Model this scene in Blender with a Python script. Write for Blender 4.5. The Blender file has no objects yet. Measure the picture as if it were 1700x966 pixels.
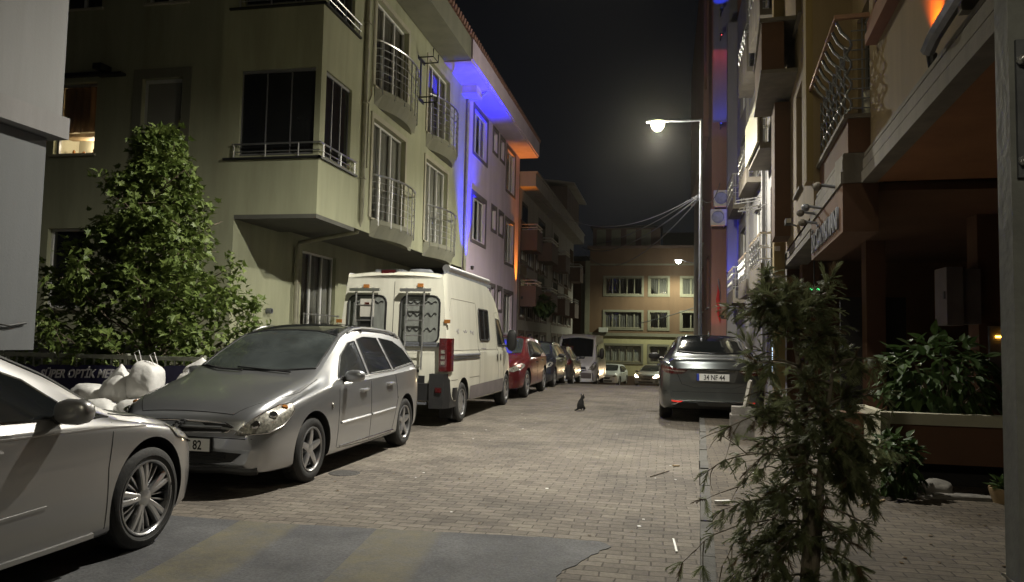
import bpy, bmesh, math, random
import numpy as np
from mathutils import Vector, Matrix, noise
from mathutils.bvhtree import BVHTree

S = bpy.context.scene
COL = S.collection
R = math.radians
random.seed(7)

# ------------------------------------------------------------------ camera
EYE = Vector((0, 0, 1.43))
cam_data = bpy.data.cameras.new('camera')
cam_data.sensor_width = 36.0
cam_data.lens = 1251.0 * 36.0 / 1700.0
cam_data.clip_start = 0.05
cam_data.clip_end = 2000
cam = bpy.data.objects.new('camera', cam_data)
COL.objects.link(cam)
_yaw, _pitch, _roll = R(11.6), R(3.75), R(1.2)
_f = Vector((-math.sin(_yaw) * math.cos(_pitch), math.cos(_yaw) * math.cos(_pitch), math.sin(_pitch)))
_r = Vector((math.cos(_yaw), math.sin(_yaw), 0))
_u = _r.cross(_f)
_r2 = _r * math.cos(_roll) + _u * math.sin(_roll)
_u2 = -_r * math.sin(_roll) + _u * math.cos(_roll)
mw = Matrix((_r2, _u2, -_f)).transposed().to_4x4()
mw.translation = EYE
cam.matrix_world = mw
S.camera = cam

# ------------------------------------------------------------------ world (night sky), colour management
W = bpy.data.worlds.new('World')
S.world = W
W.use_nodes = True
nt = W.node_tree
bg = nt.nodes['Background']
tc = nt.nodes.new('ShaderNodeTexCoord')
sep = nt.nodes.new('ShaderNodeSeparateXYZ')
nt.links.new(tc.outputs['Generated'], sep.inputs[0])
rp = nt.nodes.new('ShaderNodeValToRGB')
rp.color_ramp.elements[0].position = 0.0
rp.color_ramp.elements[0].color = (0.0065, 0.0072, 0.009, 1)
rp.color_ramp.elements[1].position = 0.55
rp.color_ramp.elements[1].color = (0.0016, 0.0018, 0.0026, 1)
nt.links.new(sep.outputs['Z'], rp.inputs[0])
nt.links.new(rp.outputs[0], bg.inputs['Color'])
bg.inputs['Strength'].default_value = 1.0
S.view_settings.view_transform = 'Standard'
S.view_settings.look = 'None'
S.view_settings.gamma = 1.0
S.view_settings.use_curve_mapping = False
S.view_settings.exposure = 0.0
S.cycles.use_denoising = True
S.cycles.max_bounces = 6
S.cycles.diffuse_bounces = 3
S.cycles.sample_clamp_indirect = 4.0
S.cycles.use_light_tree = True

LAMP_COL = (1.0, 0.955, 0.84)

# ------------------------------------------------------------------ materials
def nodes_of(m):
    m.use_nodes = True
    n = m.node_tree
    return n, n.nodes['Principled BSDF']

def mat(name, col, rough=0.6, metal=0.0, var=0.12, scale=3.0, bump=0.0, bscale=40.0, coat=0.0, spec=0.5, emit=None, estr=0.0, streak=False, detail=5.0):
    m = bpy.data.materials.new(name)
    n, b = nodes_of(m)
    b.inputs['Roughness'].default_value = rough
    b.inputs['Metallic'].default_value = metal
    b.inputs['Specular IOR Level'].default_value = spec
    b.inputs['Coat Weight'].default_value = coat
    b.inputs['Coat Roughness'].default_value = 0.04
    tcn = n.nodes.new('ShaderNodeTexCoord')
    mp = n.nodes.new('ShaderNodeMapping')
    n.links.new(tcn.outputs['Object'], mp.inputs[0])
    if streak:
        mp.inputs['Scale'].default_value = (1.0, 1.0, 0.18)
    ns = n.nodes.new('ShaderNodeTexNoise')
    ns.inputs['Scale'].default_value = scale
    ns.inputs['Detail'].default_value = detail
    ns.inputs['Roughness'].default_value = 0.62
    n.links.new(mp.outputs[0], ns.inputs['Vector'])
    cr = n.nodes.new('ShaderNodeValToRGB')
    lo = [max(0, c * (1 - var)) for c in col]
    hi = [min(1, c * (1 + var)) for c in col]
    cr.color_ramp.elements[0].position = 0.3
    cr.color_ramp.elements[1].position = 0.7
    cr.color_ramp.elements[0].color = (*lo, 1)
    cr.color_ramp.elements[1].color = (*hi, 1)
    n.links.new(ns.outputs['Fac'], cr.inputs[0])
    if streak:
        mp2 = n.nodes.new('ShaderNodeMapping'); mp2.inputs['Scale'].default_value = (2.6, 2.6, 0.22)
        n.links.new(tcn.outputs['Object'], mp2.inputs[0])
        s2 = n.nodes.new('ShaderNodeTexNoise'); s2.inputs['Scale'].default_value = 1.0; s2.inputs['Detail'].default_value = 6; s2.inputs['Roughness'].default_value = 0.7
        n.links.new(mp2.outputs[0], s2.inputs['Vector'])
        c3 = n.nodes.new('ShaderNodeValToRGB')
        c3.color_ramp.elements[0].position = 0.34; c3.color_ramp.elements[0].color = (0.68, 0.67, 0.64, 1)
        c3.color_ramp.elements[1].position = 0.56; c3.color_ramp.elements[1].color = (1.0, 1.0, 1.0, 1)
        n.links.new(s2.outputs['Fac'], c3.inputs[0])
        mm = n.nodes.new('ShaderNodeMix'); mm.data_type = 'RGBA'; mm.blend_type = 'MULTIPLY'; mm.inputs['Factor'].default_value = 0.32
        n.links.new(cr.outputs[0], mm.inputs['A']); n.links.new(c3.outputs[0], mm.inputs['B'])
        n.links.new(mm.outputs['Result'], b.inputs['Base Color'])
    else:
        n.links.new(cr.outputs[0], b.inputs['Base Color'])
    if bump > 0:
        n2 = n.nodes.new('ShaderNodeTexNoise')
        n2.inputs['Scale'].default_value = bscale
        n2.inputs['Detail'].default_value = 4
        n.links.new(tcn.outputs['Object'], n2.inputs['Vector'])
        bp = n.nodes.new('ShaderNodeBump')
        bp.inputs['Strength'].default_value = bump
        bp.inputs['Distance'].default_value = 0.01 if bscale > 12 else 0.02
        n.links.new(n2.outputs['Fac'], bp.inputs['Height'])
        n.links.new(bp.outputs[0], b.inputs['Normal'])
    if emit:
        b.inputs['Emission Color'].default_value = (*emit, 1)
        b.inputs['Emission Strength'].default_value = estr
    return m

def paver_mat(name, base, hi, lo, bw=0.2, bh=0.105, ang=0.0, mortar=(0.05, 0.045, 0.04)):
    m = bpy.data.materials.new(name)
    n, b = nodes_of(m)
    L = n.links.new
    tcn = n.nodes.new('ShaderNodeTexCoord')
    wn = n.nodes.new('ShaderNodeTexNoise'); wn.inputs['Scale'].default_value = 1.1; wn.inputs['Detail'].default_value = 3
    L(tcn.outputs['Object'], wn.inputs['Vector'])
    sub = n.nodes.new('ShaderNodeVectorMath'); sub.operation = 'SUBTRACT'; sub.inputs[1].default_value = (0.5, 0.5, 0.5)
    L(wn.outputs['Color'], sub.inputs[0])
    scl = n.nodes.new('ShaderNodeVectorMath'); scl.operation = 'SCALE'; scl.inputs['Scale'].default_value = 0.10
    L(sub.outputs[0], scl.inputs[0])
    add = n.nodes.new('ShaderNodeVectorMath'); add.operation = 'ADD'
    L(tcn.outputs['Object'], add.inputs[0]); L(scl.outputs[0], add.inputs[1])
    mp = n.nodes.new('ShaderNodeMapping'); mp.inputs['Rotation'].default_value = (0, 0, ang)
    L(add.outputs[0], mp.inputs[0])
    br = n.nodes.new('ShaderNodeTexBrick')
    br.inputs['Scale'].default_value = 1.0
    br.inputs['Brick Width'].default_value = bw
    br.inputs['Row Height'].default_value = bh
    br.inputs['Mortar Size'].default_value = 0.0055
    br.inputs['Mortar Smooth'].default_value = 0.35
    br.inputs['Color1'].default_value = (*hi, 1)
    br.inputs['Color2'].default_value = (*lo, 1)
    br.inputs['Mortar'].default_value = (*mortar, 1)
    L(mp.outputs[0], br.inputs['Vector'])
    # repaired zones, stains
    big = n.nodes.new('ShaderNodeTexNoise'); big.inputs['Scale'].default_value = 0.7; big.inputs['Detail'].default_value = 6; big.inputs['Roughness'].default_value = 0.65
    L(tcn.outputs['Object'], big.inputs['Vector'])
    cr = n.nodes.new('ShaderNodeValToRGB')
    cr.color_ramp.elements[0].position = 0.32; cr.color_ramp.elements[0].color = (0.50, 0.47, 0.46, 1)
    cr.color_ramp.elements[1].position = 0.68; cr.color_ramp.elements[1].color = (1.25, 1.2, 1.1, 1)
    e = cr.color_ramp.elements.new(0.5); e.color = (0.95, 0.88, 0.84, 1)
    L(big.outputs['Fac'], cr.inputs[0])
    mx = n.nodes.new('ShaderNodeMix'); mx.data_type = 'RGBA'; mx.blend_type = 'MULTIPLY'; mx.inputs['Factor'].default_value = 0.85
    L(br.outputs['Color'], mx.inputs['A']); L(cr.outputs[0], mx.inputs['B'])
    fine = n.nodes.new('ShaderNodeTexNoise'); fine.inputs['Scale'].default_value = 26; fine.inputs['Detail'].default_value = 6; fine.inputs['Roughness'].default_value = 0.7
    L(tcn.outputs['Object'], fine.inputs['Vector'])
    cr2 = n.nodes.new('ShaderNodeValToRGB')
    cr2.color_ramp.elements[0].position = 0.3; cr2.color_ramp.elements[0].color = (0.62, 0.62, 0.62, 1)
    cr2.color_ramp.elements[1].position = 0.72; cr2.color_ramp.elements[1].color = (1.25, 1.25, 1.22, 1)
    L(fine.outputs['Fac'], cr2.inputs[0])
    mx2 = n.nodes.new('ShaderNodeMix'); mx2.data_type = 'RGBA'; mx2.blend_type = 'MULTIPLY'; mx2.inputs['Factor'].default_value = 0.8
    L(mx.outputs['Result'], mx2.inputs['A']); L(cr2.outputs[0], mx2.inputs['B'])
    L(mx2.outputs['Result'], b.inputs['Base Color'])
    b.inputs['Roughness'].default_value = 0.82
    b.inputs['Specular IOR Level'].default_value = 0.3
    # height: joints + unevenly set stones
    inv = n.nodes.new('ShaderNodeMath'); inv.operation = 'SUBTRACT'; inv.inputs[0].default_value = 1.0
    L(br.outputs['Fac'], inv.inputs[1])
    bw_ = n.nodes.new('ShaderNodeRGBToBW'); L(br.outputs['Color'], bw_.inputs[0])
    m1 = n.nodes.new('ShaderNodeMath'); m1.operation = 'MULTIPLY_ADD'; m1.inputs[1].default_value = 1.2
    L(bw_.outputs[0], m1.inputs[0]); L(inv.outputs[0], m1.inputs[2])
    m2 = n.nodes.new('ShaderNodeMath'); m2.operation = 'MULTIPLY_ADD'; m2.inputs[1].default_value = 0.6
    L(fine.outputs['Fac'], m2.inputs[0]); L(m1.outputs[0], m2.inputs[2])
    bp = n.nodes.new('ShaderNodeBump'); bp.inputs['Strength'].default_value = 0.9; bp.inputs['Distance'].default_value = 0.008
    L(m2.outputs[0], bp.inputs['Height']); L(bp.outputs[0], b.inputs['Normal'])
    return m

M = {}
M['pavers'] = paver_mat('street_pavers', None, (0.185, 0.173, 0.153), (0.125, 0.115, 0.103), mortar=(0.082, 0.075, 0.066))
M['pavers_side'] = paver_mat('sidewalk_pavers', None, (0.13, 0.115, 0.095), (0.095, 0.085, 0.072), 0.2, 0.1, mortar=(.05, .045, .04))
M['kerb'] = mat('kerb_concrete', (0.085, 0.082, 0.075), 0.85, var=0.35, scale=6, bump=0.5)
M['render_green'] = mat('greenish_cream_render', (0.365, 0.375, 0.25), 0.85, var=0.17, scale=1.6, bump=0.12, bscale=120, streak=True)
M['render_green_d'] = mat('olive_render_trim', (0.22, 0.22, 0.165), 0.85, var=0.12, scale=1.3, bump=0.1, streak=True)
M['render_mauve'] = mat('lilac_lit_render', (0.60, 0.50, 0.60), 0.85, var=0.09, scale=1.2, bump=0.12, bscale=120, streak=True)  # lilac cast of the blue and orange light put into the colour
M['trim_dark'] = mat('grey_window_surround', (0.14, 0.12, 0.12), 0.8, var=0.2, scale=2)
M['render_grey'] = mat('grey_panel_wall', (0.185, 0.185, 0.185), 0.75, var=0.07, scale=0.9, bump=0.1, streak=True)
M['render_grey_d'] = mat('dark_grey_panel_wall', (0.10, 0.105, 0.11), 0.7, var=0.1, scale=1.2, bump=0.1, streak=True)
M['beige_far'] = mat('beige_render', (0.30, 0.27, 0.24), 0.85, var=0.12, scale=1, streak=True)
M['brown_far'] = mat('dark_brown_render', (0.12, 0.075, 0.06), 0.85, var=0.2, scale=1, streak=True)
M['terracotta'] = mat('terracotta_render', (0.135, 0.078, 0.042), 0.85, var=0.12, scale=0.8, streak=True)
M['yellow_far'] = mat('yellow_cream_render', (0.42, 0.37, 0.2), 0.85, var=0.1, scale=0.8, streak=True)
M['far_trim'] = mat('dull_cream_trim', (0.18, 0.165, 0.115), 0.8, var=0.1)
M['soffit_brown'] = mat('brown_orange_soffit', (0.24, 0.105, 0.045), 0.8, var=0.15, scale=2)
M['van_curtain'] = mat('grey_van_blind', (0.17, 0.18, 0.165), 0.6, var=0.2, scale=14, streak=True, coat=.6)
M['soffit_dark'] = mat('shaded_soffit', (0.10, 0.10, 0.085), 0.8, var=0.2, scale=2)  # shade under the overhang put into a darker base colour
M['cream_trim'] = mat('cream_trim', (0.40, 0.38, 0.29), 0.8, var=0.1, scale=2)
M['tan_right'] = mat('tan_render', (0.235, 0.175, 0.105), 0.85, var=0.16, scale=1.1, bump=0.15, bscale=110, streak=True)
M['tan_col'] = mat('ochre_pilaster_render', (0.25, 0.185, 0.08), 0.85, var=0.12, scale=1.5, bump=0.12, streak=True)
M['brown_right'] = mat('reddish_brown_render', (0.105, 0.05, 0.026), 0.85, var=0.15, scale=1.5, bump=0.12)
M['grey_ledge'] = mat('weathered_grey_ledge', (0.155, 0.138, 0.115), 0.8, var=0.25, scale=3, bump=0.25, streak=True)
M['white_col'] = mat('offwhite_render', (0.19, 0.185, 0.185), 0.8, var=0.15, scale=2, bump=0.1, streak=True)
M['red_wall'] = mat('brick_red_render', (0.22, 0.115, 0.09), 0.85, var=0.15, scale=1.5, streak=True)
M['void'] = mat('dark_interior', (0.02, 0.018, 0.018), 0.9)
M['pvc'] = mat('white_pvc_frame', (0.72, 0.72, 0.70), 0.4, var=0.05)
M['pvc_grey'] = mat('grey_aluminium_frame', (0.20, 0.20, 0.21), 0.4, var=0.1, metal=0.3)
M['curtain'] = mat('grey_net_curtain', (0.34, 0.33, 0.30), 0.9, var=0.2, scale=5, streak=True)
M['curtain_dark'] = mat('dark_curtain', (0.10, 0.09, 0.08), 0.9, var=0.25, scale=6, streak=True)
M['shutter'] = mat('roller_shutter', (0.27, 0.27, 0.235), 0.7, var=0.06, scale=2)
M['steel'] = mat('brushed_steel', (0.62, 0.62, 0.62), 0.3, metal=0.9, var=0.08)
M['steel_rust'] = mat('coppery_rail_metal', (0.42, 0.25, 0.17), 0.4, metal=0.6, var=0.2)
M['galv'] = mat('galvanised_steel', (0.20, 0.21, 0.235), 0.5, metal=0.55, var=0.22, scale=7, bump=0.15, bscale=25)  # slight blue tint stands in for blue light on the lamp pole
M['pole_grey'] = mat('painted_grey_pole', (0.26, 0.27, 0.265), 0.6, metal=0.0, var=0.25, scale=6, bump=0.3, bscale=30)
M['pipe'] = mat('painted_drainpipe', (0.33, 0.32, 0.24), 0.6, var=0.2, scale=4)
M['rooftile'] = mat('clay_roof_tile', (0.24, 0.13, 0.10), 0.75, var=0.35, scale=9)
M['black'] = mat('black_plastic', (0.016, 0.016, 0.017), 0.5, var=0.2)
M['cable'] = mat('cable_sheath', (0.055, 0.055, 0.06), 0.6)
M['tyre'] = mat('tyre_rubber', (0.022, 0.022, 0.022), 0.72, var=0.25, scale=14, bump=0.3, bscale=50)
M['silver'] = mat('silver_paint', (0.47, 0.48, 0.50), 0.31, metal=0.86, coat=1.0, var=0.03, scale=2)
M['silver_beige'] = mat('pale_silver_beige_paint', (0.34, 0.335, 0.335), 0.36, metal=0.72, coat=1.0, var=0.03, scale=2)
M['white_paint'] = mat('cream_white_paint', (0.62, 0.61, 0.52), 0.34, coat=0.6, var=0.12, scale=2.4, streak=True)
M['white_paint2'] = mat('white_van_paint', (0.66, 0.66, 0.66), 0.32, coat=0.5, var=0.05)
M['red_paint'] = mat('dark_red_paint', (0.12, 0.014, 0.016), 0.28, coat=0.8, metal=0.2, var=0.05)
M['black_paint'] = mat('blue_black_paint', (0.02, 0.022, 0.03), 0.22, coat=0.9, var=0.1)
M['dark_paint'] = mat('dark_brown_grey_paint', (0.05, 0.045, 0.045), 0.26, coat=0.8, var=0.1)
M['grey_paint'] = mat('graphite_grey_paint', (0.16, 0.175, 0.18), 0.28, metal=0.9, coat=1.0, var=0.04)
M['glass'] = mat('tinted_car_glass', (0.012, 0.014, 0.015), 0.06, spec=0.7, coat=0.3, var=0.3, scale=1.5)
M['glass_w'] = mat('windscreen_glass', (0.045, 0.052, 0.052), 0.10, spec=0.9, coat=0.6, var=0.45, scale=2.2)
M['win_glass'] = mat('window_glass', (0.012, 0.013, 0.014), 0.07, spec=0.6, var=0.4, scale=1.0)
M['rim'] = mat('alloy_rim', (0.52, 0.52, 0.53), 0.28, metal=0.85, var=0.08)
M['rim_dark'] = mat('dark_rim_metal', (0.05, 0.05, 0.052), 0.5, metal=0.5)  # dark metal for wheel barrels, badges and the lower slide rail
M['chrome'] = mat('chrome_trim', (0.75, 0.75, 0.75), 0.12, metal=1.0, var=0.03)
M['lamp_clear'] = mat('headlamp_reflector', (0.22, 0.21, 0.18), 0.38, metal=0.25, coat=1.0, var=0.8, scale=34)
M['amber'] = mat('amber_lens', (0.30, 0.12, 0.03), 0.2, coat=0.8)
M['red_lens'] = mat('red_tail_lens', (0.06, 0.005, 0.006), 0.15, coat=1.0, var=0.4, scale=16)
M['red_reflector'] = mat('red_reflector', (0.75, 0.03, 0.02), 0.3, coat=1.0, emit=(1, 0.03, 0.02), estr=0.22)  # faint self glow stands in for light the reflector throws back
M['plate_white'] = mat('number_plate_white', (0.72, 0.72, 0.70), 0.5, var=0.04)
M['plate_blue'] = mat('number_plate_blue', (0.02, 0.05, 0.35), 0.5)
M['ink'] = mat('black_ink', (0.01, 0.01, 0.01), 0.6)
M['sack'] = mat('woven_white_sack', (0.72, 0.71, 0.69), 0.5, var=0.10, scale=5, bump=0.5, bscale=11)
M['sack_print'] = mat('printed_sack', (0.45, 0.44, 0.42), 0.6, var=0.7, scale=34)
M['navy'] = mat('navy_banner', (0.018, 0.015, 0.065), 0.6, var=0.2)
M['banner_white'] = mat('white_banner_letters', (0.62, 0.6, 0.62), 0.6, var=0.1)
M['railpaint'] = mat('faded_fence_paint', (0.24, 0.25, 0.20), 0.7, var=0.3, scale=9)
M['bark'] = mat('tree_bark', (0.11, 0.085, 0.06), 0.9, var=0.4, scale=14, bump=0.8, bscale=40)
M['bark_pale'] = mat('pale_dry_twigs', (0.20, 0.17, 0.13), 0.9, var=0.4, scale=14)
M['concrete'] = mat('rough_concrete', (0.16, 0.15, 0.135), 0.9, var=0.3, scale=8, bump=0.6, bscale=30)
M['fur'] = mat('black_fur', (0.012, 0.011, 0.011), 0.85, var=0.4, scale=40, bump=0.6, bscale=120)
M['ac_white'] = mat('aged_white_enamel', (0.52, 0.50, 0.45), 0.5, var=0.12, scale=4, streak=True)
M['wood'] = mat('bare_wood', (0.34, 0.24, 0.13), 0.7, var=0.3, scale=8)
M['lamp_lens'] = mat('lit_lamp_lens', (1, 0.95, 0.8), 0.3, emit=(1.0, 0.86, 0.45), estr=260)
M['lamp_lens_far'] = mat('lit_far_lamp_lens', (1, 1, 1), 0.3, emit=(0.95, 1.0, 0.85), estr=200)
M['headlight_on'] = mat('lit_headlight', (1, 1, 1), 0.3, emit=(1.0, 0.72, 0.42), estr=60)
M['led_blue'] = mat('blue_led', (0.2, 0.4, 1), 0.3, emit=(0.05, 0.25, 1.0), estr=25)
M['led_red'] = mat('red_led', (1, 0.1, 0.05), 0.3, emit=(1.0, 0.05, 0.03), estr=12)
M['led_orange'] = mat('orange_led', (1, 0.5, 0.1), 0.3, emit=(1.0, 0.42, 0.04), estr=25)
M['led_green'] = mat('green_led', (0.1, 1, 0.3), 0.3, emit=(0.05, 1.0, 0.25), estr=4)
M['room_glow'] = mat('lit_room_inside', (0.6, 0.5, 0.35), 0.8, var=0.5, scale=6, emit=(1.0, 0.78, 0.45), estr=0.9)
M['shop_glow'] = mat('lit_shop_window', (0.6, 0.7, 0.9), 0.4, var=.5, scale=9, emit=(0.55, 0.75, 1.0), estr=2.2)
M['led_room'] = mat('white_lit_lamp', (1, 1, 1), 0.5, emit=(1, 0.85, 0.6), estr=3)

def foliage(name, a, b_, trans=0.25, rough=0.5):
    m = bpy.data.materials.new(name)
    n, b = nodes_of(m)
    tcn = n.nodes.new('ShaderNodeTexCoord')
    ns = n.nodes.new('ShaderNodeTexNoise'); ns.inputs['Scale'].default_value = 5.0; ns.inputs['Detail'].default_value = 8; ns.inputs['Roughness'].default_value = 0.8
    n.links.new(tcn.outputs['Object'], ns.inputs['Vector'])
    cr = n.nodes.new('ShaderNodeValToRGB')
    cr.color_ramp.elements[0].position = 0.35; cr.color_ramp.elements[0].color = (*a, 1)
    cr.color_ramp.elements[1].position = 0.65; cr.color_ramp.elements[1].color = (*b_, 1)
    n.links.new(ns.outputs['Fac'], cr.inputs[0])
    n.links.new(cr.outputs[0], b.inputs['Base Color'])
    b.inputs['Roughness'].default_value = rough
    b.inputs['Specular IOR Level'].default_value = 0.35
    tr = n.nodes.new('ShaderNodeBsdfTranslucent')
    n.links.new(cr.outputs[0], tr.inputs['Color'])
    ms = n.nodes.new('ShaderNodeMixShader'); ms.inputs[0].default_value = trans
    out = n.nodes['Material Output']
    n.links.new(b.outputs[0], ms.inputs[1]); n.links.new(tr.outputs[0], ms.inputs[2])
    n.links.new(ms.outputs[0], out.inputs['Surface'])
    return m
M['leaf'] = foliage('plane_tree_leaf', (0.07, 0.115, 0.025), (0.17, 0.215, 0.055))
M['juniper'] = foliage('juniper_foliage', (0.12, 0.145, 0.07), (0.23, 0.25, 0.13), 0.45)
M['juniper_dry'] = foliage('dry_brown_foliage', (0.08, 0.055, 0.03), (0.15, 0.10, 0.05), 0.2)
M['shrub'] = foliage('dark_shrub_leaf', (0.03, 0.06, 0.018), (0.065, 0.105, 0.03))

# ------------------------------------------------------------------ mesh builder
class MB:
    def __init__(s, F=None):
        s.v = []; s.f = []; s.F = F
    def P(s, p):
        s.v.append(tuple(s.F(*p)) if s.F else tuple(p)); return len(s.v) - 1
    def poly(s, pts):
        s.f.append([s.P(p) for p in pts])
    def box(s, x0, x1, y0, y1, z0, z1):
        i = [s.P(p) for p in ((x0, y0, z0), (x1, y0, z0), (x1, y1, z0), (x0, y1, z0), (x0, y0, z1), (x1, y0, z1), (x1, y1, z1), (x0, y1, z1))]
        for f in ((0, 3, 2, 1), (4, 5, 6, 7), (0, 1, 5, 4), (1, 2, 6, 5), (2, 3, 7, 6), (3, 0, 4, 7)):
            s.f.append([i[k] for k in f])
        return s
    def prism(s, pts, axis, a, b):
        """pts: 2D outline; axis 'x','y','z' is the extrusion axis"""
        def mk(p, t):
            return {'x': (t, p[0], p[1]), 'y': (p[0], t, p[1]), 'z': (p[0], p[1], t)}[axis]
        A = [s.P(mk(p, a)) for p in pts]; B = [s.P(mk(p, b)) for p in pts]
        n = len(pts)
        s.f.append(A[::-1]); s.f.append(B)
        for k in range(n):
            s.f.append([A[k], A[(k + 1) % n], B[(k + 1) % n], B[k]])
        return s
    def tube(s, path, r, n=8, closed=False, cap=True):
        pts = [Vector(s.F(*p)) if s.F else Vector(p) for p in path]
        rs = r if isinstance(r, (list, tuple)) else [r] * len(pts)
        rings = []
        N = len(pts)
        prev = None
        for k, p in enumerate(pts):
            if closed:
                t = pts[(k + 1) % N] - pts[k - 1]
            else:
                t = pts[min(k + 1, N - 1)] - pts[max(k - 1, 0)]
            if t.length < 1e-9: t = Vector((0, 0, 1))
            t.normalize()
            if prev is None:
                a = Vector((0, 0, 1)) if abs(t.z) < 0.9 else Vector((1, 0, 0))
                prev = t.cross(a).normalized()
            else:
                prev = (prev - t * prev.dot(t))
                if prev.length < 1e-6: prev = t.orthogonal()
                prev.normalize()
            q = t.cross(prev)
            ring = []
            for j in range(n):
                an = 2 * math.pi * j / n
                s.v.append(tuple(p + (prev * math.cos(an) + q * math.sin(an)) * rs[k])); ring.append(len(s.v) - 1)
            rings.append(ring)
        m = N if closed else N - 1
        for k in range(m):
            A, B = rings[k], rings[(k + 1) % N]
            for j in range(n):
                s.f.append([A[j], A[(j + 1) % n], B[(j + 1) % n], B[j]])
        if cap and not closed:
            s.f.append(rings[0][::-1]); s.f.append(rings[-1])
        return s
    def lathe(s, prof, origin=(0, 0, 0), axis='z', n=32):
        """prof: (radius, t) pairs along the axis"""
        O = Vector(origin); rings = []
        for (r_, t) in prof:
            ring = []
            for j in range(n):
                a = 2 * math.pi * j / n; c, d = r_ * math.cos(a), r_ * math.sin(a)
                p = {'z': (c, d, t), 'y': (c, t, d), 'x': (t, c, d)}[axis]
                ring.append(s.P(tuple(O + Vector(p))))
            rings.append(ring)
        for A, B in zip(rings, rings[1:]):
            for j in range(n):
                s.f.append([A[j], A[(j + 1) % n], B[(j + 1) % n], B[j]])
        s.f.append(rings[0][::-1]); s.f.append(rings[-1])
        return s
    def build(s, name, m, parent=None, smooth=False, angle=40, mats=None, fmat=None, norm=True):
        me = bpy.data.meshes.new(name)
        me.from_pydata(s.v, [], s.f)
        if norm:
            bm = bmesh.new(); bm.from_mesh(me)
            bmesh.ops.recalc_face_normals(bm, faces=bm.faces)
            bm.to_mesh(me); bm.free()
        me.materials.append(M[m] if isinstance(m, str) else m)
        if smooth: shade(me, angle)
        return link(name, me, parent)

def shade(me, angle=40):
    me.polygons.foreach_set('use_smooth', [True] * len(me.polygons))
    me.set_sharp_from_angle(angle=R(angle))
    me.update()

BASE = {}
def link(name, data, parent=None):
    o = bpy.data.objects.new(name, data); COL.objects.link(o)
    if parent is not None:
        o.parent = parent
        if parent.name in BASE:
            o.matrix_parent_inverse = BASE[parent.name].inverted()
            BASE[o.name] = Matrix.Identity(4)
    else:
        BASE[o.name] = Matrix.Identity(4)
    return o

def thing(name, label, cat, loc=(0, 0, 0), group=None):
    o = bpy.data.objects.new(name, None); COL.objects.link(o)
    o.empty_display_size = 0.2
    o.location = loc
    BASE[o.name] = Matrix.Translation(Vector(loc))
    tag(o, label, cat, group)
    return o
def tag(o, label=None, cat=None, group=None, kind=None):
    if label: o['label'] = label
    if cat: o['category'] = cat
    if group: o['group'] = group
    if kind: o['kind'] = kind
    return o
def local_thing(name, label, cat, group=None):
    o = bpy.data.objects.new(name, None); COL.objects.link(o)
    o.empty_display_size = 0.2
    return tag(o, label, cat, group)
def copy_tree(o, parent=None):
    c = o.copy(); COL.objects.link(c)
    if parent is not None:
        c.parent = parent; c.matrix_parent_inverse = o.matrix_parent_inverse.copy()
    for ch in list(o.children):
        copy_tree(ch, c)
    return c

def text_mesh(txt, size, extrude=0.002, align='CENTER', bold=0.0):
    cu = bpy.data.curves.new('text', 'FONT')
    cu.body = txt; cu.size = size; cu.extrude = extrude; cu.align_x = align; cu.offset = bold
    cu.resolution_u = 3
    o = bpy.data.objects.new('text_tmp', cu); COL.objects.link(o)
    dg = bpy.context.evaluated_depsgraph_get()
    me = bpy.data.meshes.new_from_object(o.evaluated_get(dg))
    bpy.data.objects.remove(o); bpy.data.curves.remove(cu)
    return me
def place_text(name, txt, size, origin, xdir, ydir, m, parent, bold=0.0, sx=1.0, extrude=0.002, local=False):
    me = text_mesh(txt, size, extrude, bold=bold)
    X = Vector(xdir).normalized(); Y = Vector(ydir).normalized(); Z = X.cross(Y)
    O = Vector(origin)
    for v in me.vertices:
        c = v.co.copy(); v.co = O + X * (c.x * sx) + Y * c.y + Z * c.z
    me.materials.clear(); me.materials.append(M[m])
    return link(name, me, parent)

def add_light(kind, name, loc, power, col, target=None, size=0.1, angle=120, blend=1.0):
    ld = bpy.data.lights.new(name, kind)
    ld.energy = power; ld.color = col
    if kind in ('SPOT', 'POINT'): ld.shadow_soft_size = size
    if kind == 'SPOT':
        ld.spot_size = R(angle); ld.spot_blend = blend
    o = bpy.data.objects.new(name, ld); COL.objects.link(o)
    o.location = loc
    if target is not None:
        d = Vector(target) - Vector(loc)
        o.rotation_euler = d.to_track_quat('-Z', 'Y').to_euler()
    return o

def zr(y):
    t = (y - 26.0) / 1.6
    return -0.055 * 1.6 * (math.log1p(math.exp(t)) if t < 30 else t)
# ------------------------------------------------------------------ ground, street, kerb
def struct(o): o['kind'] = 'structure'; return o

mb = MB()
ys = [-400, -60, -20, -8] + [i * 1.0 for i in range(-4, 90)] + [120, 200, 420, 900]
def base_z(y):
    return zr(min(y, 75)) - 0.02
for y0, y1 in zip(ys, ys[1:]):
    mb.poly([(-500, y0, base_z(y0)), (500, y0, base_z(y0)), (500, y1, base_z(y1)), (-500, y1, base_z(y1))])
M['soil'] = mat('bare_ground', (0.07, 0.06, 0.05), 0.95, var=0.4, scale=2, bump=0.5)
struct(mb.build('ground', 'soil'))

def kerb_x(y): return 0.0 + 0.042 * y            # line of the right kerb
mb = MB()
ys = [i * 0.5 for i in range(-16, 150)]
for y0, y1 in zip(ys, ys[1:]):
    mb.poly([(-9.0, y0, zr(y0)), (kerb_x(y0) + 0.02, y0, zr(y0)), (kerb_x(y1) + 0.02, y1, zr(y1)), (-9.0, y1, zr(y1))])
struct(mb.build('street', 'pavers', smooth=True))

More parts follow.
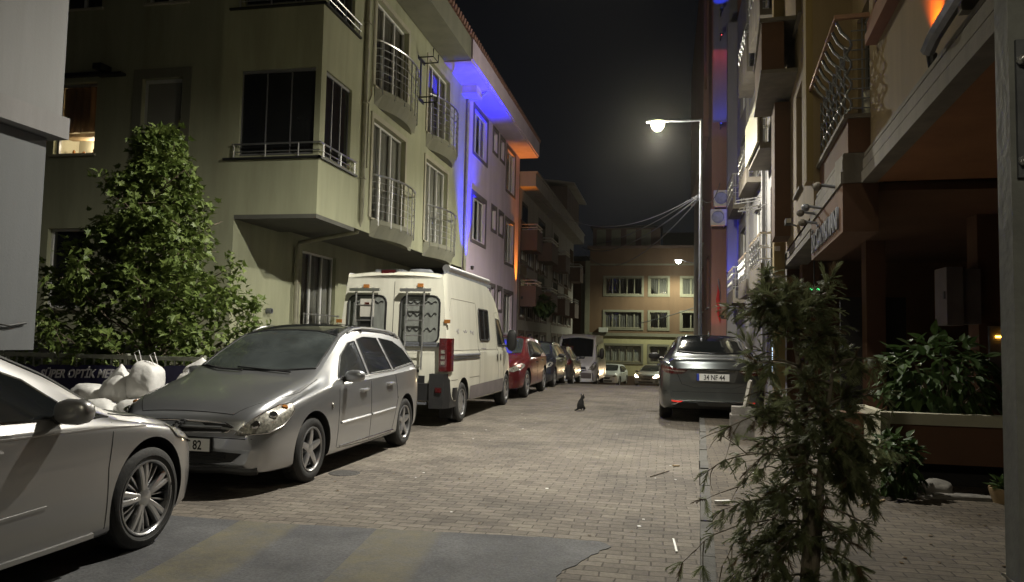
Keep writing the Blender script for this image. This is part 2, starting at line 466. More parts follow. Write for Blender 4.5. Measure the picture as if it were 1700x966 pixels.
KH = 0.09
mb = MB()
ys = [i * 0.5 for i in range(-16, 150)]
def side_z(y):
    return zr(y) + KH
for y0, y1 in zip(ys, ys[1:]):
    a, b_ = kerb_x(y0) + 0.10, kerb_x(y1) + 0.10
    mb.poly([(a, y0, side_z(y0)), (14, y0, side_z(y0)), (14, y1, side_z(y1)), (b_, y1, side_z(y1))])
struct(mb.build('sidewalk', 'pavers_side', smooth=True))
mb = MB()
y = -8.0
rk = random.Random(3)
while y < 60:
    L_ = 0.5
    j = rk.uniform(-0.006, 0.006); jz = rk.uniform(-0.008, 0.004)
    x0, x1 = kerb_x(y) + j, kerb_x(y + L_) + j
    z0, z1 = side_z(y) + 0.006 + jz, side_z(y + L_) + 0.006 + jz
    A = [(x0, y + .002, z0 - .3), (x0 + .10, y + .002, z0 - .3), (x1 + .10, y + L_ - .002, z1 - .3), (x1, y + L_ - .002, z1 - .3)]
    B = [(x0 + .012, y + .002, z0), (x0 + .10, y + .002, z0), (x1 + .10, y + L_ - .002, z1), (x1 + .012, y + L_ - .002, z1)]
    i = [mb.P(p) for p in A + B]
    for f in ((0, 3, 2, 1), (4, 5, 6, 7), (0, 1, 5, 4), (1, 2, 6, 5), (2, 3, 7, 6), (3, 0, 4, 7)):
        mb.f.append([i[k] for k in f])
    y += L_
struct(mb.build('kerb', 'kerb'))

# asphalt apron with worn yellow stripes over the pavers
def asphalt_mat():
    m = bpy.data.materials.new('worn_asphalt')
    n, b = nodes_of(m); L = n.links.new
    tcn = n.nodes.new('ShaderNodeTexCoord')
    a = n.nodes.new('ShaderNodeTexNoise'); a.inputs['Scale'].default_value = 55; a.inputs['Detail'].default_value = 5; a.inputs['Roughness'].default_value = .7
    c = n.nodes.new('ShaderNodeTexNoise'); c.inputs['Scale'].default_value = 1.3; c.inputs['Detail'].default_value = 7; c.inputs['Roughness'].default_value = .65
    L(tcn.outputs['Object'], a.inputs[0]); L(tcn.outputs['Object'], c.inputs[0])
    r1 = n.nodes.new('ShaderNodeValToRGB')
    r1.color_ramp.elements[0].position = .33; r1.color_ramp.elements[0].color = (.052, .053, .057, 1)
    r1.color_ramp.elements[1].position = .7; r1.color_ramp.elements[1].color = (.125, .126, .131, 1)
    L(c.outputs['Fac'], r1.inputs[0])
    r2 = n.nodes.new('ShaderNodeValToRGB')
    r2.color_ramp.elements[0].position = .3; r2.color_ramp.elements[0].color = (.6, .6, .6, 1)
    r2.color_ramp.elements[1].position = .72; r2.color_ramp.elements[1].color = (1.35, 1.35, 1.35, 1)
    L(a.outputs['Fac'], r2.inputs[0])
    mx = n.nodes.new('ShaderNodeMix'); mx.data_type = 'RGBA'; mx.blend_type = 'MULTIPLY'; mx.inputs['Factor'].default_value = 1
    L(r1.outputs[0], mx.inputs['A']); L(r2.outputs[0], mx.inputs['B'])
    # worn paint: diagonal stripes
    sp = n.nodes.new('ShaderNodeSeparateXYZ'); L(tcn.outputs['Object'], sp.inputs[0])
    rot = n.nodes.new('ShaderNodeMath'); rot.operation = 'MULTIPLY_ADD'; rot.inputs[1].default_value = 0.13
    L(sp.outputs['Y'], rot.inputs[0]); L(sp.outputs['X'], rot.inputs[2])
    off = n.nodes.new('ShaderNodeMath'); off.operation = 'ADD'; off.inputs[1].default_value = 2.98 - 0.52 + 1.1 * 15 + .04
    L(rot.outputs[0], off.inputs[0])
    md = n.nodes.new('ShaderNodeMath'); md.operation = 'MODULO'; md.inputs[1].default_value = 1.1
    L(off.outputs[0], md.inputs[0])
    wob = n.nodes.new('ShaderNodeMath'); wob.operation = 'MULTIPLY_ADD'; wob.inputs[1].default_value = .16
    L(a.outputs['Fac'], wob.inputs[0]); L(md.outputs[0], wob.inputs[2])
    r3 = n.nodes.new('ShaderNodeValToRGB'); r3.color_ramp.elements[0].position = .52; r3.color_ramp.elements[0].color = (1, 1, 1, 1)
    r3.color_ramp.elements[1].position = .60; r3.color_ramp.elements[1].color = (0, 0, 0, 1)
    L(wob.outputs[0], r3.inputs[0])
    r4 = n.nodes.new('ShaderNodeValToRGB'); r4.color_ramp.elements[0].position = .3; r4.color_ramp.elements[0].color = (.05, .05, .05, 1)
    r4.color_ramp.elements[1].position = .65; r4.color_ramp.elements[1].color = (.7, .7, .7, 1)
    c2 = n.nodes.new('ShaderNodeTexNoise'); c2.inputs['Scale'].default_value = 4; c2.inputs['Detail'].default_value = 9; c2.inputs['Roughness'].default_value = .8
    L(tcn.outputs['Object'], c2.inputs[0]); L(c2.outputs['Fac'], r4.inputs[0])
    lim = n.nodes.new('ShaderNodeMath'); lim.operation = 'LESS_THAN'; lim.inputs[1].default_value = -1.1; L(sp.outputs['X'], lim.inputs[0])
    lm = n.nodes.new('ShaderNodeMath'); lm.operation = 'MULTIPLY'; L(lim.outputs[0], lm.inputs[0]); L(r3.outputs[0], lm.inputs[1])
    f = n.nodes.new('ShaderNodeMath'); f.operation = 'MULTIPLY'; L(lm.outputs[0], f.inputs[0]); L(r4.outputs[0], f.inputs[1])
    mx2 = n.nodes.new('ShaderNodeMix'); mx2.data_type = 'RGBA'; L(f.outputs[0], mx2.inputs['Factor'])
    L(mx.outputs['Result'], mx2.inputs['A']); mx2.inputs['B'].default_value = (.155, .135, .075, 1)
    L(mx2.outputs['Result'], b.inputs['Base Color'])
    b.inputs['Roughness'].default_value = .8; b.inputs['Specular IOR Level'].default_value = .35
    bp = n.nodes.new('ShaderNodeBump'); bp.inputs['Strength'].default_value = .5; bp.inputs['Distance'].default_value = .006
    L(a.outputs['Fac'], bp.inputs['Height']); L(bp.outputs[0], b.inputs['Normal'])
    return m
M['asphalt'] = asphalt_mat()
ra = random.Random(11)
far = []
ctrl = [(-8.5, 5.25), (-6.0, 5.32), (-4.6, 5.34), (-3.6, 5.36), (-2.9, 5.37), (-2.2, 5.42), (-1.6, 5.47), (-1.1, 5.52), (-0.7, 5.55), (-0.46, 5.53), (-0.37, 5.42), (-0.42, 5.30), (-0.50, 5.12), (-0.53, 5.0), (-0.60, 4.85), (-0.64, 4.65), (-0.66, 4.3), (-0.75, 3.9), (-0.6, 3.2), (-0.4, 1.0), (-0.4, -7)]
out = []
for (a, b2) in zip(ctrl, ctrl[1:]):
    n_ = max(1, int((Vector(b2) - Vector(a)).length / 0.06)) if a[1] > 3 else 1
    for k in range(n_):
        t = k / n_
        x = a[0] + (b2[0] - a[0]) * t; y = a[1] + (b2[1] - a[1]) * t
        j = 0.016 if x > -0.9 else 0.006
        out.append((x + ra.uniform(-j, j), y + ra.uniform(-j, j)))
out += [(-0.4, -7), (-8.5, -7)]
mb = MB(); mb.prism(out, 'z', -0.01, 0.005)
struct(mb.build('asphalt_apron', 'asphalt'))

# bits of litter and the round iron cover
mb = MB(); mb.lathe([(0.0, 0.004), (0.12, 0.004), (0.13, 0.006), (0.16, 0.006), (0.165, 0.0)], (-3.30, 7.52, 0), 'z', 36)
M['iron'] = mat('old_iron', (0.055, 0.052, 0.05), 0.75, metal=0.3, var=0.4, scale=20, bump=0.8, bscale=50)
tag(mb.build('manhole_cover', 'iron'), 'small round iron cover set in the pavers beside the silver estate car', 'manhole cover')

# ------------------------------------------------------------------ facade helpers
def frame_x(x, y0=0.0, sgn=1):
    """facade plane x = const; u runs along +y, n is outward (sgn * x)"""
    return lambda u, n, z: (x + sgn * n, y0 + u, z)
def frame_y(y, x0=0.0):
    """facade facing -y; u runs along +x, n outward is -y"""
    return lambda u, n, z: (x0 + u, y - n, z)
def frame_dir(p0, p1, side=1):
    P0 = Vector(p0); d = (Vector(p1) - P0).normalized(); nn = Vector((-d.y, d.x)) * side
    return lambda u, n, z: (P0.x + d.x * u + nn.x * n, P0.y + d.y * u + nn.y * n, z)

def facade(mb, u0, u1, z0, z1, ops, depth=0.2):
    us = sorted(set([u0, u1] + [o[0] for o in ops] + [o[1] for o in ops]))
    zs = sorted(set([z0, z1] + [o[2] for o in ops] + [o[3] for o in ops]))
    us = [u for u in us if u0 <= u <= u1]; zs = [z for z in zs if z0 <= z <= z1]
    for a, b2 in zip(us, us[1:]):
        for c, d in zip(zs, zs[1:]):
            mu, mz = (a + b2) / 2, (c + d) / 2
            if any(o[0] < mu < o[1] and o[2] < mz < o[3] for o in ops): continue
            mb.poly([(a, 0, c), (b2, 0, c), (b2, 0, d), (a, 0, d)])
    for (a, b2, c, d) in [o[:4] for o in ops]:
        mb.poly([(a, 0, c), (a, -depth, c), (a, -depth, d), (a, 0, d)])
        mb.poly([(b2, 0, c), (b2, 0, d), (b2, -depth, d), (b2, -depth, c)])
        mb.poly([(a, 0, c), (b2, 0, c), (b2, -depth, c), (a, -depth, c)])
        mb.poly([(a, 0, d), (a, -depth, d), (b2, -depth, d), (b2, 0, d)])

def window(F, root, a, b2, c, d, panes=2, depth=0.13, fm='pvc', cur='curtain', sill=True, fw=0.05, glow=None, surround=None, transom=None):
    mb = MB(F)
    n0, n1 = -depth - 0.03, -depth + 0.03
    e = 0.001
    mb.box(a + e, b2 - e, n0, n1, c + e, c + fw); mb.box(a + e, b2 - e, n0, n1, d - fw, d - e)
    mb.box(a + e, a + fw, n0, n1, c + fw, d - fw); mb.box(b2 - fw, b2 - e, n0, n1, c + fw, d - fw)
    for k in range(1, panes):
        u = a + (b2 - a) * k / panes
        mb.box(u - fw * .6, u + fw * .6, n0, n1 + 0.004, c + fw, d - fw)
    if transom: mb.box(a + fw, b2 - fw, n0, n1 - 0.004, transom - fw * .5, transom + fw * .5)
    w = mb.build('window', fm, root)
    mb = MB(F); mb.poly([(a + fw, -depth, c + fw), (b2 - fw, -depth, c + fw), (b2 - fw, -depth, d - fw), (a + fw, -depth, d - fw)])
    g = M['win_glass_thin'] if cur else M['win_glass']
    mb.build('pane', g, w)
    if cur:
        mb = MB(F)
        N = max(8, int((b2 - a) * 22)); rr = random.Random(int(a * 100 + c * 10))
        xs = [a + 0.01 + (b2 - a - 0.02) * k / N for k in range(N + 1)]
        dn = [-depth - 0.055 - 0.016 * math.sin(k * 1.7 + rr.random()) for k in range(N + 1)]
        for k in range(N):
            mb.poly([(xs[k], dn[k], c + .01), (xs[k + 1], dn[k + 1], c + .01), (xs[k + 1], dn[k + 1], d - .01), (xs[k], dn[k], d - .01)])
        mb.build('curtain', cur, w, smooth=True)
    if sill:
        mb = MB(F); mb.box(a - .06, b2 + .06, -depth + .035, 0.06, c - .045, c - .002)
        mb.build('sill', 'cream_trim' if sill is True else sill, w)
    if surround:
        mb = MB(F); t = 0.16; p = 0.025
        mb.box(a - t, a - .001, -0.01, p, c - t, d + t); mb.box(b2 + .001, b2 + t, -0.01, p, c - t, d + t)
        mb.box(a - .001, b2 + .001, -0.01, p, c - t, c - .05); mb.box(a - .001, b2 + .001, -0.01, p, d + .001, d + t)
        mb.build('surround', surround, w)
    return w

def thin_glass():
    m = bpy.data.materials.new('clear_window_glass')
    n, b = nodes_of(m)
    gl = n.nodes.new('ShaderNodeBsdfGlossy'); gl.inputs['Roughness'].default_value = 0.06; gl.inputs['Color'].default_value = (.9, .9, .9, 1)
    tr = n.nodes.new('ShaderNodeBsdfTransparent'); tr.inputs['Color'].default_value = (.85, .87, .85, 1)
    fr = n.nodes.new('ShaderNodeFresnel'); fr.inputs['IOR'].default_value = 1.6
    ms = n.nodes.new('ShaderNodeMixShader')
    n.links.new(fr.outputs[0], ms.inputs[0]); n.links.new(tr.outputs[0], ms.inputs[1]); n.links.new(gl.outputs[0], ms.inputs[2])
    n.links.new(ms.outputs[0], n.nodes['Material Output'].inputs['Surface'])
    return m
M['win_glass_thin'] = thin_glass()

def bow_rail(F, root, a, b2, z0, z1, bulge=0.32, m='steel'):
    """bowed French balcony rail"""
    mb = MB(F)
    def arc(z, ext=0.0, off=0.0):
        pts = []
        for k in range(13):
            t = k / 12
            u = a + (b2 - a) * t
            pts.append((u, 0.06 + bulge * math.sin(math.pi * t) ** 0.8 + off, z))
        return [(a, -0.02, z)] + pts + [(b2, -0.02, z)]
    mb.tube(arc(z1), 0.026, 8)
    for k in range(1, 6):
        mb.tube(arc(z1 - (z1 - z0 - .1) * k / 5.5), 0.009, 5)
    for t in (0.04, 0.2, 0.36, 0.5, 0.64, 0.8, 0.96):
        u = a + (b2 - a) * t; n = 0.06 + bulge * math.sin(math.pi * t) ** 0.8
        mb.tube([(u, n, z1), (u, n, z0 - 0.17)], 0.015, 6)
        mb.tube([(u, n, z0 - 0.15), (u, -0.01, z0 - 0.15)], 0.012, 5)
    return mb.build('balcony_railing', m, root, smooth=True)

# ------------------------------------------------------------------ left corner apartment building (greenish render)
XF = -6.6
YB = 13.3
B1 = thing('apartment_building', 'greenish cream corner apartment block with a dark glazed corner balcony over the white camper', 'apartment building', (-9, 18, 0))
Ff = frame_x(XF)                 # street front, u = y
Fg = frame_x(-8.35)              # set back ground floor
Fs = frame_y(YB)                 # side wall facing the camera, u = x
wm = MB()
op2 = [(15.95, 18.1, 4.15, 6.45), (19.8, 21.9, 4.15, 6.45), (15.95, 18.1, 7.2, 9.3), (19.8, 21.9, 7.2, 9.3)]
glz = (13.52, 14.75, 4.95, 6.68); glz_up = (13.52, 14.75, 8.0, 9.6)
wm.F = Ff; facade(wm, YB, 23.85, 3.78, 10.3, op2 + [glz, glz_up])
side_ops = [(-10.55, -9.62, 4.6, 6.62), (-12.6, -11.62, 5.1, 6.62), (-8.32, -6.72, 4.95, 6.68), (-12.6, -11.62, 8.2, 9.6), (-10.55, -9.62, 8.2, 9.6), (-8.32, -6.72, 8.0, 9.6), (-12.6, -11.62, 1.9, 3.55)]
wm.F = Fs; facade(wm, -16, -8.35, -0.3, 3.78, side_ops[6:7]); facade(wm, -16, XF, 3.78, 10.3, side_ops[:6])
wm.F = None
# overhang soffits (a lower one under the balcony, a higher one along the street)
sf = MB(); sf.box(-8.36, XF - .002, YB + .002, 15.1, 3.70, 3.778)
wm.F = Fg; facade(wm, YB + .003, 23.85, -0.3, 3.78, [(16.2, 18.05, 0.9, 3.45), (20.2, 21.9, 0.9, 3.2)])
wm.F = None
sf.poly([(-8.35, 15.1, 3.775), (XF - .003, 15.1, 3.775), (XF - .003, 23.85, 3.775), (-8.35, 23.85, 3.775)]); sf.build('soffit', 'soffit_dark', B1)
wm.poly([(-16, YB, 10.3), (XF, YB, 10.3), (XF, 23.85, 10.3), (-16, 23.85, 10.3)])
wm.poly([(-16, YB, -.3), (-16, 33.3, -.3), (-16, 33.3, 10.3), (-16, YB, 10.3)])
wm.build('wall', 'render_green', B1)
# dark rooms behind the openings
for (F, o) in [(Ff, q) for q in op2] + [(Fs, q) for q in side_ops] + [(Fg, (16.2, 18.05, .9, 3.45)), (Fg, (20.2, 21.9, .9, 3.2))]:
    pass
mb = MB(); mb.box(-8.34 - 7.4, XF - .75, YB + .8, 23.7, 3.9, 10.2); mb.box(-15.8, -9.1, YB + .8, 23.7, -.2, 3.9)
mb.build('room', 'void', B1)
window(Ff, B1, *op2[0], panes=3, surround=None); window(Ff, B1, *op2[1], panes=3)
window(Ff, B1, *op2[2], panes=3, cur='curtain_dark'); window(Ff, B1, *op2[3], panes=3, cur='curtain_dark')
for o in op2:
    mb = MB(Ff); t = .12
    mb.box(o[0] - t, o[0] - .001, -.01, .03, o[2], o[3] + t); mb.box(o[1] + .001, o[1] + t, -.01, .03, o[2], o[3] + t); mb.box(o[0] - .001, o[1] + .001, -.01, .03, o[3] + .001, o[3] + t)
    mb.build('window_surround', 'cream_trim', B1)
bow_rail(Ff, B1, 16.05, 18.75, 4.15, 5.15); bow_rail(Ff, B1, 19.85, 22.6, 4.15, 5.15)
bow_rail(Ff, B1, 16.05, 18.75, 7.2, 8.3); bow_rail(Ff, B1, 19.85, 22.6, 7.2, 8.3)
for (a, b2) in ((15.95, 18.8), (19.75, 22.65)):
    for z in (4.02, 7.06):
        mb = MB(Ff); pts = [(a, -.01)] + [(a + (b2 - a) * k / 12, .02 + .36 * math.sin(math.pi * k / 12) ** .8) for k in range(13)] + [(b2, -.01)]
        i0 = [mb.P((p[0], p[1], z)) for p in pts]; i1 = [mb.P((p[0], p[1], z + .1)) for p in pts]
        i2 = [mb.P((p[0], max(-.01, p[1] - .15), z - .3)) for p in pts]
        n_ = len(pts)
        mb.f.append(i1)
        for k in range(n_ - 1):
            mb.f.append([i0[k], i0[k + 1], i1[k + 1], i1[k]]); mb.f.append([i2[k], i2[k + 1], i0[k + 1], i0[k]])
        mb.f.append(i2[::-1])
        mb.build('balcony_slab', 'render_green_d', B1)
window(Fg, B1, 16.2, 18.05, 0.9, 3.45, panes=3, cur='curtain', fm='pvc')
window(Fg, B1, 20.2, 21.9, 0.9, 3.2, panes=2, cur='curtain_dark')
mb = MB(Fg)
for z in (1.05, 1.35, 1.65, 1.95): mb.tube([(16.15, .1, z), (18.1, .1, z)], .016, 6)
for u in (16.2, 16.8, 17.4, 18.05): mb.tube([(u, .1, 1.0), (u, .1, 1.98)], .012, 6)
mb.build('window_guard', 'steel', B1, smooth=True)
# side wall windows
w = window(Fs, B1, *side_ops[0], panes=1, cur=None, sill='cream_trim', fw=.09)
mb = MB(Fs); mb.box(-10.458, -9.712, -.095, -.07, 4.62, 6.528); mb.build('roller_shutter', 'shutter', w)
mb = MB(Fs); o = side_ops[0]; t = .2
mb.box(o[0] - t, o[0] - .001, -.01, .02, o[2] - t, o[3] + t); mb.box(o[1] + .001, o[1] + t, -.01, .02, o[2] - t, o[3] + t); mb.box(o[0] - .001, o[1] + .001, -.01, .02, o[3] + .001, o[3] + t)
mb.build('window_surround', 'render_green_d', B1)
window(Fs, B1, *side_ops[3], panes=2, cur='curtain_dark'); window(Fs, B1, *side_ops[4], panes=2, cur='curtain_dark'); window(Fs, B1, *side_ops[6], panes=1, cur=None)
# lit kitchen window of the neighbour side
o = side_ops[1]
w = window(Fs, B1, *o, panes=1, cur=None, fw=.05, fm='pvc_grey')
for ch in list(w.children):
    if ch.name.startswith('pane'): bpy.data.objects.remove(ch)
mb = MB(Fs); mb.poly([(o[0] + .05, -.13, o[2] + .05), (o[1] - .05, -.13, o[2] + .05), (o[1] - .05, -.13, o[3] - .05), (o[0] + .05, -.13, o[3] - .05)]); mb.build('pane', 'win_glass_thin', w)
mb = MB(Fs)
mb.box(o[0], o[1], -.78, -.70, 5.1, 6.62); mb.box(o[0] - .02, o[0], -.78, -.2, 5.1, 6.62); mb.box(o[1], o[1] + .02, -.78, -.2, 5.1, 6.62)
mb.build('kitchen_wall', 'cream_trim', w)
mb = MB(Fs); mb.box(o[0] + .02, o[1] - .02, -.5, -.22, 5.52, 5.60); mb.build('shelf', 'wood', w)
mb = MB(Fs)
for (u, r_, h) in ((-12.45, .035, .16), (-12.2, .05, .12), (-11.95, .03, .2), (-11.8, .04, .1)):
    mb.lathe([(r_, 0), (r_, h * .7), (r_ * .4, h), (0, h)], (u, -.4, 5.14), 'z', 10)
mb.build('jar', 'amber', w)
N = 22
mb = MB(Fs)
for k in range(N):
    a = o[0] + .03 + .8 * k / N; b2 = o[0] + .03 + .8 * (k + 1) / N
    mb.poly([(a, -.2 - .02 * math.sin(k * 1.3), 5.62), (b2, -.2 - .02 * math.sin((k + 1) * 1.3), 5.62), (b2, -.2 - .02 * math.sin((k + 1) * 1.3), 6.58), (a, -.2 - .02 * math.sin(k * 1.3), 6.58)])
M['kcurtain'] = mat('brown_kitchen_curtain', (0.32, 0.2, 0.11), 0.9, var=0.35, scale=7, streak=True)
mb.build('curtain', 'kcurtain', w, smooth=True)
kl = add_light('POINT', 'kitchen_lamp', (-12.1, YB + .55, 5.42), 14, (1, .84, .6), size=.05)
kl2 = add_light('POINT', 'kitchen_ceiling_lamp', (-12.1, YB + .5, 6.3), 5, (1, .62, .32), size=.05)
# awning stub over that window
mb = MB(Fs); mb.box(-12.65, -11.5, 0.02, .1, 6.72, 6.8); mb.box(-11.55, -10.95, .0, .16, 6.70, 6.75); mb.box(-11.5, -11.3, 0, .3, 6.78, 6.9)
mb.build('awning_bracket', 'black', B1)
# corner glazing of the balcony, both floors
for (z0, z1, k_) in ((4.95, 6.68, 0), (8.0, 9.6, 1)):
    mb = MB()
    t = .022
    for x in (-8.31, -7.78, -7.25, -6.73): mb.box(x - t / 2, x + t / 2, YB + .06, YB + .09, z0 + .002, z1 - .002)
    mb.box(-8.319, -6.72, YB + .05, YB + .1, z1 - .06, z1 - .001); mb.box(-8.319, -6.72, YB + .05, YB + .1, z0 + .001, z0 + .05)
    for y in (13.55, 13.95, 14.35, 14.73): mb.box(XF - .09, XF - .06, y - t / 2, y + t / 2, z0 + .002, z1 - .002)
    mb.box(XF - .1, XF - .05, 13.53, 14.74, z1 - .06, z1 - .001); mb.box(XF - .1, XF - .05, 13.53, 14.74, z0 + .001, z0 + .05)
    w = mb.build('balcony_glazing', 'pvc_grey', B1)
    mb = MB(); mb.poly([(-8.3, YB + .075, z0 + .05), (-6.73, YB + .075, z0 + .05), (-6.73, YB + .075, z1 - .06), (-8.3, YB + .075, z1 - .06)])
    mb.poly([(XF - .075, 13.53, z0 + .05), (XF - .075, 14.74, z0 + .05), (XF - .075, 14.74, z1 - .06), (XF - .075, 13.53, z1 - .06)])
    mb.build('pane', 'win_glass', w)
    # ledge and short rail outside
    mb = MB(); mb.box(-8.62, XF + .06, YB - .06, YB - .002, z0 - .08, z0 - .04); mb.box(XF + .002, XF + .06, YB - .06, 15.05, z0 - .08, z0 - .04)
    mb.build('ledge', 'black', B1)
    mb = MB()
    for z, r_ in ((z0 + .22, .02), (z0 + .07, .011)):
        mb.tube([(-8.42, YB - .02, z), (-8.42, YB - .05, z), (XF + .05, YB - .05, z), (XF + .05, 15.0, z), (XF, 15.0, z)], r_, 7)
    for x in (-8.38, -7.7, -7.0): mb.tube([(x, YB - .05, z0 + .22), (x, YB - .05, z0 - .04)], .016, 6)
    for y in (13.4, 14.2, 14.9): mb.tube([(XF + .05, y, z0 + .22), (XF + .05, y, z0 - .04)], .016, 6)
    mb.build('railing', 'steel', B1, smooth=True)
# drainpipes, gas pipes, flue
mb = MB(); mb.tube([(XF + .05, 15.35, 10.2), (XF + .05, 15.35, 4.0), (XF - .1, 15.5, 3.75), (-8.2, 15.75, 3.55), (-8.27, 15.8, 3.4), (-8.27, 15.8, -.2)], .05, 10)
for z in (4.9, 6.6, 8.4): mb.box(XF, XF + .12, 15.28, 15.42, z, z + .03)
mb.build('drainpipe', 'pipe', B1, smooth=True)
mb = MB(); mb.tube([(XF + .03, 15.75, 9.8), (XF + .03, 15.75, 6.9), (XF + .03, 15.6, 6.7), (XF + .03, 15.6, 5.2)], .018, 6)
mb.tube([(-8.32, 16.0, 3.2), (-8.3, 16.0, 0)], .03, 6)
mb.build('gas_pipe', 'pipe', B1, smooth=True)
mb = MB(); mb.lathe([(.06, 0), (.06, .12), (.045, .12), (.045, .02), (0, .02)], (-8.35, 14.7, 1.95), 'x', 14); mb.build('flue_outlet', 'galv', B1, smooth=True)
mb = MB(Ff)
for (u, z) in ((18.95, 9.0), (19.4, 9.0), (18.95, 7.9), (19.4, 7.9)):
    mb.tube([(u, 0, z), (u, .42, z), (u, .42, z + .22)], .02, 5)
mb.tube([(18.95, .42, 9), (19.4, .42, 9)], .012, 5); mb.box(18.9, 19.45, .002, .02, 7.85, 7.95); mb.box(18.9, 19.45, .002, .02, 8.95, 9.05); mb.box(19.1, 19.2, .003, .018, 7.951, 8.949)
mb.build('dish_bracket', 'black', B1)
# roof edge: fascia and tile row
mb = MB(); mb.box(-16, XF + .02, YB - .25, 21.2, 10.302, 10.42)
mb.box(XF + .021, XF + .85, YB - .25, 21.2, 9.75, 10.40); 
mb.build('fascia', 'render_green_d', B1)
def tile_row(root, x, y0, y1, z):
    mb = MB(); y = y0
    while y < y1:
        pts = [(x - 1.4, y + .11, z + .42)] + [(x + .02, y + .11, z)]
        mb.tube(pts, .085, 6); y += .235
    mb.box(x - 1.4, x - .02, y0, y1, z - .03, z - .005)
    return mb.build('roof_tiles', 'rooftile', root)
tile_row(B1, XF + .92, YB - .3, 21.3, 10.46)

# ------------------------------------------------------------------ second section (pale render, blue and orange lights)
B2 = thing('apartment_building', 'pale mauve lit apartment block with a blue lit drainpipe and an orange lit eave end', 'apartment building', (-9, 28, 0))
wm = MB(Ff)
ops = []
for dz in (-3.05, 0, 3.05):
    ops += [(25.0, 26.9, 4.95 + dz, 6.45 + dz), (28.0, 28.65, 5.75 + dz, 6.5 + dz), (29.3, 29.95, 5.75 + dz, 6.5 + dz), (30.5, 32.2, 4.75 + dz, 6.45 + dz)]
facade(wm, 23.852, 33.3, -2, 10.3, ops)
wm.F = None
wm.poly([(XF, 33.3, -2), (-16, 33.3, -2), (-16, 33.3, 10.3), (XF, 33.3, 10.3)])
wm.poly([(XF, 23.852, 10.3), (XF, 33.3, 10.3), (-16, 33.3, 10.3), (-16, 23.852, 10.3)])
wm.build('wall', 'render_mauve', B2)
mb = MB(); mb.box(-15.8, XF - .75, 23.9, 33.2, -.2, 10.2); mb.build('room', 'void', B2)
for o in ops:
    small = (o[1] - o[0]) < 1
    window(Ff, B2, *o, panes=1 if small else 3, cur='curtain_dark' if small else 'curtain', surround='trim_dark', sill=False)
mb = MB(); mb.box(XF + .002, XF + .85, 21.25, 33.3, 9.72, 9.78); mb.box(XF + .79, XF + .9, 21.25, 33.3, 9.781, 10.40); mb.box(XF + .002, XF + .79, 33.2, 33.3, 9.781, 10.4)
mb.box(XF + .002, XF + .5, 23.3, 24.1, 9.45, 9.719)
mb.build('eave', 'render_mauve', B2)
mb = MB(); mb.box(-16, XF + .8, 21.3, 33.3, 10.41, 10.44); mb.build('roof_slab', 'trim_dark', B2)
tile_row(B2, XF + .92, 21.4, 33.3, 10.46)
mb = MB(); mb.tube([(XF + .07, 23.9, 9.5), (XF + .07, 23.9, -.2)], .055, 10); mb.build('drainpipe', 'pipe', B2, smooth=True)
mb = MB(); mb.tube([(XF + .8, 24.0, 10.4), (XF + .8, 24.0, 9.8), (XF + .45, 24.0, 9.5), (XF + .1, 23.9, 9.45)], .045, 8); mb.build('gutter_outlet', 'pipe', B2, smooth=True)
# wall washing LED fittings
def led_fitting(name, label, loc, m, tgt, power, col, angle, size=.02):
    t = thing(name, label, 'spotlight', loc)
    x, y, z = loc
    mb = MB(); mb.lathe([(.045, -.12), (.06, -.02), (.06, .0), (.045, 0), (.045, -.015)], (x, y, z), 'z', 14); mb.build('housing', 'black', t, smooth=True)
    mb = MB(); mb.lathe([(.044, 0), (.044, .004)], (x, y, z - .012), 'z', 14); mb.build('lens', m, t)
    add_light('SPOT', name + '_beam', (x, y, z + .03), power, col, tgt, size, angle, 1.0)
    return t
led_fitting('wall_spotlight', 'small blue uplight at the foot of the drainpipe on the pale facade', (XF + .32, 23.98, 3.85), 'led_blue', (XF + .02, 24.2, 9.7), 8500, (.002, .005, 1), 64)
led_fitting('wall_spotlight', 'small orange uplight at the far corner of the pale facade', (XF + .28, 33.0, 3.4), 'led_orange', (XF + .02, 32.5, 9.7), 1300, (1, .28, .02), 44)

# ------------------------------------------------------------------ darker blocks further down on the left
def row_block(label, y0, y1, ztop, wm_, trim, seed, bays):
    B = thing('apartment_building', label, 'apartment building', (-9, y0, 0))
    F = frame_x(XF); rr = random.Random(seed)
    ops = []; u = y0 + .5
    while u + 1.5 < y1:
        wd = rr.choice((1.1, 1.5, 1.9))
        for z in (1.2, 3.75, 6.3):
            ops.append((u, u + wd, z - 1.2, z + .55))
        u += wd + .75
    mb = MB(F); facade(mb, y0, y1, -3, ztop, ops)
    mb.F = None; mb.poly([(XF, y1, -3), (XF, y1, ztop), (-15, y1, ztop), (-15, y1, -3)]); mb.poly([(XF, y0, ztop), (XF, y1, ztop), (-15, y1, ztop), (-15, y0, ztop)])
    mb.build('wall', wm_, B)
    mb = MB(); mb.box(-15, XF - .6, y0 + .1, y1 - .1, -3, ztop - .1); mb.build('room', 'void', B)
    for o in ops: window(F, B, *o, panes=2, cur=None, surround=trim, sill=False)
    for (a, b2, z0, z1) in bays:
        mb = MB(F); mb.box(a, b2, .002, .75, z0, z0 + .95); mb.build('balcony', trim, B)
        mb = MB(F); mb.box(a + .1, b2 - .1, .0, .02, z0 + .96, z1); mb.build('balcony_door', 'win_glass', B)
        mb = MB(F)
        for z in (z0 + 1.05, z0 + 1.2): mb.tube([(a, 0, z), (a, .73, z), (b2, .73, z), (b2, 0, z)], .02, 5)
        k = a
        while k <= b2 + .01: mb.tube([(k, .73, z0 + .95), (k, .73, z0 + 1.2)], .012, 4); k += .35
        mb.build('balcony_railing', 'steel', B)
    mb = MB(F); mb.box(y0, y1, .002, .75, ztop - .65, ztop - .05); mb.box(y0, y1, -2, .82, ztop - .049, ztop + .05)
    mb.build('eave', 'beige_far', B)
    return B
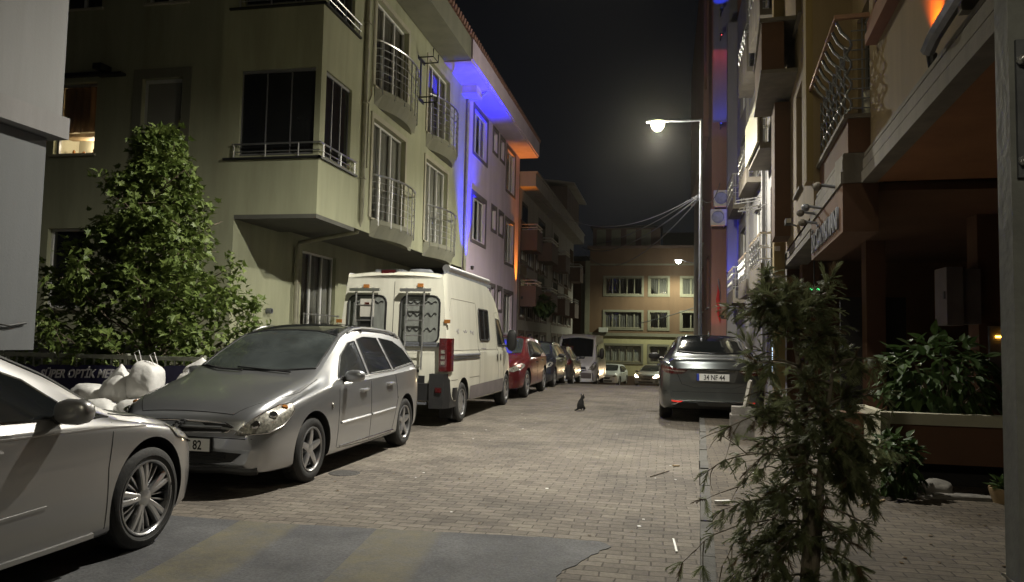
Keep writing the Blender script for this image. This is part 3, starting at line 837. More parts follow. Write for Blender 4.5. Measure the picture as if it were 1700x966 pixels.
b = row_block('shaded beige block with tall dark windows beyond the orange lit corner', 33.4, 43.5, 9.1, 'beige_far', 'brown_far', 4, [(33.9, 35.6, 3.0, 5.2), (38.6, 41.0, 3.0, 5.2), (38.6, 41.0, 5.6, 7.9), (34, 35.6, 5.6, 7.9)])
b = row_block('last dark beige block on the left with its pale eave end above the white van', 43.6, 54.0, 9.1, 'beige_far', 'brown_far', 9, [(44.2, 46.2, 3.0, 5.2), (49.0, 51.2, 3.0, 5.2), (44.2, 46.2, 5.6, 7.9), (51.8, 53.8, 5.6, 7.9)])
mb = MB(); mb.box(-10, -6.2, 47, 53.5, 9.16, 11.3); mb.build('roof_storey', 'brown_far', b)
mb = MB(); mb.prism([(-10.3, 11.9), (-5.7, 11.3), (-5.7, 11.42), (-10.3, 12.05)], 'y', 46.6, 53.9); mb.build('roof', 'beige_far', b)

# ------------------------------------------------------------------ block across the end of the street
B5 = thing('apartment_building', 'brown and yellow apartment block closing the end of the street', 'apartment building', (-2, 62, -2))
F5 = frame_y(60.0)
wm = MB(F5)
def far_ops(zb, zt): return [(-4.75, -1.9, zb, zt), (-1.25, .1, zb, zt), (1.2, 2.55, zb, zt), (3.6, 5, zb, zt)]
rowsz = [(1.0 - 1.1, 1.45 - .1), (2.55, 3.85), (5.15, 6.45)]
rowsz = [(-.05, 1.2), (2.6, 3.85), (5.25, 6.55)]
lo = [o for o in far_ops(*rowsz[0])]; up = [o for r_ in rowsz[1:] for o in far_ops(*r_)]
facade(wm, -6.0, 12, 1.95, 8.9, up); wm.F = None
wm.poly([(-6, 60, 1.95), (-6, 75, 1.95), (-6, 75, 8.9), (-6, 60, 8.9)]); wm.poly([(-6, 60, 8.9), (12, 60, 8.9), (12, 75, 8.9), (-6, 75, 8.9)])
wm.build('upper_wall', 'terracotta', B5)
wm = MB(F5); facade(wm, -6.0, 12, -4, 1.949, lo); wm.F = None; wm.poly([(-6, 60, -4), (-6, 75, -4), (-6, 75, 1.949), (-6, 60, 1.949)]); wm.build('ground_floor_wall', 'yellow_far', B5)
mb = MB(); mb.box(-5.5, 11, 60.7, 74, -3, 8.8); mb.build('room', 'void', B5)
for i, o in enumerate(lo + up):
    wide = o[1] - o[0] > 2
    window(F5, B5, *o, panes=(5 if i % 4 == 0 else 4) if wide else 2, cur='curtain' if i < 4 or i in (5,) else 'curtain_dark', sill='far_trim', fw=.07, fm='far_trim')
    mb = MB(F5); t = .17; p = .05
    mb.box(o[0] - t, o[0] - .001, -.01, p, o[2] - t, o[3] + t); mb.box(o[1] + .001, o[1] + t, -.01, p, o[2] - t, o[3] + t)
    mb.box(o[0] - .001, o[1] + .001, -.01, p, o[2] - t, o[2] - .05); mb.box(o[0] - .001, o[1] + .001, -.01, p, o[3] + .001, o[3] + t)
    mb.build('window_surround', 'far_trim', B5)
mb = MB(F5); mb.box(-6.02, 12, .002, .12, 1.95, 2.2); mb.box(-6.02, 12, .002, .1, 7.55, 7.68); mb.build('string_course', 'far_trim', B5)
mb = MB(F5); mb.box(-6.35, -5.98, -.3, .1, -4, 7.9); mb.build('corner_pilaster', 'far_trim', B5)
mb = MB(F5); mb.box(-6.2, 12, -6, .25, 8.902, 9.1); mb.box(-5.9, -.5, -3, -1.2, 9.1, 10.7); mb.build('roof_storey', 'brown_far', B5)
mb = MB(F5)
for u in (-5.6, -4.4, -3.2, -2.0): mb.box(u, u + .75, -1.19, -1.15, 9.2, 10.6)
mb.build('roof_panel', 'far_trim', B5)
mb = MB(F5); mb.box(-6.1, -.3, -5, -.9, 10.71, 10.9); mb.box(-.3, 12, -8, -2.5, 9.1, 10.5); mb.build('roof', 'void', B5)
mb = MB(F5); mb.box(-5.2, -4.5, .05, .35, 1.98 + .25, 2.6); mb.build('air_conditioner', 'ac_white', B5)
B6 = thing('apartment_building', 'brown block with a pale frame at the left end of the street', 'apartment building', (-10, 66, -2))
mb = MB(); mb.box(-16, -6.4, 63, 75, -4, 8.2); mb.build('wall', 'terracotta', B6)
F6 = frame_y(63)
mb = MB(F6); mb.box(-16, -6.4, .002, .1, 7.0, 7.15); mb.box(-7.0, -6.4, .002, .12, -4, 6.99); mb.build('trim', 'far_trim', B6)
mb = MB(F6); mb.box(-16, -6.3, -6, .3, 8.21, 8.6); mb.build('roof', 'void', B6)
# low garden wall
mb = MB(); mb.box(-6.5, 9, 57.6, 57.85, -3.5, -1.05)
mb2 = mb.build('garden_wall', 'brown_far'); tag(mb2, 'low dark wall below the yellow ground floor at the street end', 'wall')

# ------------------------------------------------------------------ grey panelled building on the near left
B0 = thing('grey_building', 'grey panelled building with a white ledge at the left edge', 'building', (-8, 3, 0))
mb = MB(); mb.box(-12, -6.0, -6, 6.42, 3.59, 12); mb.build('upper_wall', 'render_grey', B0)
mb = MB(); mb.box(-12, -6.08, -6, 6.33, 1.24, 3.35); mb.build('lower_wall', 'render_grey_d', B0)
mb = MB(); mb.box(-12, -5.94, -6, 6.46, 3.36, 3.58); mb.build('ledge', 'white_col', B0)
mb = MB(); mb.box(-12, -7.0, -6, 6.0, -.1, 1.235); mb.build('base_wall', 'white_col', B0)
mb = MB(); mb.tube([(-6.06, 5.6, 1.62), (-6.05, 5.8, 1.50), (-6.05, 6.0, 1.47), (-6.06, 6.2, 1.5)], .012, 6); mb.build('loose_cable', 'black', B0)

# side yard wall between the buildings
mb = MB(); mb.box(-12.5, -7.3, 9.6, 9.8, -.1, 1.25); tag(mb.build('yard_wall', 'white_col'), 'low pale wall behind the fence under the tree', 'wall')
# ------------------------------------------------------------------ right near building
NB = thing('apartment_building', 'tan and brown apartment building with grey ledges over a dark entrance on the near right', 'apartment building', (5, 9, 0))
dN = Vector((2.19 - 1.72, 9.2 - 2.2)).normalized()
def FN(u, n, z):      # near section; u = distance from y 2.2, n>0 towards the street
    return (1.72 + dN.x * u - dN.y * n, 2.2 + dN.y * u + dN.x * n, z)
LN = 7.01
dF = Vector((2.52 - 1.97, 17.4 - 9.2)).normalized()
def FF(u, n, z):      # far section
    return (1.97 + dF.x * u - dF.y * n, 9.2 + dF.y * u + dF.x * n, z)
LF = 8.2
def stepped_ledge(F, u0, u1, z0, root, deep=.5):
    mb = MB(F)
    mb.box(u0, u1, -deep, 0.0, z0, z0 + .13); mb.box(u0, u1, -deep, -.04, z0 + .131, z0 + .155)
    mb.box(u0, u1, -deep, -.015, z0 + .156, z0 + .27); mb.box(u0, u1, -deep, -.06, z0 + .271, z0 + .30); mb.box(u0, u1, -deep, -.03, z0 + .301, z0 + .345)
    return mb.build('ledge', 'grey_ledge', root)
stepped_ledge(FN, -3, LN, 3.32, NB, .16)
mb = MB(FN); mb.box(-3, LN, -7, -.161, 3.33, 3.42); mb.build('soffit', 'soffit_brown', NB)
mb = MB(FN); mb.F = lambda u, n, z: FN(u, n - .10, z); facade(mb, -3, LN, 3.66, 10, [(1.0, 2.3, 5.1, 6.8), (4.5, 6.5, 5.1, 6.8), (1.0, 2.3, 7.8, 9.2), (4.5, 6.5, 7.8, 9.2)])
for i in range(len(mb.v)): pass
mb.build('upper_wall', 'tan_right', NB)
def sh(F, dn): return lambda u, n, z: F(u, n + dn, z)
FNw = sh(FN, -.10)
for o in [(1.0, 2.3, 5.1, 6.8), (4.5, 6.5, 5.1, 6.8), (1.0, 2.3, 7.8, 9.2), (4.5, 6.5, 7.8, 9.2)]:
    window(FNw, NB, *o, panes=2, cur=None, fm='pvc_grey', sill='grey_ledge', surround='brown_right')
for a_ in (1.0, 4.4):
    mb = MB(FN); mb.box(a_, a_ + 2.2, -.099, .02, 4.78, 4.9); mb.box(a_, a_ + 2.2, -.099, -.0, 4.901, 5.04); mb.build('brown_sill', 'red_wall', NB)
mb = MB(FN); mb.box(3.15, 3.23, -.099, .03, 3.67, 10); mb.build('wall_joint', 'grey_ledge', NB)
mb = MB(FN); mb.tube([(2.2, .0, 3.84), (3.0, .03, 3.80), (3.75, .04, 3.75), (3.9, .05, 3.69)], .055, 8); mb.build('gutter_spout', 'galv', NB, smooth=True)
mb = MB(); mb.box(2.335, 2.50, 9.13, 9.29, 3.68, 10); mb.build('corner_pier', 'grey_ledge', NB)
t = thing('wall_spotlight', 'orange uplight on the near right wall just above the grey ledge', 'spotlight', FN(4.2, .0, 3.7))
mb = MB(FN); mb.lathe([(.03, -.0), (.04, .08), (.04, .10), (.03, .10), (.03, .09)], (4.2, -.05, 3.667), 'z', 12); mb.build('housing', 'black', t)
add_light('SPOT', 'wall_spotlight_beam', FN(4.2, -.03, 3.80), 300, (1, .16, .008), FN(4.4, -.10, 6.5), .01, 80, 1.0)
# far section ledges, sign box
mbx = stepped_ledge(FF, 0.0, 3.1, 3.33, NB, .42)
mb = MB(); mb.box(1.99, 2.188, 9.19, 9.6, 3.325, 3.66); mb.build('ledge_return', 'grey_ledge', NB)
mb = MB(FF); mb.box(0.02, 3.1, -.40, -.02, 2.76, 3.325); mb.build('sign_box', 'brown_right', NB)
mb = MB(FF); mb.box(3.101, LF, -.4, -.0, 3.12, 3.22); mb.box(3.101, LF, -.4, -.05, 3.221, 3.27); mb.box(3.101, LF, -.4, -.02, 3.271, 3.42); mb.build('lower_ledge', 'grey_ledge', NB)
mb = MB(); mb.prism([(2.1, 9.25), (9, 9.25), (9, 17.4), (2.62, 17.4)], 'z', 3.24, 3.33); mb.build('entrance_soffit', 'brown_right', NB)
mb = MB(FF); facade(mb, 2.6, LF, 3.43, 11, [(4.2, 5.2, 4.15, 6.0), (4.2, 5.2, 7.2, 9.0)]); mb.F = lambda u, n, z: FF(u, n - .55, z); facade(mb, 0.1, 2.6, 3.43, 11, [(.3, 2.2, 3.75, 6.1), (.3, 2.2, 7.0, 9.2)]); mb.F = FF; mb.poly([(2.6, 0, 3.43), (2.6, -.55, 3.43), (2.6, -.55, 11), (2.6, 0, 11)])
mb.F = sh(FF, 0)
mb.build('far_upper_wall', 'tan_right', NB)
for o in [(4.2, 5.2, 4.15, 6.0), (.3, 2.2, 3.75, 6.1), (4.2, 5.2, 7.2, 9.0), (.3, 2.2, 7.0, 9.2)]:
    window(FF if o[0] > 2.6 else (lambda u, n, z: FF(u, n - .55, z)), NB, *o, panes=2 if o[0] < 2 else 1, cur=None, fm='pvc_grey', sill='grey_ledge')
mb = MB(FF); mb.box(LF - .45, LF + .05, .001, .22, .0, 11); mb.build('pilaster', 'tan_col', NB)
mb = MB(FF); mb.box(2.6, 2.95, .001, .10, 3.9, 11); mb.build('pilaster', 'tan_col', NB)
mb = MB(); mb.poly([(2.7, 9.3, 3.34), (10, 9.3, 3.34), (10, 9.3, 11), (2.7, 9.3, 11)]); mb.poly([(2.6, 17.45, 0), (10, 17.45, 0), (10, 17.45, 11), (2.6, 17.45, 11)])
mb.poly([(2.7, 9.3, 10.9), (10, 9.3, 10.9), (10, 17.45, 10.9), (2.7, 17.45, 10.9)]); mb.build('inner_wall', 'brown_right', NB)
mb = MB(); mb.box(3.3, 9.5, 9.7, 17.2, 3.6, 10.6); mb.box(2.9, 9.5, -.5, 8.8, 3.6, 9.8); mb.build('room', 'void', NB)
# balcony with a copper coloured hand rail and wavy bars
mb = MB(FF); mb.box(.03, 2.55, -.18, -.08, 3.68, 4.08)
mb.box(.0, .029, -.50, -.08, 3.68, 4.08); mb.build('balcony_parapet', 'brown_right', NB)
mb = MB(FF); mb.box(-.03, 2.58, -.20, -.03, 4.081, 4.13); mb.box(-.03, .06, -.52, -.201, 4.081, 4.13); mb.build('balcony_coping', 'grey_ledge', NB)
mb = MB(FF)
mb.box(-.02, .03, -.36, .06, 5.27, 5.32); mb.box(.031, 2.6, .02, .06, 5.27, 5.31)
mb.build('hand_rail', 'steel_rust', NB)
mb = MB(FF)
for k in range(9):
    z = 4.2 + k * .115; mb.tube([(.0, -.36, z), (.0, -.12, z)], .009, 5)
mb.tube([(.0, -.24, 4.13), (.0, -.24, 5.27)], .010, 5)
for k in range(8):
    u = .05 + k * .31
    pts = [(u + .04 * math.sin(j * 1.1), -.10 + .03 * math.cos(j * 1.1), 4.13 + j * .042) for j in range(23)]
    mb.tube(pts, .016, 5)
    mb.tube([(u, -.10, 5.05), (u + .04, -.03, 5.15), (u + .02, .03, 5.27)], .020, 5)
    for j in range(6):
        mb.tube([(u, -.1, 4.18 + j * .15), (u + .15, -.08, 4.26 + j * .15), (u + .31, -.1, 4.18 + j * .15)], .010, 4)
mb.build('wavy_railing', 'galv', NB, smooth=True)
mb = MB(FF); mb.lathe([(.06, 0), (.06, .26), (.045, .29), (0, .29)], (.12, -.32, 4.14), 'z', 16); mb.build('balcony_pot', 'ac_white', NB, smooth=True)
# closed dark bay above
mb = MB(FF); mb.box(4.9, 7.55, .23, .62, 6.45, 7.35); mb.build('bay_parapet', 'brown_right', NB)
mb = MB(FF); mb.box(4.85, 7.6, .001, .66, 7.351, 7.42); mb.box(4.85, 7.6, .001, .64, 6.38, 6.449); mb.build('bay_coping', 'grey_ledge', NB)
mb = MB(FF); mb.box(6.35, 7.3, .002, .3, 3.6, 6.3); mb.build('window_bay', 'brown_right', NB)
# letters along the sign box, worn and hard to read
me_root = mb
o0 = FF(0.15, 0.002, 2.86); xd = Vector(FF(1, 0, 0)) - Vector(FF(0, 0, 0))
# seen from the street the text runs from far to near
pp = FF(1.55, .0, 2.84)
place_text('sign_letters', 'İNCİ APARTMANI', .37, pp, -xd, (0, 0, 1), 'galv', NB, bold=.006, sx=.86, extrude=.012)
for k, (u, z) in enumerate(((2.45, 3.38), (1.75, 3.34), (2.2, 3.2), (0.45, 3.37))):
    t = thing('wall_floodlight', ['small dark floodlight on the far part of the sign ledge', 'rounded floodlight above the middle of the lettered sign', 'small floodlight bracket just under the ledge by the sign', 'small round lamp at the near end of the lettered sign'][k], 'floodlight', FF(u, .1, z))
    mb = MB(FF); mb.tube([(u, 0, z), (u, .16, z + .03)], .02, 6); mb.build('arm', 'galv', t)
    mb = MB(FF); mb.lathe([(.02, -.07), (.045, -.03), (.055, .03), (.04, .035), (0, .02)], (u, .2, z + .02), 'x', 14); mb.build('head', 'grey_ledge' if k != 1 else 'galv', t, smooth=True)
for k, (u, z) in enumerate(((5.2, 3.62), (7.9, 3.45))):
    t = thing('security_camera', ['black bullet camera on the wall above the lower ledge', 'small white camera on the ochre pilaster by the juniper top'][k], 'camera', FF(u, .1, z))
    mb = MB(FF); mb.tube([(u, 0, z), (u, .12, z + .05)], .02, 6); mb.build('bracket', 'galv', t)
    mb = MB(FF); mb.box(u - .2, u + .1, .1, .2, z + .02, z + .12); mb.build('body', 'black' if k == 0 else 'ac_white', t)
    mb = MB(FF); mb.box(u - .215, u - .201, .11, .19, z + .03, z + .11); mb.build('lens_ring', 'ac_white', t)

# dark entrance area
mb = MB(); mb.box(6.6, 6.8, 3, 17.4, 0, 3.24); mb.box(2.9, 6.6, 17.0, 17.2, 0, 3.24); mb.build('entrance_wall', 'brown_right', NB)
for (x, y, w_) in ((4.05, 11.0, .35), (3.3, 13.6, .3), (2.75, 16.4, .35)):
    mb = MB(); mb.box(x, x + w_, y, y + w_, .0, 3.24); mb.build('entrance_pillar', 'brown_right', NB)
mb = MB(); mb.box(2.95, 4.0, 13.9, 13.95, .1, 2.3); mb.build('entrance_door', 'void', NB)
t = thing('meter_cabinet', 'pale wall mounted meter cabinet in the dark entrance', 'meter cabinet', (3.7, 11, 1.75))
mb = MB(); mb.box(3.62, 3.82, 10.85, 11.3, 1.75, 2.52); mb.box(3.83, 4.045, 10.9, 11.3, 1.77, 2.5); mb.build('cabinet', 'trim_dark', t)
mb = MB(); mb.box(3.61, 3.617, 10.9, 10.97, 2.1, 2.2); mb.build('lock', 'black', t)
t = thing('intercom_panel', 'intercom panel with a thin lit orange strip in the dark entrance', 'intercom', (4.2, 10.95, 1.6))
mb = MB(); mb.box(4.15, 4.5, 10.93, 10.99, 1.15, 1.75); mb.build('panel', 'galv', t)
mb = MB(); mb.box(4.22, 4.4, 10.915, 10.929, 1.60, 1.62); mb.build('lit_strip', 'led_orange', t)
t = thing('door_sensor', 'tiny green lit sensor under the soffit behind the juniper top', 'sensor light', (2.55, 14, 2.4))
mb = MB(); mb.box(2.45, 2.65, 13.98, 14.05, 2.40, 2.46); mb.tube([(2.55, 14.02, 2.46), (2.55, 14.02, 3.24)], .012, 6); mb.build('housing', 'black', t)
mb = MB(); mb.box(2.47, 2.63, 13.972, 13.979, 2.415, 2.45); mb.build('lens', 'led_green', t)
# planter in front of the entrance
PL = thing('planter', 'long brown masonry planter with a pale rim in front of the entrance', 'planter', (3.5, 8.2, .08))
mb = MB(); mb.box(2.14, 6.5, 8.0, 8.9, .33, .70); mb.build('trough', 'brown_right', PL)
mb = MB(); mb.box(2.05, 2.138, 7.97, 8.9, .08, .81); mb.box(2.141, 6.5, 7.96, 8.1, .701, .81); mb.build('rim', 'cream_trim', PL)
mb = MB(); mb.box(1.78, 2.048, 8.6, 8.9, .08, .74); mb.build('end_block', 'brown_right', PL)
mb = MB(); mb.box(2.3, 6.5, 8.25, 8.8, .08, .329); mb.build('plinth', 'void', PL)  # near-black colour stands in for the recess shade under the trough
mb = MB(); mb.box(2.15, 6.5, 8.11, 8.85, .701, .74); mb.build('soil', 'soil', PL)

# ------------------------------------------------------------------ second building on the right
M['lit_panel'] = mat('pale_balcony_panel', (0.38, 0.37, 0.27), 0.6, var=0.1)
RB = thing('apartment_building', 'narrow looking off white apartment building with curly steel balconies and a blue lit column', 'apartment building', (6, 24, 0))
XR = 2.62
def FR(u, n, z): return (XR - n, u, z)
ops = []
for z in (3.3, 6.5, 9.7): ops += [(18.6, 20.2, z, z + 2.2), (22.2, 24.0, z, z + 2.2), (26.5, 28.3, z, z + 2.2)]
mb = MB(FR); facade(mb, 17.5, 30, -1, 14, ops); mb.F = None
mb.poly([(XR, 30, -1), (10, 30, -1), (10, 30, 14), (XR, 30, 14)]); mb.poly([(XR, 17.5, 8), (10, 17.5, 8), (10, 17.5, 14), (XR, 17.5, 14)]); mb.poly([(XR, 17.5, 14), (10, 17.5, 14), (10, 30, 14), (XR, 30, 14)])
mb.build('wall', 'white_col', RB)
mb = MB(); mb.box(3.4, 9.8, 17.7, 29.8, -.5, 13.8); mb.build('room', 'void', RB)
for o in ops: window(FR, RB, *o, panes=2, cur=None, sill=False)
def curly_balcony(root, y0, y1, z, out, solid):
    mb = MB(FR); mb.box(y0, y1, .002, out, z - .15, z); 
    mb.prism([(y0, z - .5), (y1, z - .15), (y0, z - .15)], 'x', 0, 0) if False else None
    mb.box(y0, y1, out - .07, out, z + .001, z + solid)
    mb.build('balcony_slab', 'grey_ledge', root)
    mb = MB(FR)
    top = z + 1.05
    mb.tube([(y0, 0, top), (y0, out, top), (y1, out, top), (y1, 0, top)], .026, 7)
    for zz in (z + solid + .1, z + solid + .35): mb.tube([(y0, 0, zz), (y0, out, zz), (y1, out, zz), (y1, 0, zz)], .012, 5)
    k = y0 + .1; i = 0
    while k < y1:
        if i % 2 == 0: mb.tube([(k, out, z + solid), (k, out, top)], .014, 5)
        else:
            c = (z + solid + top) / 2
            mb.tube([(k + .09 * math.sin(a), out + .02, c + .13 + .1 * math.cos(a)) for a in [j * .7 for j in range(10)]], .013, 5)
            mb.tube([(k + .09 * math.sin(a), out + .02, c - .13 - .1 * math.cos(a)) for a in [j * .7 for j in range(10)]], .013, 5)
        k += .22; i += 1
    for n_ in (.15, .35): mb.tube([(y0, n_, z), (y0, n_, top)], .012, 5)
    mb.build('curly_railing', 'steel', root, smooth=True)
for (y0, y1, z, out, s_) in ((18.2, 20.6, 3.0, .48, .35), (22.0, 24.4, 3.0, .42, .3), (18.2, 20.6, 6.2, .5, .9), (22.0, 24.4, 6.2, .42, .3), (26.3, 28.6, 3.0, .42, .3), (26.3, 28.6, 6.2, .42, .3), (18.2, 20.6, 9.4, .5, .9), (22, 24.4, 9.4, .42, .9)):
    curly_balcony(RB, y0, y1, z, out, s_)
for y in (21.2, 25.3):
    mb = MB(FR); mb.box(y, y + .25, .002, .09, -.5, 13.9); mb.build('column', 'white_col', RB)
mb = MB(FR); mb.box(29.5, 29.95, .002, .36, -1, 13.9); mb.build('column', 'white_col', RB)
mb = MB(FR); mb.box(18.0, 20.7, .53, .58, 6.15, 7.2); mb.build('balcony_panel', 'lit_panel', RB)
mb = MB(FR)
for (y, z) in ((20.9, 5.2), (21.9, 5.6)):
    mb.tube([(y, 0, z), (y, .7, z - .1), (y + .5, .7, z - .1), (y + .5, 0, z)], .018, 5)
for q in range(4): mb.tube([(20.9, .1 + q * .15, 5.2), (21.9, .1 + q * .15, 5.1)], .008, 4)
mb.build('drying_rack', 'steel', RB)
mb = MB(FR); mb.box(18.9, 19.35, .002, .03, 1.0, 1.75); mb.box(19.4, 19.75, .002, .03, .8, 1.6); mb.build('lit_shop_window', 'shop_glow', RB)
mb = MB(FR); mb.box(18.85, 19.8, .031, .05, 1.28, 1.31); mb.box(19.36, 19.39, .002, .05, .7, 1.8); mb.build('window_bars', 'black', RB)
mb = MB(FR); mb.box(17.9, 21, .2, .7, 2.2, 2.35); mb.build('entrance_canopy', 'black', RB)
t = thing('column_spotlight', 'blue uplight at the foot of the column on the right', 'spotlight', (2.05, 29.4, 2.55))
mb = MB(); mb.lathe([(.05, -.14), (.07, -.02), (.07, 0), (.05, 0), (.05, -.015)], (2.07, 29.35, 2.55), 'z', 12); mb.tube([(2.07, 29.35, 2.42), (2.26, 29.6, 2.42)], .02, 6); mb.build('housing', 'black', t)
mb = MB(); mb.lathe([(.049, 0), (.049, .004)], (2.07, 29.35, 2.538), 'z', 12); mb.build('lens', 'led_blue', t)
add_light('SPOT', 'column_spotlight_beam', (2.12, 29.32, 2.6), 2200, (.008, .02, 1), (2.34, 29.52, 7), .03, 30, .9)

# ------------------------------------------------------------------ third, reddish building on the right
RC = thing('apartment_building', 'tall reddish apartment building with blue and red lit upper wall behind the street lamp post', 'apartment building', (6, 38, 0))
XC = 1.74
def FC(u, n, z): return (XC - n, u, z)
mb = MB(FC); facade(mb, 30.6, 50, -3, 18, [(32.5, 34.2, 3, 5.2), (37, 39, 3, 5.2), (37, 39, 6.3, 8.4), (42, 44, 3, 5.2)]); mb.F = None
mb.poly([(XC, 30.6, -3), (10, 30.6, -3), (10, 30.6, 18), (XC, 30.6, 18)]); mb.poly([(XC, 30.6, 18), (10, 30.6, 18), (10, 50, 18), (XC, 50, 18)])
mb.build('wall', 'red_wall', RC)
for o in [(32.5, 34.2, 3, 5.2), (37, 39, 3, 5.2), (37, 39, 6.3, 8.4), (42, 44, 3, 5.2)]: window(FC, RC, *o, panes=2, cur=None, sill='cream_trim')
mb = MB(); mb.box(1.78, 2.7, 30.52, 30.598, 10.3, 18); mb.build('upper_panel', 'white_col', RC)
mb = MB(FC); mb.box(33.0, 50, .002, .22, 10.4, 19); mb.build('brown_bay', 'red_wall', RC)
mb = MB(FC); mb.tube([(31.2, .25, 18), (31.2, .25, 12.5), (31.6, .2, 12.0)], .05, 8); mb.build('drainpipe', 'brown_right', RC, smooth=True)
for k, (y, z, col, m_, tgt, pw) in enumerate(((31.6, 14.6, (.02, .05, 1), 'led_blue', (2.0, 30.6, 16.2), 170), (32.5, 13.6, (1, .08, .10), 'led_red', (2.0, 30.6, 12.6), 38), (34.4, 10.0, (.02, .05, 1), 'led_blue', (2.0, 30.6, 11.0), 45))):
    t = thing('facade_spotlight', ['blue lit fitting high on the reddish building', 'red lit fitting in the middle of the reddish building wall', 'lower blue fitting beside the lamp post arm'][k], 'spotlight', (2.05, 30.5, z))
    mb = MB(); mb.lathe([(.05, -.06), (.07, .04), (0, .06)], (2.05, 29.9, z), 'z', 10); mb.tube([(2.05, 29.9, z), (2.05, 30.52, z)], .02, 6); mb.build('housing', 'black', t)
    add_light('SPOT', 'facade_spotlight_beam', (2.05, 29.75, z), pw, col, tgt, .03, 60, .3)
for k, (y, z) in enumerate(((31.6, 6.85), (32.4, 6.1))):
    t = thing('air_conditioner', ['upper of the two outdoor air conditioner units beside the lamp post', 'lower of the two outdoor air conditioner units, on an orange lit bracket'][k], 'air conditioner', (2.1, 30.4, z))
    xo = 1.80 - .12 * k
    mb = MB(); mb.box(xo, xo + .62, 30.2, 30.5, z, z + .62); mb.build('casing', 'ac_white', t)
    mb = MB(); mb.lathe([(.05, 0), (.22, 0), (.24, -.012), (.22, -.02), (.05, -.01)], (xo + .27, 30.197, z + .31), 'y', 20); mb.build('fan_grille', 'galv', t)
    mb = MB(); mb.box(xo + .02, xo + .06, 30.15, 30.6, z - .06, z - .003); mb.box(xo + .5, xo + .54, 30.15, 30.6, z - .06, z - .003); mb.box(xo + .061, xo + .499, 30.16, 30.2, z - .055, z - .01); mb.build('bracket', 'steel_rust', t)
t = thing('shop_flag', 'small red flag hanging by the reddish wall right of the lamp post', 'flag', (1.9, 31.2, 2))
mb = MB(); mb.tube([(2.1, 30.6, 3.2), (1.98, 30.3, 4.0)], .02, 6); mb.build('flag_pole', 'galv', t)
M['flag_red'] = mat('red_flag_cloth', (0.5, 0.03, 0.03), 0.8, var=.3, scale=3)
mb = MB()
for k in range(6):
    a = k / 6; b2 = (k + 1) / 6
    mb.poly([(2.04 - .02 * math.sin(k * 2), 30.4, 3.5 - 1.2 * a), (1.93 + .03 * math.sin(k * 1.5), 30.32, 3.8 - 1.2 * a), (1.93 + .03 * math.sin(k * 1.5 + 1.5), 30.32, 3.8 - 1.2 * b2), (2.04 - .02 * math.sin(k * 2 + 2), 30.4, 3.5 - 1.2 * b2)])
mb.build('flag_cloth', 'flag_red', t)
t2 = add_light('SPOT', 'shop_glow', (1.5, 29.9, 2.0), 14, (1, .15, .1), (2.1, 30.6, 2.8), .05, 70, .8)

# ------------------------------------------------------------------ street lamps
def street_lamp(label, base, h, head, m_lens, power, col, spot=165, mpole='galv', r=.075):
    t = thing('street_lamp', label, 'street lamp', base)
    bx, by, bz = base; hx, hy, hz = head
    mb = MB(); mb.tube([(bx, by, bz), (bx, by, bz + h * .5), (bx, by, bz + h)], [r, r * .85, r * .6], 16); mb.lathe([(r * 1.9, 0), (r * 1.9, .03), (r * 1.2, .05), (r * 1.05, .3)], (bx, by, bz), 'z', 16)
    mb.build('pole', mpole, t, smooth=True)
    d = Vector((hx - bx, hy - by, 0)); L_ = d.length; d.normalize()
    mb = MB(); mb.tube([(bx, by, bz + h - .03), (bx + d.x * L_ * .5, by + d.y * L_ * .5, (bz + h + hz) / 2 + .0), (hx - d.x * .25, hy - d.y * .25, hz + .06)], [.035, .03, .028], 10)
    mb.build('arm', mpole, t, smooth=True)
    mb = MB()
    sx = []
    for k in range(9):
        s_ = k / 8; w_ = .13 * math.sin(math.pi * min(1, .15 + s_ * .8)) + .02
        sx.append((s_ * .62 - .31, w_))
    ring = []
    for (s_, w_) in sx:
        c = Vector((hx, hy, hz + .03)) + d * (-s_)
        nrm = Vector((-d.y, d.x, 0))
        r_ = []
        for j in range(10):
            a = math.pi * j / 9
            p = c + nrm * (w_ * math.cos(a)) + Vector((0, 0, .09 * math.sin(a) * (w_ / .15)))
            r_.append(mb.P(tuple(p)))
        ring.append(r_)
    for A, B_ in zip(ring, ring[1:]):
        for j in range(9): mb.f.append([A[j], A[j + 1], B_[j + 1], B_[j]])
        mb.f.append([A[9], A[0], B_[0], B_[9]])
    mb.f.append(ring[0][::-1]); mb.f.append(ring[-1])
    mb.build('lamp_head', mpole, t, smooth=True)
    mb = MB()
    for k in range(1): 
        mb.lathe([(0, -.24), (.08, -.22), (.15, -.14), (.175, -.05), (.17, 0)], (hx, hy, hz + .02), 'z', 20)  # bowl enlarged to stand in for the glare round the lamp
    mb.build('lens', m_lens, t, smooth=True)
    if power:
        add_light('SPOT', 'street_lamp_light', (hx, hy, hz - .27), power, col, (hx, hy, hz - 5), .07, spot, .5)
    return t
LAMP_MAIN = street_lamp('tall galvanised street lamp with its lit head over the road behind the parked grey saloon', (.90, 21.0, 0), 7.62, (-.27, 21.0, 7.55), 'lamp_lens', 2200, LAMP_COL, r=.052)
add_light('POINT', 'street_lamp_glow', (-.27, 20.98, 7.22), 500, LAMP_COL, size=.1)
street_lamp('distant small street lamp in front of the brown block', (2.2, 57, -1.9), 9.3, (.85, 57, 7.6), 'lamp_lens_far', 2200, (.92, 1, .75), r=.06)
NL = street_lamp('near street lamp on the right hand building corner above the road', (2.0, 7.2, 9.9), .3, (-.5, 7.7, 8.3), 'lamp_lens', 0, LAMP_COL) if False else None
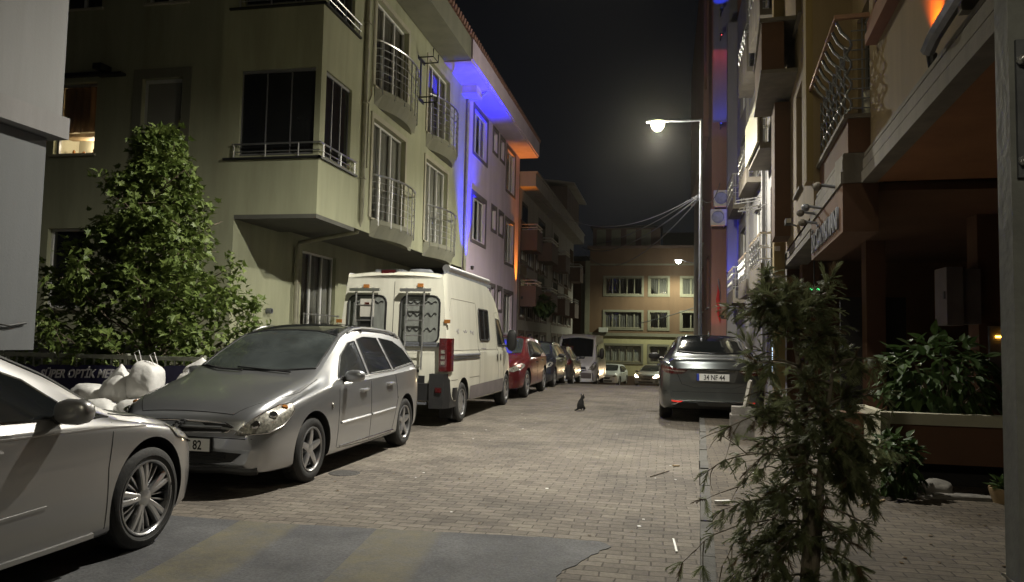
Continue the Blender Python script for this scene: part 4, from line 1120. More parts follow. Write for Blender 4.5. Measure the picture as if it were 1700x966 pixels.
# the lamp that lights the foreground hangs from a bracket on the right hand building, above the frame
t = thing('street_lamp', 'wall bracket street lamp above the road beside the near right building', 'street lamp', (2.2, 9.3, 6.9))
mb = MB(); mb.tube([(2.3, 9.3, 6.9), (1.9, 9.25, 7.25), (-.3, 9.2, 7.5)], .035, 8); mb.box(2.2, 2.32, 9.2, 9.4, 6.7, 7.1); mb.build('arm', 'galv', t, smooth=True)
mb = MB(); mb.box(-1.0, -.3, 9.07, 9.33, 7.45, 7.55); mb.build('lamp_head', 'galv', t)
mb = MB(); mb.lathe([(0, -.08), (.08, -.06), (.11, 0)], (-.7, 9.2, 7.45), 'z', 16); mb.build('lens', 'lamp_lens', t, smooth=True)
add_light('SPOT', 'street_lamp_light', (-.7, 9.2, 7.3), 4300, LAMP_COL, (-3.6, 9.6, 0), .08, 130, 1.0)
street_lamp('street lamp on the pavement behind the viewer, out of the picture', (1.5, -7, 0), 7.6, (-.6, -7, 7.5), 'lamp_lens', 0, LAMP_COL)
add_light('SPOT', 'street_lamp_light', (-.6, -7, 7.3), 800, LAMP_COL, (-1.2, 0, 0), .08, 112, .8)

# near pole with a bolted plate at the right edge
t = thing('utility_pole', 'thick grey pole with a bolted steel plate at the right edge', 'pole', (1.115, 2.6, .09))
mb = MB(); mb.box(1.058, 1.26, 2.6, 2.70, .05, 4.6); mb.build('pole', 'pole_grey', t)
mb = MB(); mb.tube([(1.052, 2.593, .72), (1.266, 2.593, .74), (1.266, 2.707, .73), (1.052, 2.707, .72)], .008, 6, closed=True); mb.build('tie_wire', 'ac_white', t, smooth=True)
mb = MB(); mb.box(1.074, 1.14, 2.586, 2.5995, 1.97, 2.41)
mb.build('plate', 'galv', t)
for z in (2.34, 2.02):
    mb = MB(); c = Vector((1.088, 2.585, z)); dd = Vector((0, -1, 0))
    mb.tube([tuple(c), tuple(c + dd * .018)], .016, 6); mb.tube([tuple(c + dd * .018), tuple(c + dd * .035)], .008, 8); mb.build('bolt', 'steel', t)

# overhead cables from the lamp pole
def cable(label, a, b2, sag, r_=.012, n=24):
    A, B_ = Vector(a), Vector(b2)
    pts = [tuple(A.lerp(B_, k / n) - Vector((0, 0, sag * 4 * (k / n) * (1 - k / n)))) for k in range(n + 1)]
    mb = MB(); mb.tube(pts, r_, 6)
    return tag(mb.build('overhead_cable', 'cable', smooth=True), label, 'cable', 'overhead cables tied to the lamp post')
cable('uppermost overhead cable, nearly level, left of the lamp post', (.9, 21, 5.55), (-6.0, 34, 8.2), 1.2, .010)
cable('thin sagging overhead cable running down to the pale eave end', (.88, 21, 5.5), (-5.85, 52, 8.3), .5, .016)
cable('second overhead cable just under the thin sagging one', (.88, 21, 5.46), (-5.85, 52.5, 8.1), .8, .020)
cable('lowest overhead cable crossing in front of the brown block roof', (.88, 21, 5.42), (-5.85, 53, 7.95), 1.5, .014)
cable('pale cable slanting across the middle windows of the brown block', (2.2, 57, 4.2), (-2.2, 58.5, 2.9), .1, .03)
cable('cable going down right from the lamp post to the reddish building', (.92, 21, 5.4), (2.1, 31, 8.0), .4, .012)
# ------------------------------------------------------------------ vehicles
def pchip(xs, ys):
    xs = np.array(xs, float); ys = np.array(ys, float)
    h = np.diff(xs); dlt = np.diff(ys) / h
    d = np.zeros_like(ys)
    for k in range(1, len(xs) - 1):
        if dlt[k - 1] * dlt[k] > 0:
            w1 = 2 * h[k] + h[k - 1]; w2 = h[k] + 2 * h[k - 1]
            d[k] = (w1 + w2) / (w1 / dlt[k - 1] + w2 / dlt[k])
    d[0] = dlt[0]; d[-1] = dlt[-1]
    def f(x):
        x = min(max(x, xs[0]), xs[-1]); k = int(min(np.searchsorted(xs, x, 'right') - 1, len(xs) - 2))
        t = (x - xs[k]) / h[k]
        return float((2 * t**3 - 3 * t**2 + 1) * ys[k] + (t**3 - 2 * t**2 + t) * h[k] * d[k] + (-2 * t**3 + 3 * t**2) * ys[k + 1] + (t**3 - t**2) * h[k] * d[k + 1])
    return f
def curve(pts): return pchip([p[0] for p in pts], [p[1] for p in pts])

def catmull(P, sub):
    out = []
    n = len(P)
    for k in range(n - 1):
        p0 = P[max(k - 1, 0)]; p1 = P[k]; p2 = P[k + 1]; p3 = P[min(k + 2, n - 1)]
        for j in range(sub):
            t = j / sub
            q = 0.5 * ((2 * p1) + (-p0 + p2) * t + (2 * p0 - 5 * p1 + 4 * p2 - p3) * t * t + (-p0 + 3 * p1 - 3 * p2 + p3) * t**3)
            out.append(q)
    out.append(P[-1])
    return out

class Car:
    """s runs from nose (0) to tail (L); local x = L/2 - s (nose at +x), y left, z up"""
    def __init__(c, spec, name, label, cat, group=None):
        c.sp = spec; c.L = spec['L']; c.root = local_thing(name, label, cat, group)
        c.cv = {k: curve(v) for k, v in spec['curves'].items()}
        c.body()
    def X(c, s): return c.L / 2 - s
    def section(c, s):
        v = {k: f(s) for k, f in c.cv.items()}
        Wd, BT, BL, RE, RW, T = v['W'], v['BT'], v['BL'], v['RE'], v['RW'], v['T']
        mid = BT + (BL - BT) * .52
        cr = c.sp.get('crease', .0)
        rows = [(0, BT), (Wd * .8, BT), (Wd - .045, BT + .02), (Wd - .012, BT + .12), (Wd, mid), (Wd - .012, BL - .07), (Wd - .045, BL),
                (RW + .012, RE - .04), (RW - .05, RE + (T - RE) * .45), (RW * .5, T - (T - RE) * .12), (0, T)]
        return catmull([np.array(r_, float) for r_ in rows], 3)
    def body(c):
        sp = c.sp
        st = set()
        n = int(c.L / .06)
        for k in range(n + 1): st.add(round(c.L * k / n, 4))
        for e in (.015, .03, .045, c.L - .015, c.L - .03, c.L - .045): st.add(e)
        st = sorted(st)
        mb = MB(); rings = []
        for s in st:
            sec = c.section(s)
            full = [(-p[0], p[1]) for p in sec[::-1]][:-1] + [(p[0], p[1]) for p in sec]   # top centre(-) .. bottom .. top
            # starts and ends at top centre: drop the duplicate
            full = full[:-1]
            # add lean of the end faces
            ring = []
            for (y, z) in full:
                x = c.X(s)
                bow = sp.get('bow', .10) * (y / .9) ** 2
                fN = max(0, 1 - s / .5) ** 2; fT = max(0, 1 - (c.L - s) / .5) ** 2
                x -= bow * fN; x += bow * .8 * fT
                tl = sp.get('tail_lean'); nl = sp.get('nose_lean')
                if tl: x += fT_lin(c.L - s) * tl(z)
                if nl: x -= fT_lin(s) * nl(z)
                ring.append(mb.P((x, y, z)))
            rings.append(ring)
        for A, B_ in zip(rings, rings[1:]):
            m = len(A)
            for j in range(m): mb.f.append([A[j], A[(j + 1) % m], B_[(j + 1) % m], B_[j]])
        def cap(r_, flip):
            m = len(r_)
            # ring order: index 0 = top centre; symmetric partner of j is m - j
            for j in range(0, m // 2):
                a, b2 = r_[j], r_[j + 1]; c2, d = r_[(m - j - 1) % m], r_[(m - j) % m]
                if a == d: f = [a, b2, c2]
                elif b2 == c2: f = [a, b2, d]
                else: f = [a, b2, c2, d]
                mb.f.append(f)
        cap(rings[0], False); cap(rings[-1], True)
        me = bpy.data.meshes.new('body'); me.from_pydata(mb.v, [], mb.f)
        bm = bmesh.new(); bm.from_mesh(me); bmesh.ops.recalc_face_normals(bm, faces=bm.faces)
        if bm.calc_volume(signed=True) < 0: bmesh.ops.reverse_faces(bm, faces=bm.faces)
        c.bvh = BVHTree.FromBMesh(bm); bm.to_mesh(me); bm.free()
        me.materials.append(M[sp['paint']])
        o = bpy.data.objects.new('body', me); COL.objects.link(o)
        # wheel arch cutters
        cut = MB()
        for s in sp['wheels']:
            for sg in (-1, 1):
                w_ = c.cv['W'](s)
                y0, y1 = (w_ - .30, w_ + .25) if sg > 0 else (-w_ - .25, -w_ + .30)
                r_ = sp['wr'] + sp.get('gap', .055)
                cut.lathe([(r_, y0), (r_ if sg > 0 else r_ + .0, y1)], (c.X(s), 0, sp['wr'] + .01), 'y', 48)
        co = cut.build('cutter', 'black')
        md = o.modifiers.new('b', 'BOOLEAN'); md.object = co; md.operation = 'DIFFERENCE'; md.solver = 'EXACT'; md.material_mode = 'TRANSFER'
        dg = bpy.context.evaluated_depsgraph_get()
        me2 = bpy.data.meshes.new_from_object(o.evaluated_get(dg))
        bpy.data.objects.remove(o); bpy.data.objects.remove(co)
        shade(me2, 38)
        me2.name = 'body'
        c.bodyo = link('body', me2, c.root)
        # wheels
        for s in sp['wheels']:
            for sg in (-1, 1): c.wheel(s, sg)
    def snap(c, p, eps=.004):
        loc, nr, i, d = c.bvh.find_nearest(Vector(p))
        return loc + nr * eps
    def side(c, s, z, sg=1, eps=.004):
        h = c.bvh.ray_cast(Vector((c.X(s), sg * 3, z)), Vector((0, -sg, 0)))
        if h[0] is None: return c.snap((c.X(s), sg * .8, z), eps)
        return h[0] + h[1] * eps
    def front(c, y, z, d=1, eps=.004):
        h = c.bvh.ray_cast(Vector((d * 6, y, z)), Vector((-d, 0, 0)))
        if h[0] is None: return c.snap((d * c.L / 2, y, z), eps)
        return h[0] + h[1] * eps
    def top(c, s, y, eps=.004):
        h = c.bvh.ray_cast(Vector((c.X(s), y, 5)), Vector((0, 0, -1)))
        if h[0] is None: return c.snap((c.X(s), y, 1), eps)
        return h[0] + h[1] * eps
    def patch(c, name, outline, m, eps=.004, trim=None, tr=.006, parent=None, size=.09, thick=None):
        """outline: 3D points near the surface -> triangulated, refined, snapped sheet with a small turned-in rim"""
        pts = [Vector(p) for p in outline]
        bm = bmesh.new()
        vs = [bm.verts.new(p) for p in pts]
        f = bm.faces.new(vs)
        bm.normal_update()
        nrm = f.normal.copy()
        ax = Vector((0, 0, 1)) if abs(nrm.z) < .8 else Vector((1, 0, 0))
        u = nrm.cross(ax).normalized(); v = nrm.cross(u).normalized()
        for dr in (u, v):
            lo = min(p.dot(dr) for p in pts); hi = max(p.dot(dr) for p in pts)
            k = lo + size
            while k < hi - size * .3:
                g = bm.verts[:] + bm.edges[:] + bm.faces[:]
                bmesh.ops.bisect_plane(bm, geom=g, plane_co=dr * k, plane_no=dr)
                k += size
        bmesh.ops.triangulate(bm, faces=[f_ for f_ in bm.faces if len(f_.verts) > 4])
        for v_ in bm.verts: v_.co = c.snap(v_.co, eps)
        me = bpy.data.meshes.new(name)
        bm.normal_update()
        cen = sum((f_.normal * f_.calc_area() for f_ in bm.faces), Vector())
        ref = c.bvh.find_nearest(sum(pts, Vector()) / len(pts))[1]
        if cen.dot(ref) < 0: bmesh.ops.reverse_faces(bm, faces=bm.faces)
        if thick:
            bmesh.ops.solidify(bm, geom=bm.faces[:], thickness=thick)
        bm.to_mesh(me); bm.free()
        me.materials.append(M[m])
        me.polygons.foreach_set('use_smooth', [True] * len(me.polygons))
        if thick: me.set_sharp_from_angle(angle=R(40))
        o = link(name, me, parent or c.root)
        if trim:
            c.line(name + '_trim', outline, trim, tr, closed=True, parent=o, eps=eps)
        return o
    def line(c, name, pts, m, r_=.004, closed=False, parent=None, eps=0.0, n=5, step=.06):
        pts = [Vector(p) for p in pts]; out = []
        m_ = len(pts) if closed else len(pts) - 1
        for k in range(m_):
            a, b2 = pts[k], pts[(k + 1) % len(pts)]
            q = max(1, int((b2 - a).length / step))
            for j in range(q): out.append(c.snap(a.lerp(b2, j / q), eps))
        if not closed: out.append(c.snap(pts[-1], eps))
        mb = MB(); mb.tube([tuple(p) for p in out], r_, n, closed=closed)
        return mb.build(name, m, parent or c.root, smooth=True)
    def seam(c, sz, sg, m='ink', r_=.0045):
        return c.line('panel_gap', [c.side(s, z, sg) for s, z in sz], m, r_, eps=-.0015)
    def wheel(c, s, sg):
        sp = c.sp; r_ = sp['wr']; w_ = sp.get('ww', .20)
        x = c.X(s); yo = sg * (c.cv['W'](s) - .02)
        wh = bpy.data.objects.new('wheel', None); COL.objects.link(wh); wh.parent = c.root; wh.location = (x, yo, r_)
        wh.empty_display_size = .1
        rr = sp.get('rr', r_ * .66)
        def Y(t): return sg * t
        mb = MB(); prof = [(rr, -w_ + .02), (rr + .02, -w_), (r_ - .03, -w_), (r_ - .008, -w_ + .02), (r_, -w_ + .045)]
        tw = (w_ - .09) / 8
        for k in range(8):
            a = -w_ + .045 + tw * k
            prof += [(r_, a + .1 * tw), (r_, a + .7 * tw), (r_ - .005, a + .72 * tw), (r_ - .005, a + .98 * tw)]
        prof += [(r_, -.045), (r_ - .008, -.02), (r_ - .03, -.002), (r_ - .06, .004), (rr + .028, .0), (rr + .01, -.006), (rr, -.012), (rr, -w_ + .02)]
        mb.lathe([(a, Y(b2)) for a, b2 in prof], (0, 0, 0), 'y', 56)
        mb.f = mb.f[:-2]
        mb.build('tyre', 'tyre', wh, smooth=True, angle=30)
        # rim: barrel, dish, spokes
        mb = MB(); mb.lathe([(rr, Y(-.012)), (rr - .012, Y(-.008)), (rr - .02, Y(-.02)), (rr - .03, Y(-.13)), (0, Y(-.135))], (0, 0, 0), 'y', 48); mb.f = mb.f[:-2]
        rim = mb.build('rim', 'rim_dark', wh, smooth=True, angle=30)
        mb = MB(); mb.lathe([(rr + .002, Y(-.014)), (rr + .001, Y(-.003)), (rr - .008, Y(-.001)), (rr - .016, Y(-.010)), (rr - .018, Y(-.03))], (0, 0, 0), 'y', 48); mb.f = mb.f[:-2]
        hub = .055
        mb.lathe([(hub + .02, Y(-.06)), (hub + .01, Y(-.025)), (hub - .015, Y(-.015)), (.0, Y(-.012))], (0, 0, 0), 'y', 24)
        kind = sp.get('spokes', 5)
        rot = sp.get('rot', .3)
        def spoke(a, w0, w1, d0=-.022, d1=-.012):
            ca, sa = math.cos(a), math.sin(a)
            def P(rad, t, y): return (rad * ca - t * sa, Y(y), rad * sa + t * ca)
            r0, r1 = .035, rr - .01
            K = 6; prev = None
            for k in range(K + 1):
                q = k / K; rad = r0 + (r1 - r0) * q; hw = (w0 + (w1 - w0) * q) / 2
                y = d0 + (d1 - d0) * q + .008 * math.sin(math.pi * q)
                cur_ = [mb.P(P(rad, -hw, y - .006)), mb.P(P(rad, -hw * .55, y)), mb.P(P(rad, hw * .55, y)), mb.P(P(rad, hw, y - .006)), mb.P(P(rad, hw, y - .04)), mb.P(P(rad, -hw, y - .04))]
                if prev:
                    for j in range(6): mb.f.append([prev[j], prev[(j + 1) % 6], cur_[(j + 1) % 6], cur_[j]])
                prev = cur_
        if kind == 5:
            for k in range(5): spoke(rot + k * 2 * math.pi / 5, .075, .055)
        elif kind == 10:
            for k in range(5):
                a = rot + k * 2 * math.pi / 5
                spoke(a - .13, .034, .045); spoke(a + .13, .034, .045); spoke(a + .50, .012, .016, -.05, -.035); spoke(a + .76, .012, .016, -.05, -.035)
        elif kind == 0:   # steel wheel / hub cap
            for k in range(8): spoke(rot + k * math.pi / 4, .07, .09, -.02, -.03)
        mb.build('spokes', 'rim', rim, smooth=True, angle=30)
    def mirror(c, s, z, sg, m, dy=.12, sx=.12, sz=.10, arm='black', low=.05):
        b0 = c.side(s, z, sg)
        t = bpy.data.objects.new('wing_mirror', None)
        mb = MB(); cx, cy, cz = b0.x - .02, b0.y + sg * (dy + .05), b0.z + low
        # rounded housing
        n1, n2 = 10, 14
        rings = []
        for i in range(n1 + 1):
            ph = math.pi * i / n1
            ring = []
            for j in range(n2):
                th = 2 * math.pi * j / n2
                X_ = math.cos(ph); Y_ = math.sin(ph) * math.cos(th); Z_ = math.sin(ph) * math.sin(th)
                sq = lambda t_: math.copysign(abs(t_) ** .75, t_)
                fx = sq(X_) * sx * .55 if X_ > 0 else sq(X_) * sx * .35
                ring.append(mb.P((cx + fx, cy + sq(Y_) * .115, cz + sq(Z_) * sz * .62)))
            rings.append(ring)
        for A, B_ in zip(rings, rings[1:]):
            for j in range(n2): mb.f.append([A[j], A[(j + 1) % n2], B_[(j + 1) % n2], B_[j]])
        o = mb.build('wing_mirror', m, c.root, smooth=True, angle=60)
        mb = MB(); mb.tube([tuple(b0 + Vector((0, -sg * .02, -.0))), (cx, cy - sg * .05, cz - sz * .4)], [.035, .022], 8); mb.build('mirror_stalk', arm, o, smooth=True)
        return o
    def handle(c, s, z, sg, m):
        p0 = c.side(s, z, sg, 0); p1 = c.side(s + .20, z + .004, sg, 0)
        out = Vector((0, sg * .035, 0))
        mb = MB(); mid = (p0 + p1) / 2
        mb.tube([tuple(p0 - out * .3), tuple(p0 + out * .7 + Vector((-.015, 0, 0))), tuple(mid + out), tuple(p1 + out * .7 + Vector((.015, 0, 0))), tuple(p1 - out * .3)], [.016, .016, .017, .015, .014], 8)
        return mb.build('door_handle', m, c.root, smooth=True)
    def plate(c, txt, y0, z0, d=1, w_=.52, h=.112, size=.115, sx=.78, dx=.018):
        p = c.front(y0, z0, d)
        x = max((c.front(y0 + q, z0 + r_, d).x * d for q in (-w_ / 2 * .95, 0, w_ / 2 * .95) for r_ in (-h / 2, h / 2))) + dx
        x *= d
        yd = 1 if d > 0 else -1
        mb = MB(); mb.box(min(x, x - d * .02), max(x, x - d * .02), y0 - w_ / 2 - .008, y0 + w_ / 2 + .008, z0 - h / 2 - .008, z0 + h / 2 + .008)
        pl = mb.build('plate_holder', 'black', c.root)
        mb = MB(); xa, xb = x + d * .001, x + d * .003; mb.box(min(xa, xb), max(xa, xb), y0 - w_ / 2, y0 + w_ / 2, z0 - h / 2, z0 + h / 2)
        n_ = mb.build('number_plate', 'plate_white', pl)
        yl = y0 - yd * (w_ / 2 - .02)
        mb = MB(); xa, xb = x + d * .0032, x + d * .0045; mb.box(min(xa, xb), max(xa, xb), yl - .02, yl + .02, z0 - h / 2 + .001, z0 + h / 2 - .001); mb.build('plate_band', 'plate_blue', pl)
        place_text('plate_letters', txt, size, (x + d * .0045, y0 + yd * .02, z0 - size * .35), (0, yd, 0), (0, 0, 1), 'ink', pl, bold=.002, sx=sx, extrude=.001)
        return pl

def fT_lin(t): return max(0.0, 1 - t / .6)

def oval(c, fn, a, b2, ra_, rb, n=16, p=2.0):
    out = []
    for k in range(n):
        t = 2 * math.pi * k / n
        ca, sa = math.cos(t), math.sin(t)
        out.append(fn(a + ra_ * math.copysign(abs(ca) ** (2 / p), ca), b2 + rb * math.copysign(abs(sa) ** (2 / p), sa)))
    return out
def rect_round(u0, u1, v0, v1, r_, n=3):
    out = []
    for (cx, cy, a0) in ((u1 - r_, v1 - r_, 0), (u0 + r_, v1 - r_, 90), (u0 + r_, v0 + r_, 180), (u1 - r_, v0 + r_, 270)):
        for k in range(n + 1):
            a = R(a0 + 90 * k / n); out.append((cx + r_ * math.cos(a), cy + r_ * math.sin(a)))
    return out

def place(c, x, y, facing, z=None, tilt=0.0, yaw=0.0):
    """facing 'cam' -> nose towards -y, 'away' -> nose towards +y"""
    c.root.location = (x, y, zr(y) if z is None else z)
    c.root.rotation_euler = (0, tilt, R((-90 if facing == 'cam' else 90) + yaw))

# ---- estate car (silver, foreground)
EST = dict(L=4.42, paint='silver', wheels=(.90, 3.60), wr=.32, rr=.215, ww=.205, spokes=5, rot=.35, gap=.045, bow=.16,
    curves=dict(
        W=[(0, .66), (.1, .76), (.3, .82), (.7, .865), (1.5, .88), (3, .88), (3.9, .855), (4.3, .80), (4.42, .74)],
        BT=[(0, .27), (.1, .20), (.6, .19), (3.9, .20), (4.3, .26), (4.42, .34)],
        BL=[(0, .52), (.05, .60), (.2, .68), (.5, .78), (.9, .87), (1.3, .935), (2, .975), (3, 1.01), (4, 1.04), (4.3, 1.0), (4.42, .84)],
        RE=[(0, .555), (.05, .65), (.2, .74), (.5, .83), (.9, .93), (1.12, .995), (1.6, 1.22), (2.1, 1.43), (2.5, 1.50), (3.2, 1.515), (3.9, 1.46), (4.15, 1.33), (4.35, 1.06), (4.42, .90)],
        RW=[(0, .60), (.3, .70), (.9, .74), (1.15, .735), (1.6, .69), (2.1, .625), (2.6, .60), (3.6, .585), (4.1, .60), (4.35, .66), (4.42, .66)],
        T=[(0, .60), (.05, .70), (.2, .80), (.5, .895), (.9, .985), (1.12, 1.03), (1.6, 1.28), (2.1, 1.50), (2.5, 1.575), (3.2, 1.585), (3.9, 1.53), (4.15, 1.40), (4.35, 1.10), (4.42, .92)]))
c = Car(EST, 'estate_car', 'silver estate car facing the viewer with a dark glass roof, parked before the camper', 'car', None)
sg = 1
for sg in (1, -1):
    c.patch('side_window', [c.side(s, z, sg) for s, z in ((1.52, .985), (2.28, 1.0), (2.28, 1.38), (2.1, 1.36), (1.8, 1.22))], 'glass', .004, 'black', .008)
    c.patch('side_window', [c.side(s, z, sg) for s, z in ((2.37, 1.005), (3.08, 1.025), (3.0, 1.42), (2.6, 1.43), (2.37, 1.40))], 'glass', .004, 'black', .008)
    c.patch('side_window', [c.side(s, z, sg) for s, z in ((3.17, 1.035), (4.0, 1.09), (3.82, 1.28), (3.55, 1.38), (3.1, 1.42))], 'glass', .004, 'black', .008)
    c.line('belt_trim', [c.side(s, z, sg) for s, z in ((1.5, .965), (2.3, .985), (3.1, 1.01), (4.05, 1.07))], 'chrome', .007, eps=.002)
    c.seam([(1.42, .27), (1.44, .6), (1.46, .93)], sg); c.seam([(2.32, .24), (2.33, .6), (2.33, .98)], sg); c.seam([(3.22, .66), (3.2, .8), (3.12, 1.02)], sg)
    c.seam([(1.44, .26), (2.3, .23), (3.05, .25), (3.16, .5), (3.24, .68)], sg)
    c.line('side_moulding', [c.side(s, z, sg) for s, z in ((1.5, .52), (2.3, .53))], 'silver', .014, eps=.004); c.line('side_moulding', [c.side(s, z, sg) for s, z in ((2.36, .53), (3.12, .545))], 'silver', .014, eps=.004)
    c.line('sill_trim', [c.side(s, z, sg) for s, z in ((1.5, .27), (3.1, .27))], 'chrome', .010, eps=.004)
    c.handle(2.0, .83, sg, 'silver'); c.handle(2.84, .86, sg, 'silver')
    c.mirror(1.62, .975, sg, 'silver', sx=.10, sz=.11, dy=.08, low=.03)
    hl = [c.snap(p, .006) for p in [Vector((c.X(s), sg * y, z)) for s, y, z in ((.07, .50, .54), (.11, .57, .61), (.16, .63, .675), (.27, .69, .735), (.42, .735, .785), (.54, .80, .795), (.52, .83, .74), (.44, .835, .67), (.34, .82, .605), (.19, .76, .555), (.10, .62, .535))]]
    h = c.patch('headlight', hl, 'lamp_clear', .010, 'chrome', .006, size=.05)
    for (s, y, z, r_) in ((.16, .66, .605, .045), (.30, .74, .67, .042)):
        q = c.snap((c.X(s), sg * y, z), .012); mb = MB(); nr = c.bvh.find_nearest(q)[1]
        mb.tube([tuple(q - nr * .01), tuple(q + nr * .006)], [r_, r_ * .8], 16); mb.build('bulb_bowl', 'chrome', h, smooth=True, angle=30)
    q = c.snap((c.X(.44), sg * .78, .74), .012); nr = c.bvh.find_nearest(q)[1]; mb = MB(); mb.tube([tuple(q - nr * .01), tuple(q + nr * .006)], [.032, .024], 14); mb.build('indicator', 'amber', h, smooth=True)
    q = c.side(1.28, .72, sg); mb = MB(); mb.tube([tuple(q), tuple(q + Vector((0, sg * .012, 0)))], [.028, .02], 12); mb.build('side_repeater', 'lamp_clear', c.root, smooth=True)
    # roof rail
    rp = [c.top(s, sg * .60, 0) for s in (2.2, 2.35, 2.6, 3.0, 3.4, 3.75, 3.9)]
    up = (0, .03, .05, .055, .055, .045, .0)
    mb = MB(); mb.tube([tuple(p + Vector((0, 0, u_))) for p, u_ in zip(rp, up)], .017, 8)
    for k in (2, 5): mb.tube([tuple(rp[k]), tuple(rp[k] + Vector((0, 0, up[k])))], .02, 6)
    mb.build('roof_rail', 'silver', c.root, smooth=True)
    c.patch('tail_light', [c.side(s, z, sg) for s, z in ((4.12, .86), (4.3, .86), (4.25, 1.12), (4.12, 1.22))], 'red_lens', .008)
c.patch('windscreen', [c.top(s, y) for s, y in ((1.20, 0), (1.22, .35), (1.30, .66), (1.62, .63), (2.0, .575), (2.07, .3), (2.08, 0), (2.07, -.3), (2.0, -.575), (1.62, -.63), (1.30, -.66), (1.22, -.35))], 'glass_w', .005, 'black', .010)
c.patch('roof_glass', [c.top(s, y) for s, y in ((2.10, 0), (2.09, .3), (2.04, .55), (2.4, .52), (2.9, .50), (2.9, -.50), (2.4, -.52), (2.04, -.55), (2.09, -.3))], 'glass', .006, 'black', .006)
c.line('wiper', [c.top(s, y, .02) for s, y in ((1.16, .45), (1.2, .1), (1.24, -.2))], 'black', .009, eps=.018); c.line('wiper', [c.top(s, y, .02) for s, y in ((1.16, -.1), (1.2, -.4), (1.28, -.6))], 'black', .009, eps=.018)
c.line('panel_gap', [c.snap((c.X(s), y, z), 0) for s, y, z in ((.12, -.46, .70), (.10, 0, .72), (.12, .46, .70))], 'ink', .006, eps=-.002)
for sg in (1, -1): c.line('panel_gap', [c.snap((c.X(s), sg * y, z), 0) for s, y, z in ((.12, .46, .70), (.42, .69, .83), (.8, .775, .90), (1.18, .74, .99))], 'ink', .005, eps=-.0015)
c.line('panel_gap', [c.front(y, .505) for y in (-.66, -.3, 0, .3, .66)], 'ink', .005, eps=-.0015)
# grille slats, lower intake, plate, emblem, black lip
g = c.patch('upper_grille', [c.front(y, z) for y, z in ((-.50, .605), (-.44, .565), (0, .548), (.44, .565), (.50, .605), (.42, .64), (0, .655), (-.42, .64))], 'ink', .008, 'chrome', .008, size=.05)
c.line('grille_slat', [c.front(y, .603) for y in (-.4, -.2, 0, .2, .4)], 'silver', .013, eps=.012, parent=g)
lo_ = c.patch('lower_intake', [c.front(y, z) for y, z in ((-.58, .375), (-.48, .295), (-.2, .27), (.2, .27), (.48, .295), (.58, .375), (.3, .385), (-.3, .385))], 'ink', .008, size=.05)
for z in (.315, .34, .365): c.line('intake_slat', [c.front(y, z) for y in (-.42, -.2, 0, .2, .42)], 'black', .007, eps=.010, parent=lo_)
c.line('lip', [c.snap((c.X(s), y, .225)) for s, y in ((.16, -.69), (.06, -.4), (.05, 0), (.06, .4), (.16, .69))], 'black', .034, eps=.004, n=8)
c.plate('34 ST 82', 0.02, .44, 1, dx=.03)
# emblem: small rearing lion shape in metal
lion = [(-.035, -.05), (-.02, -.02), (-.04, .0), (-.055, .02), (-.04, .03), (-.02, .02), (-.03, .045), (-.01, .06), (.015, .055), (.02, .035), (.035, .05), (.05, .045), (.04, .02), (.02, .01), (.025, -.01), (.05, -.02), (.06, -.045), (.04, -.04), (.03, -.03), (.015, -.035), (.02, -.055), (0, -.055), (-.005, -.03)]
xx = c.front(0, .60).x
mb = MB(); mb.prism([(y * .9, .60 + z * .9) for y, z in lion], 'x', xx - .01, xx + .03); mb.build('emblem', 'rim_dark', c.root)
mb = MB(); mb.prism([(y * .55, .60 + z * .55) for y, z in lion], 'x', xx + .03, xx + .034); mb.build('emblem_face', 'chrome', c.root)
place(c, -3.38 - .88, 6.98 + (4.42 / 2 - .90), 'cam')
ESTATE = c

# ---- near pale silver saloon/hatch at the left edge
NER = dict(L=4.2, paint='silver_beige', wheels=(.80, 3.41), wr=.335, rr=.245, ww=.22, spokes=10, rot=.5, gap=.055, bow=.2,
    curves=dict(
        W=[(0, .60), (.1, .72), (.3, .80), (.7, .865), (1.5, .895), (3, .895), (3.8, .86), (4.1, .78), (4.2, .72)],
        BT=[(0, .24), (.1, .19), (.6, .17), (3.8, .18), (4.1, .26), (4.2, .34)],
        BL=[(0, .48), (.05, .575), (.2, .67), (.5, .765), (.9, .84), (1.3, .885), (2, .925), (3, .96), (3.9, .97), (4.1, .94), (4.2, .80)],
        RE=[(0, .52), (.05, .625), (.2, .715), (.5, .80), (.85, .875), (1.05, .915), (1.6, 1.165), (2.1, 1.34), (2.6, 1.40), (3.2, 1.385), (3.7, 1.24), (4.05, 1.02), (4.2, .86)],
        RW=[(0, .52), (.3, .66), (.85, .76), (1.0, .76), (1.5, .70), (2.0, .625), (2.6, .59), (3.4, .58), (3.9, .62), (4.2, .62)],
        T=[(0, .56), (.05, .67), (.2, .755), (.5, .84), (.85, .915), (1.05, .95), (1.6, 1.235), (2.1, 1.425), (2.6, 1.48), (3.2, 1.46), (3.7, 1.32), (4.05, 1.09), (4.2, .88)]))
c = Car(NER, 'hatchback_car', 'pale silver hatchback cut off by the left edge with a multi spoke front wheel', 'car', None)
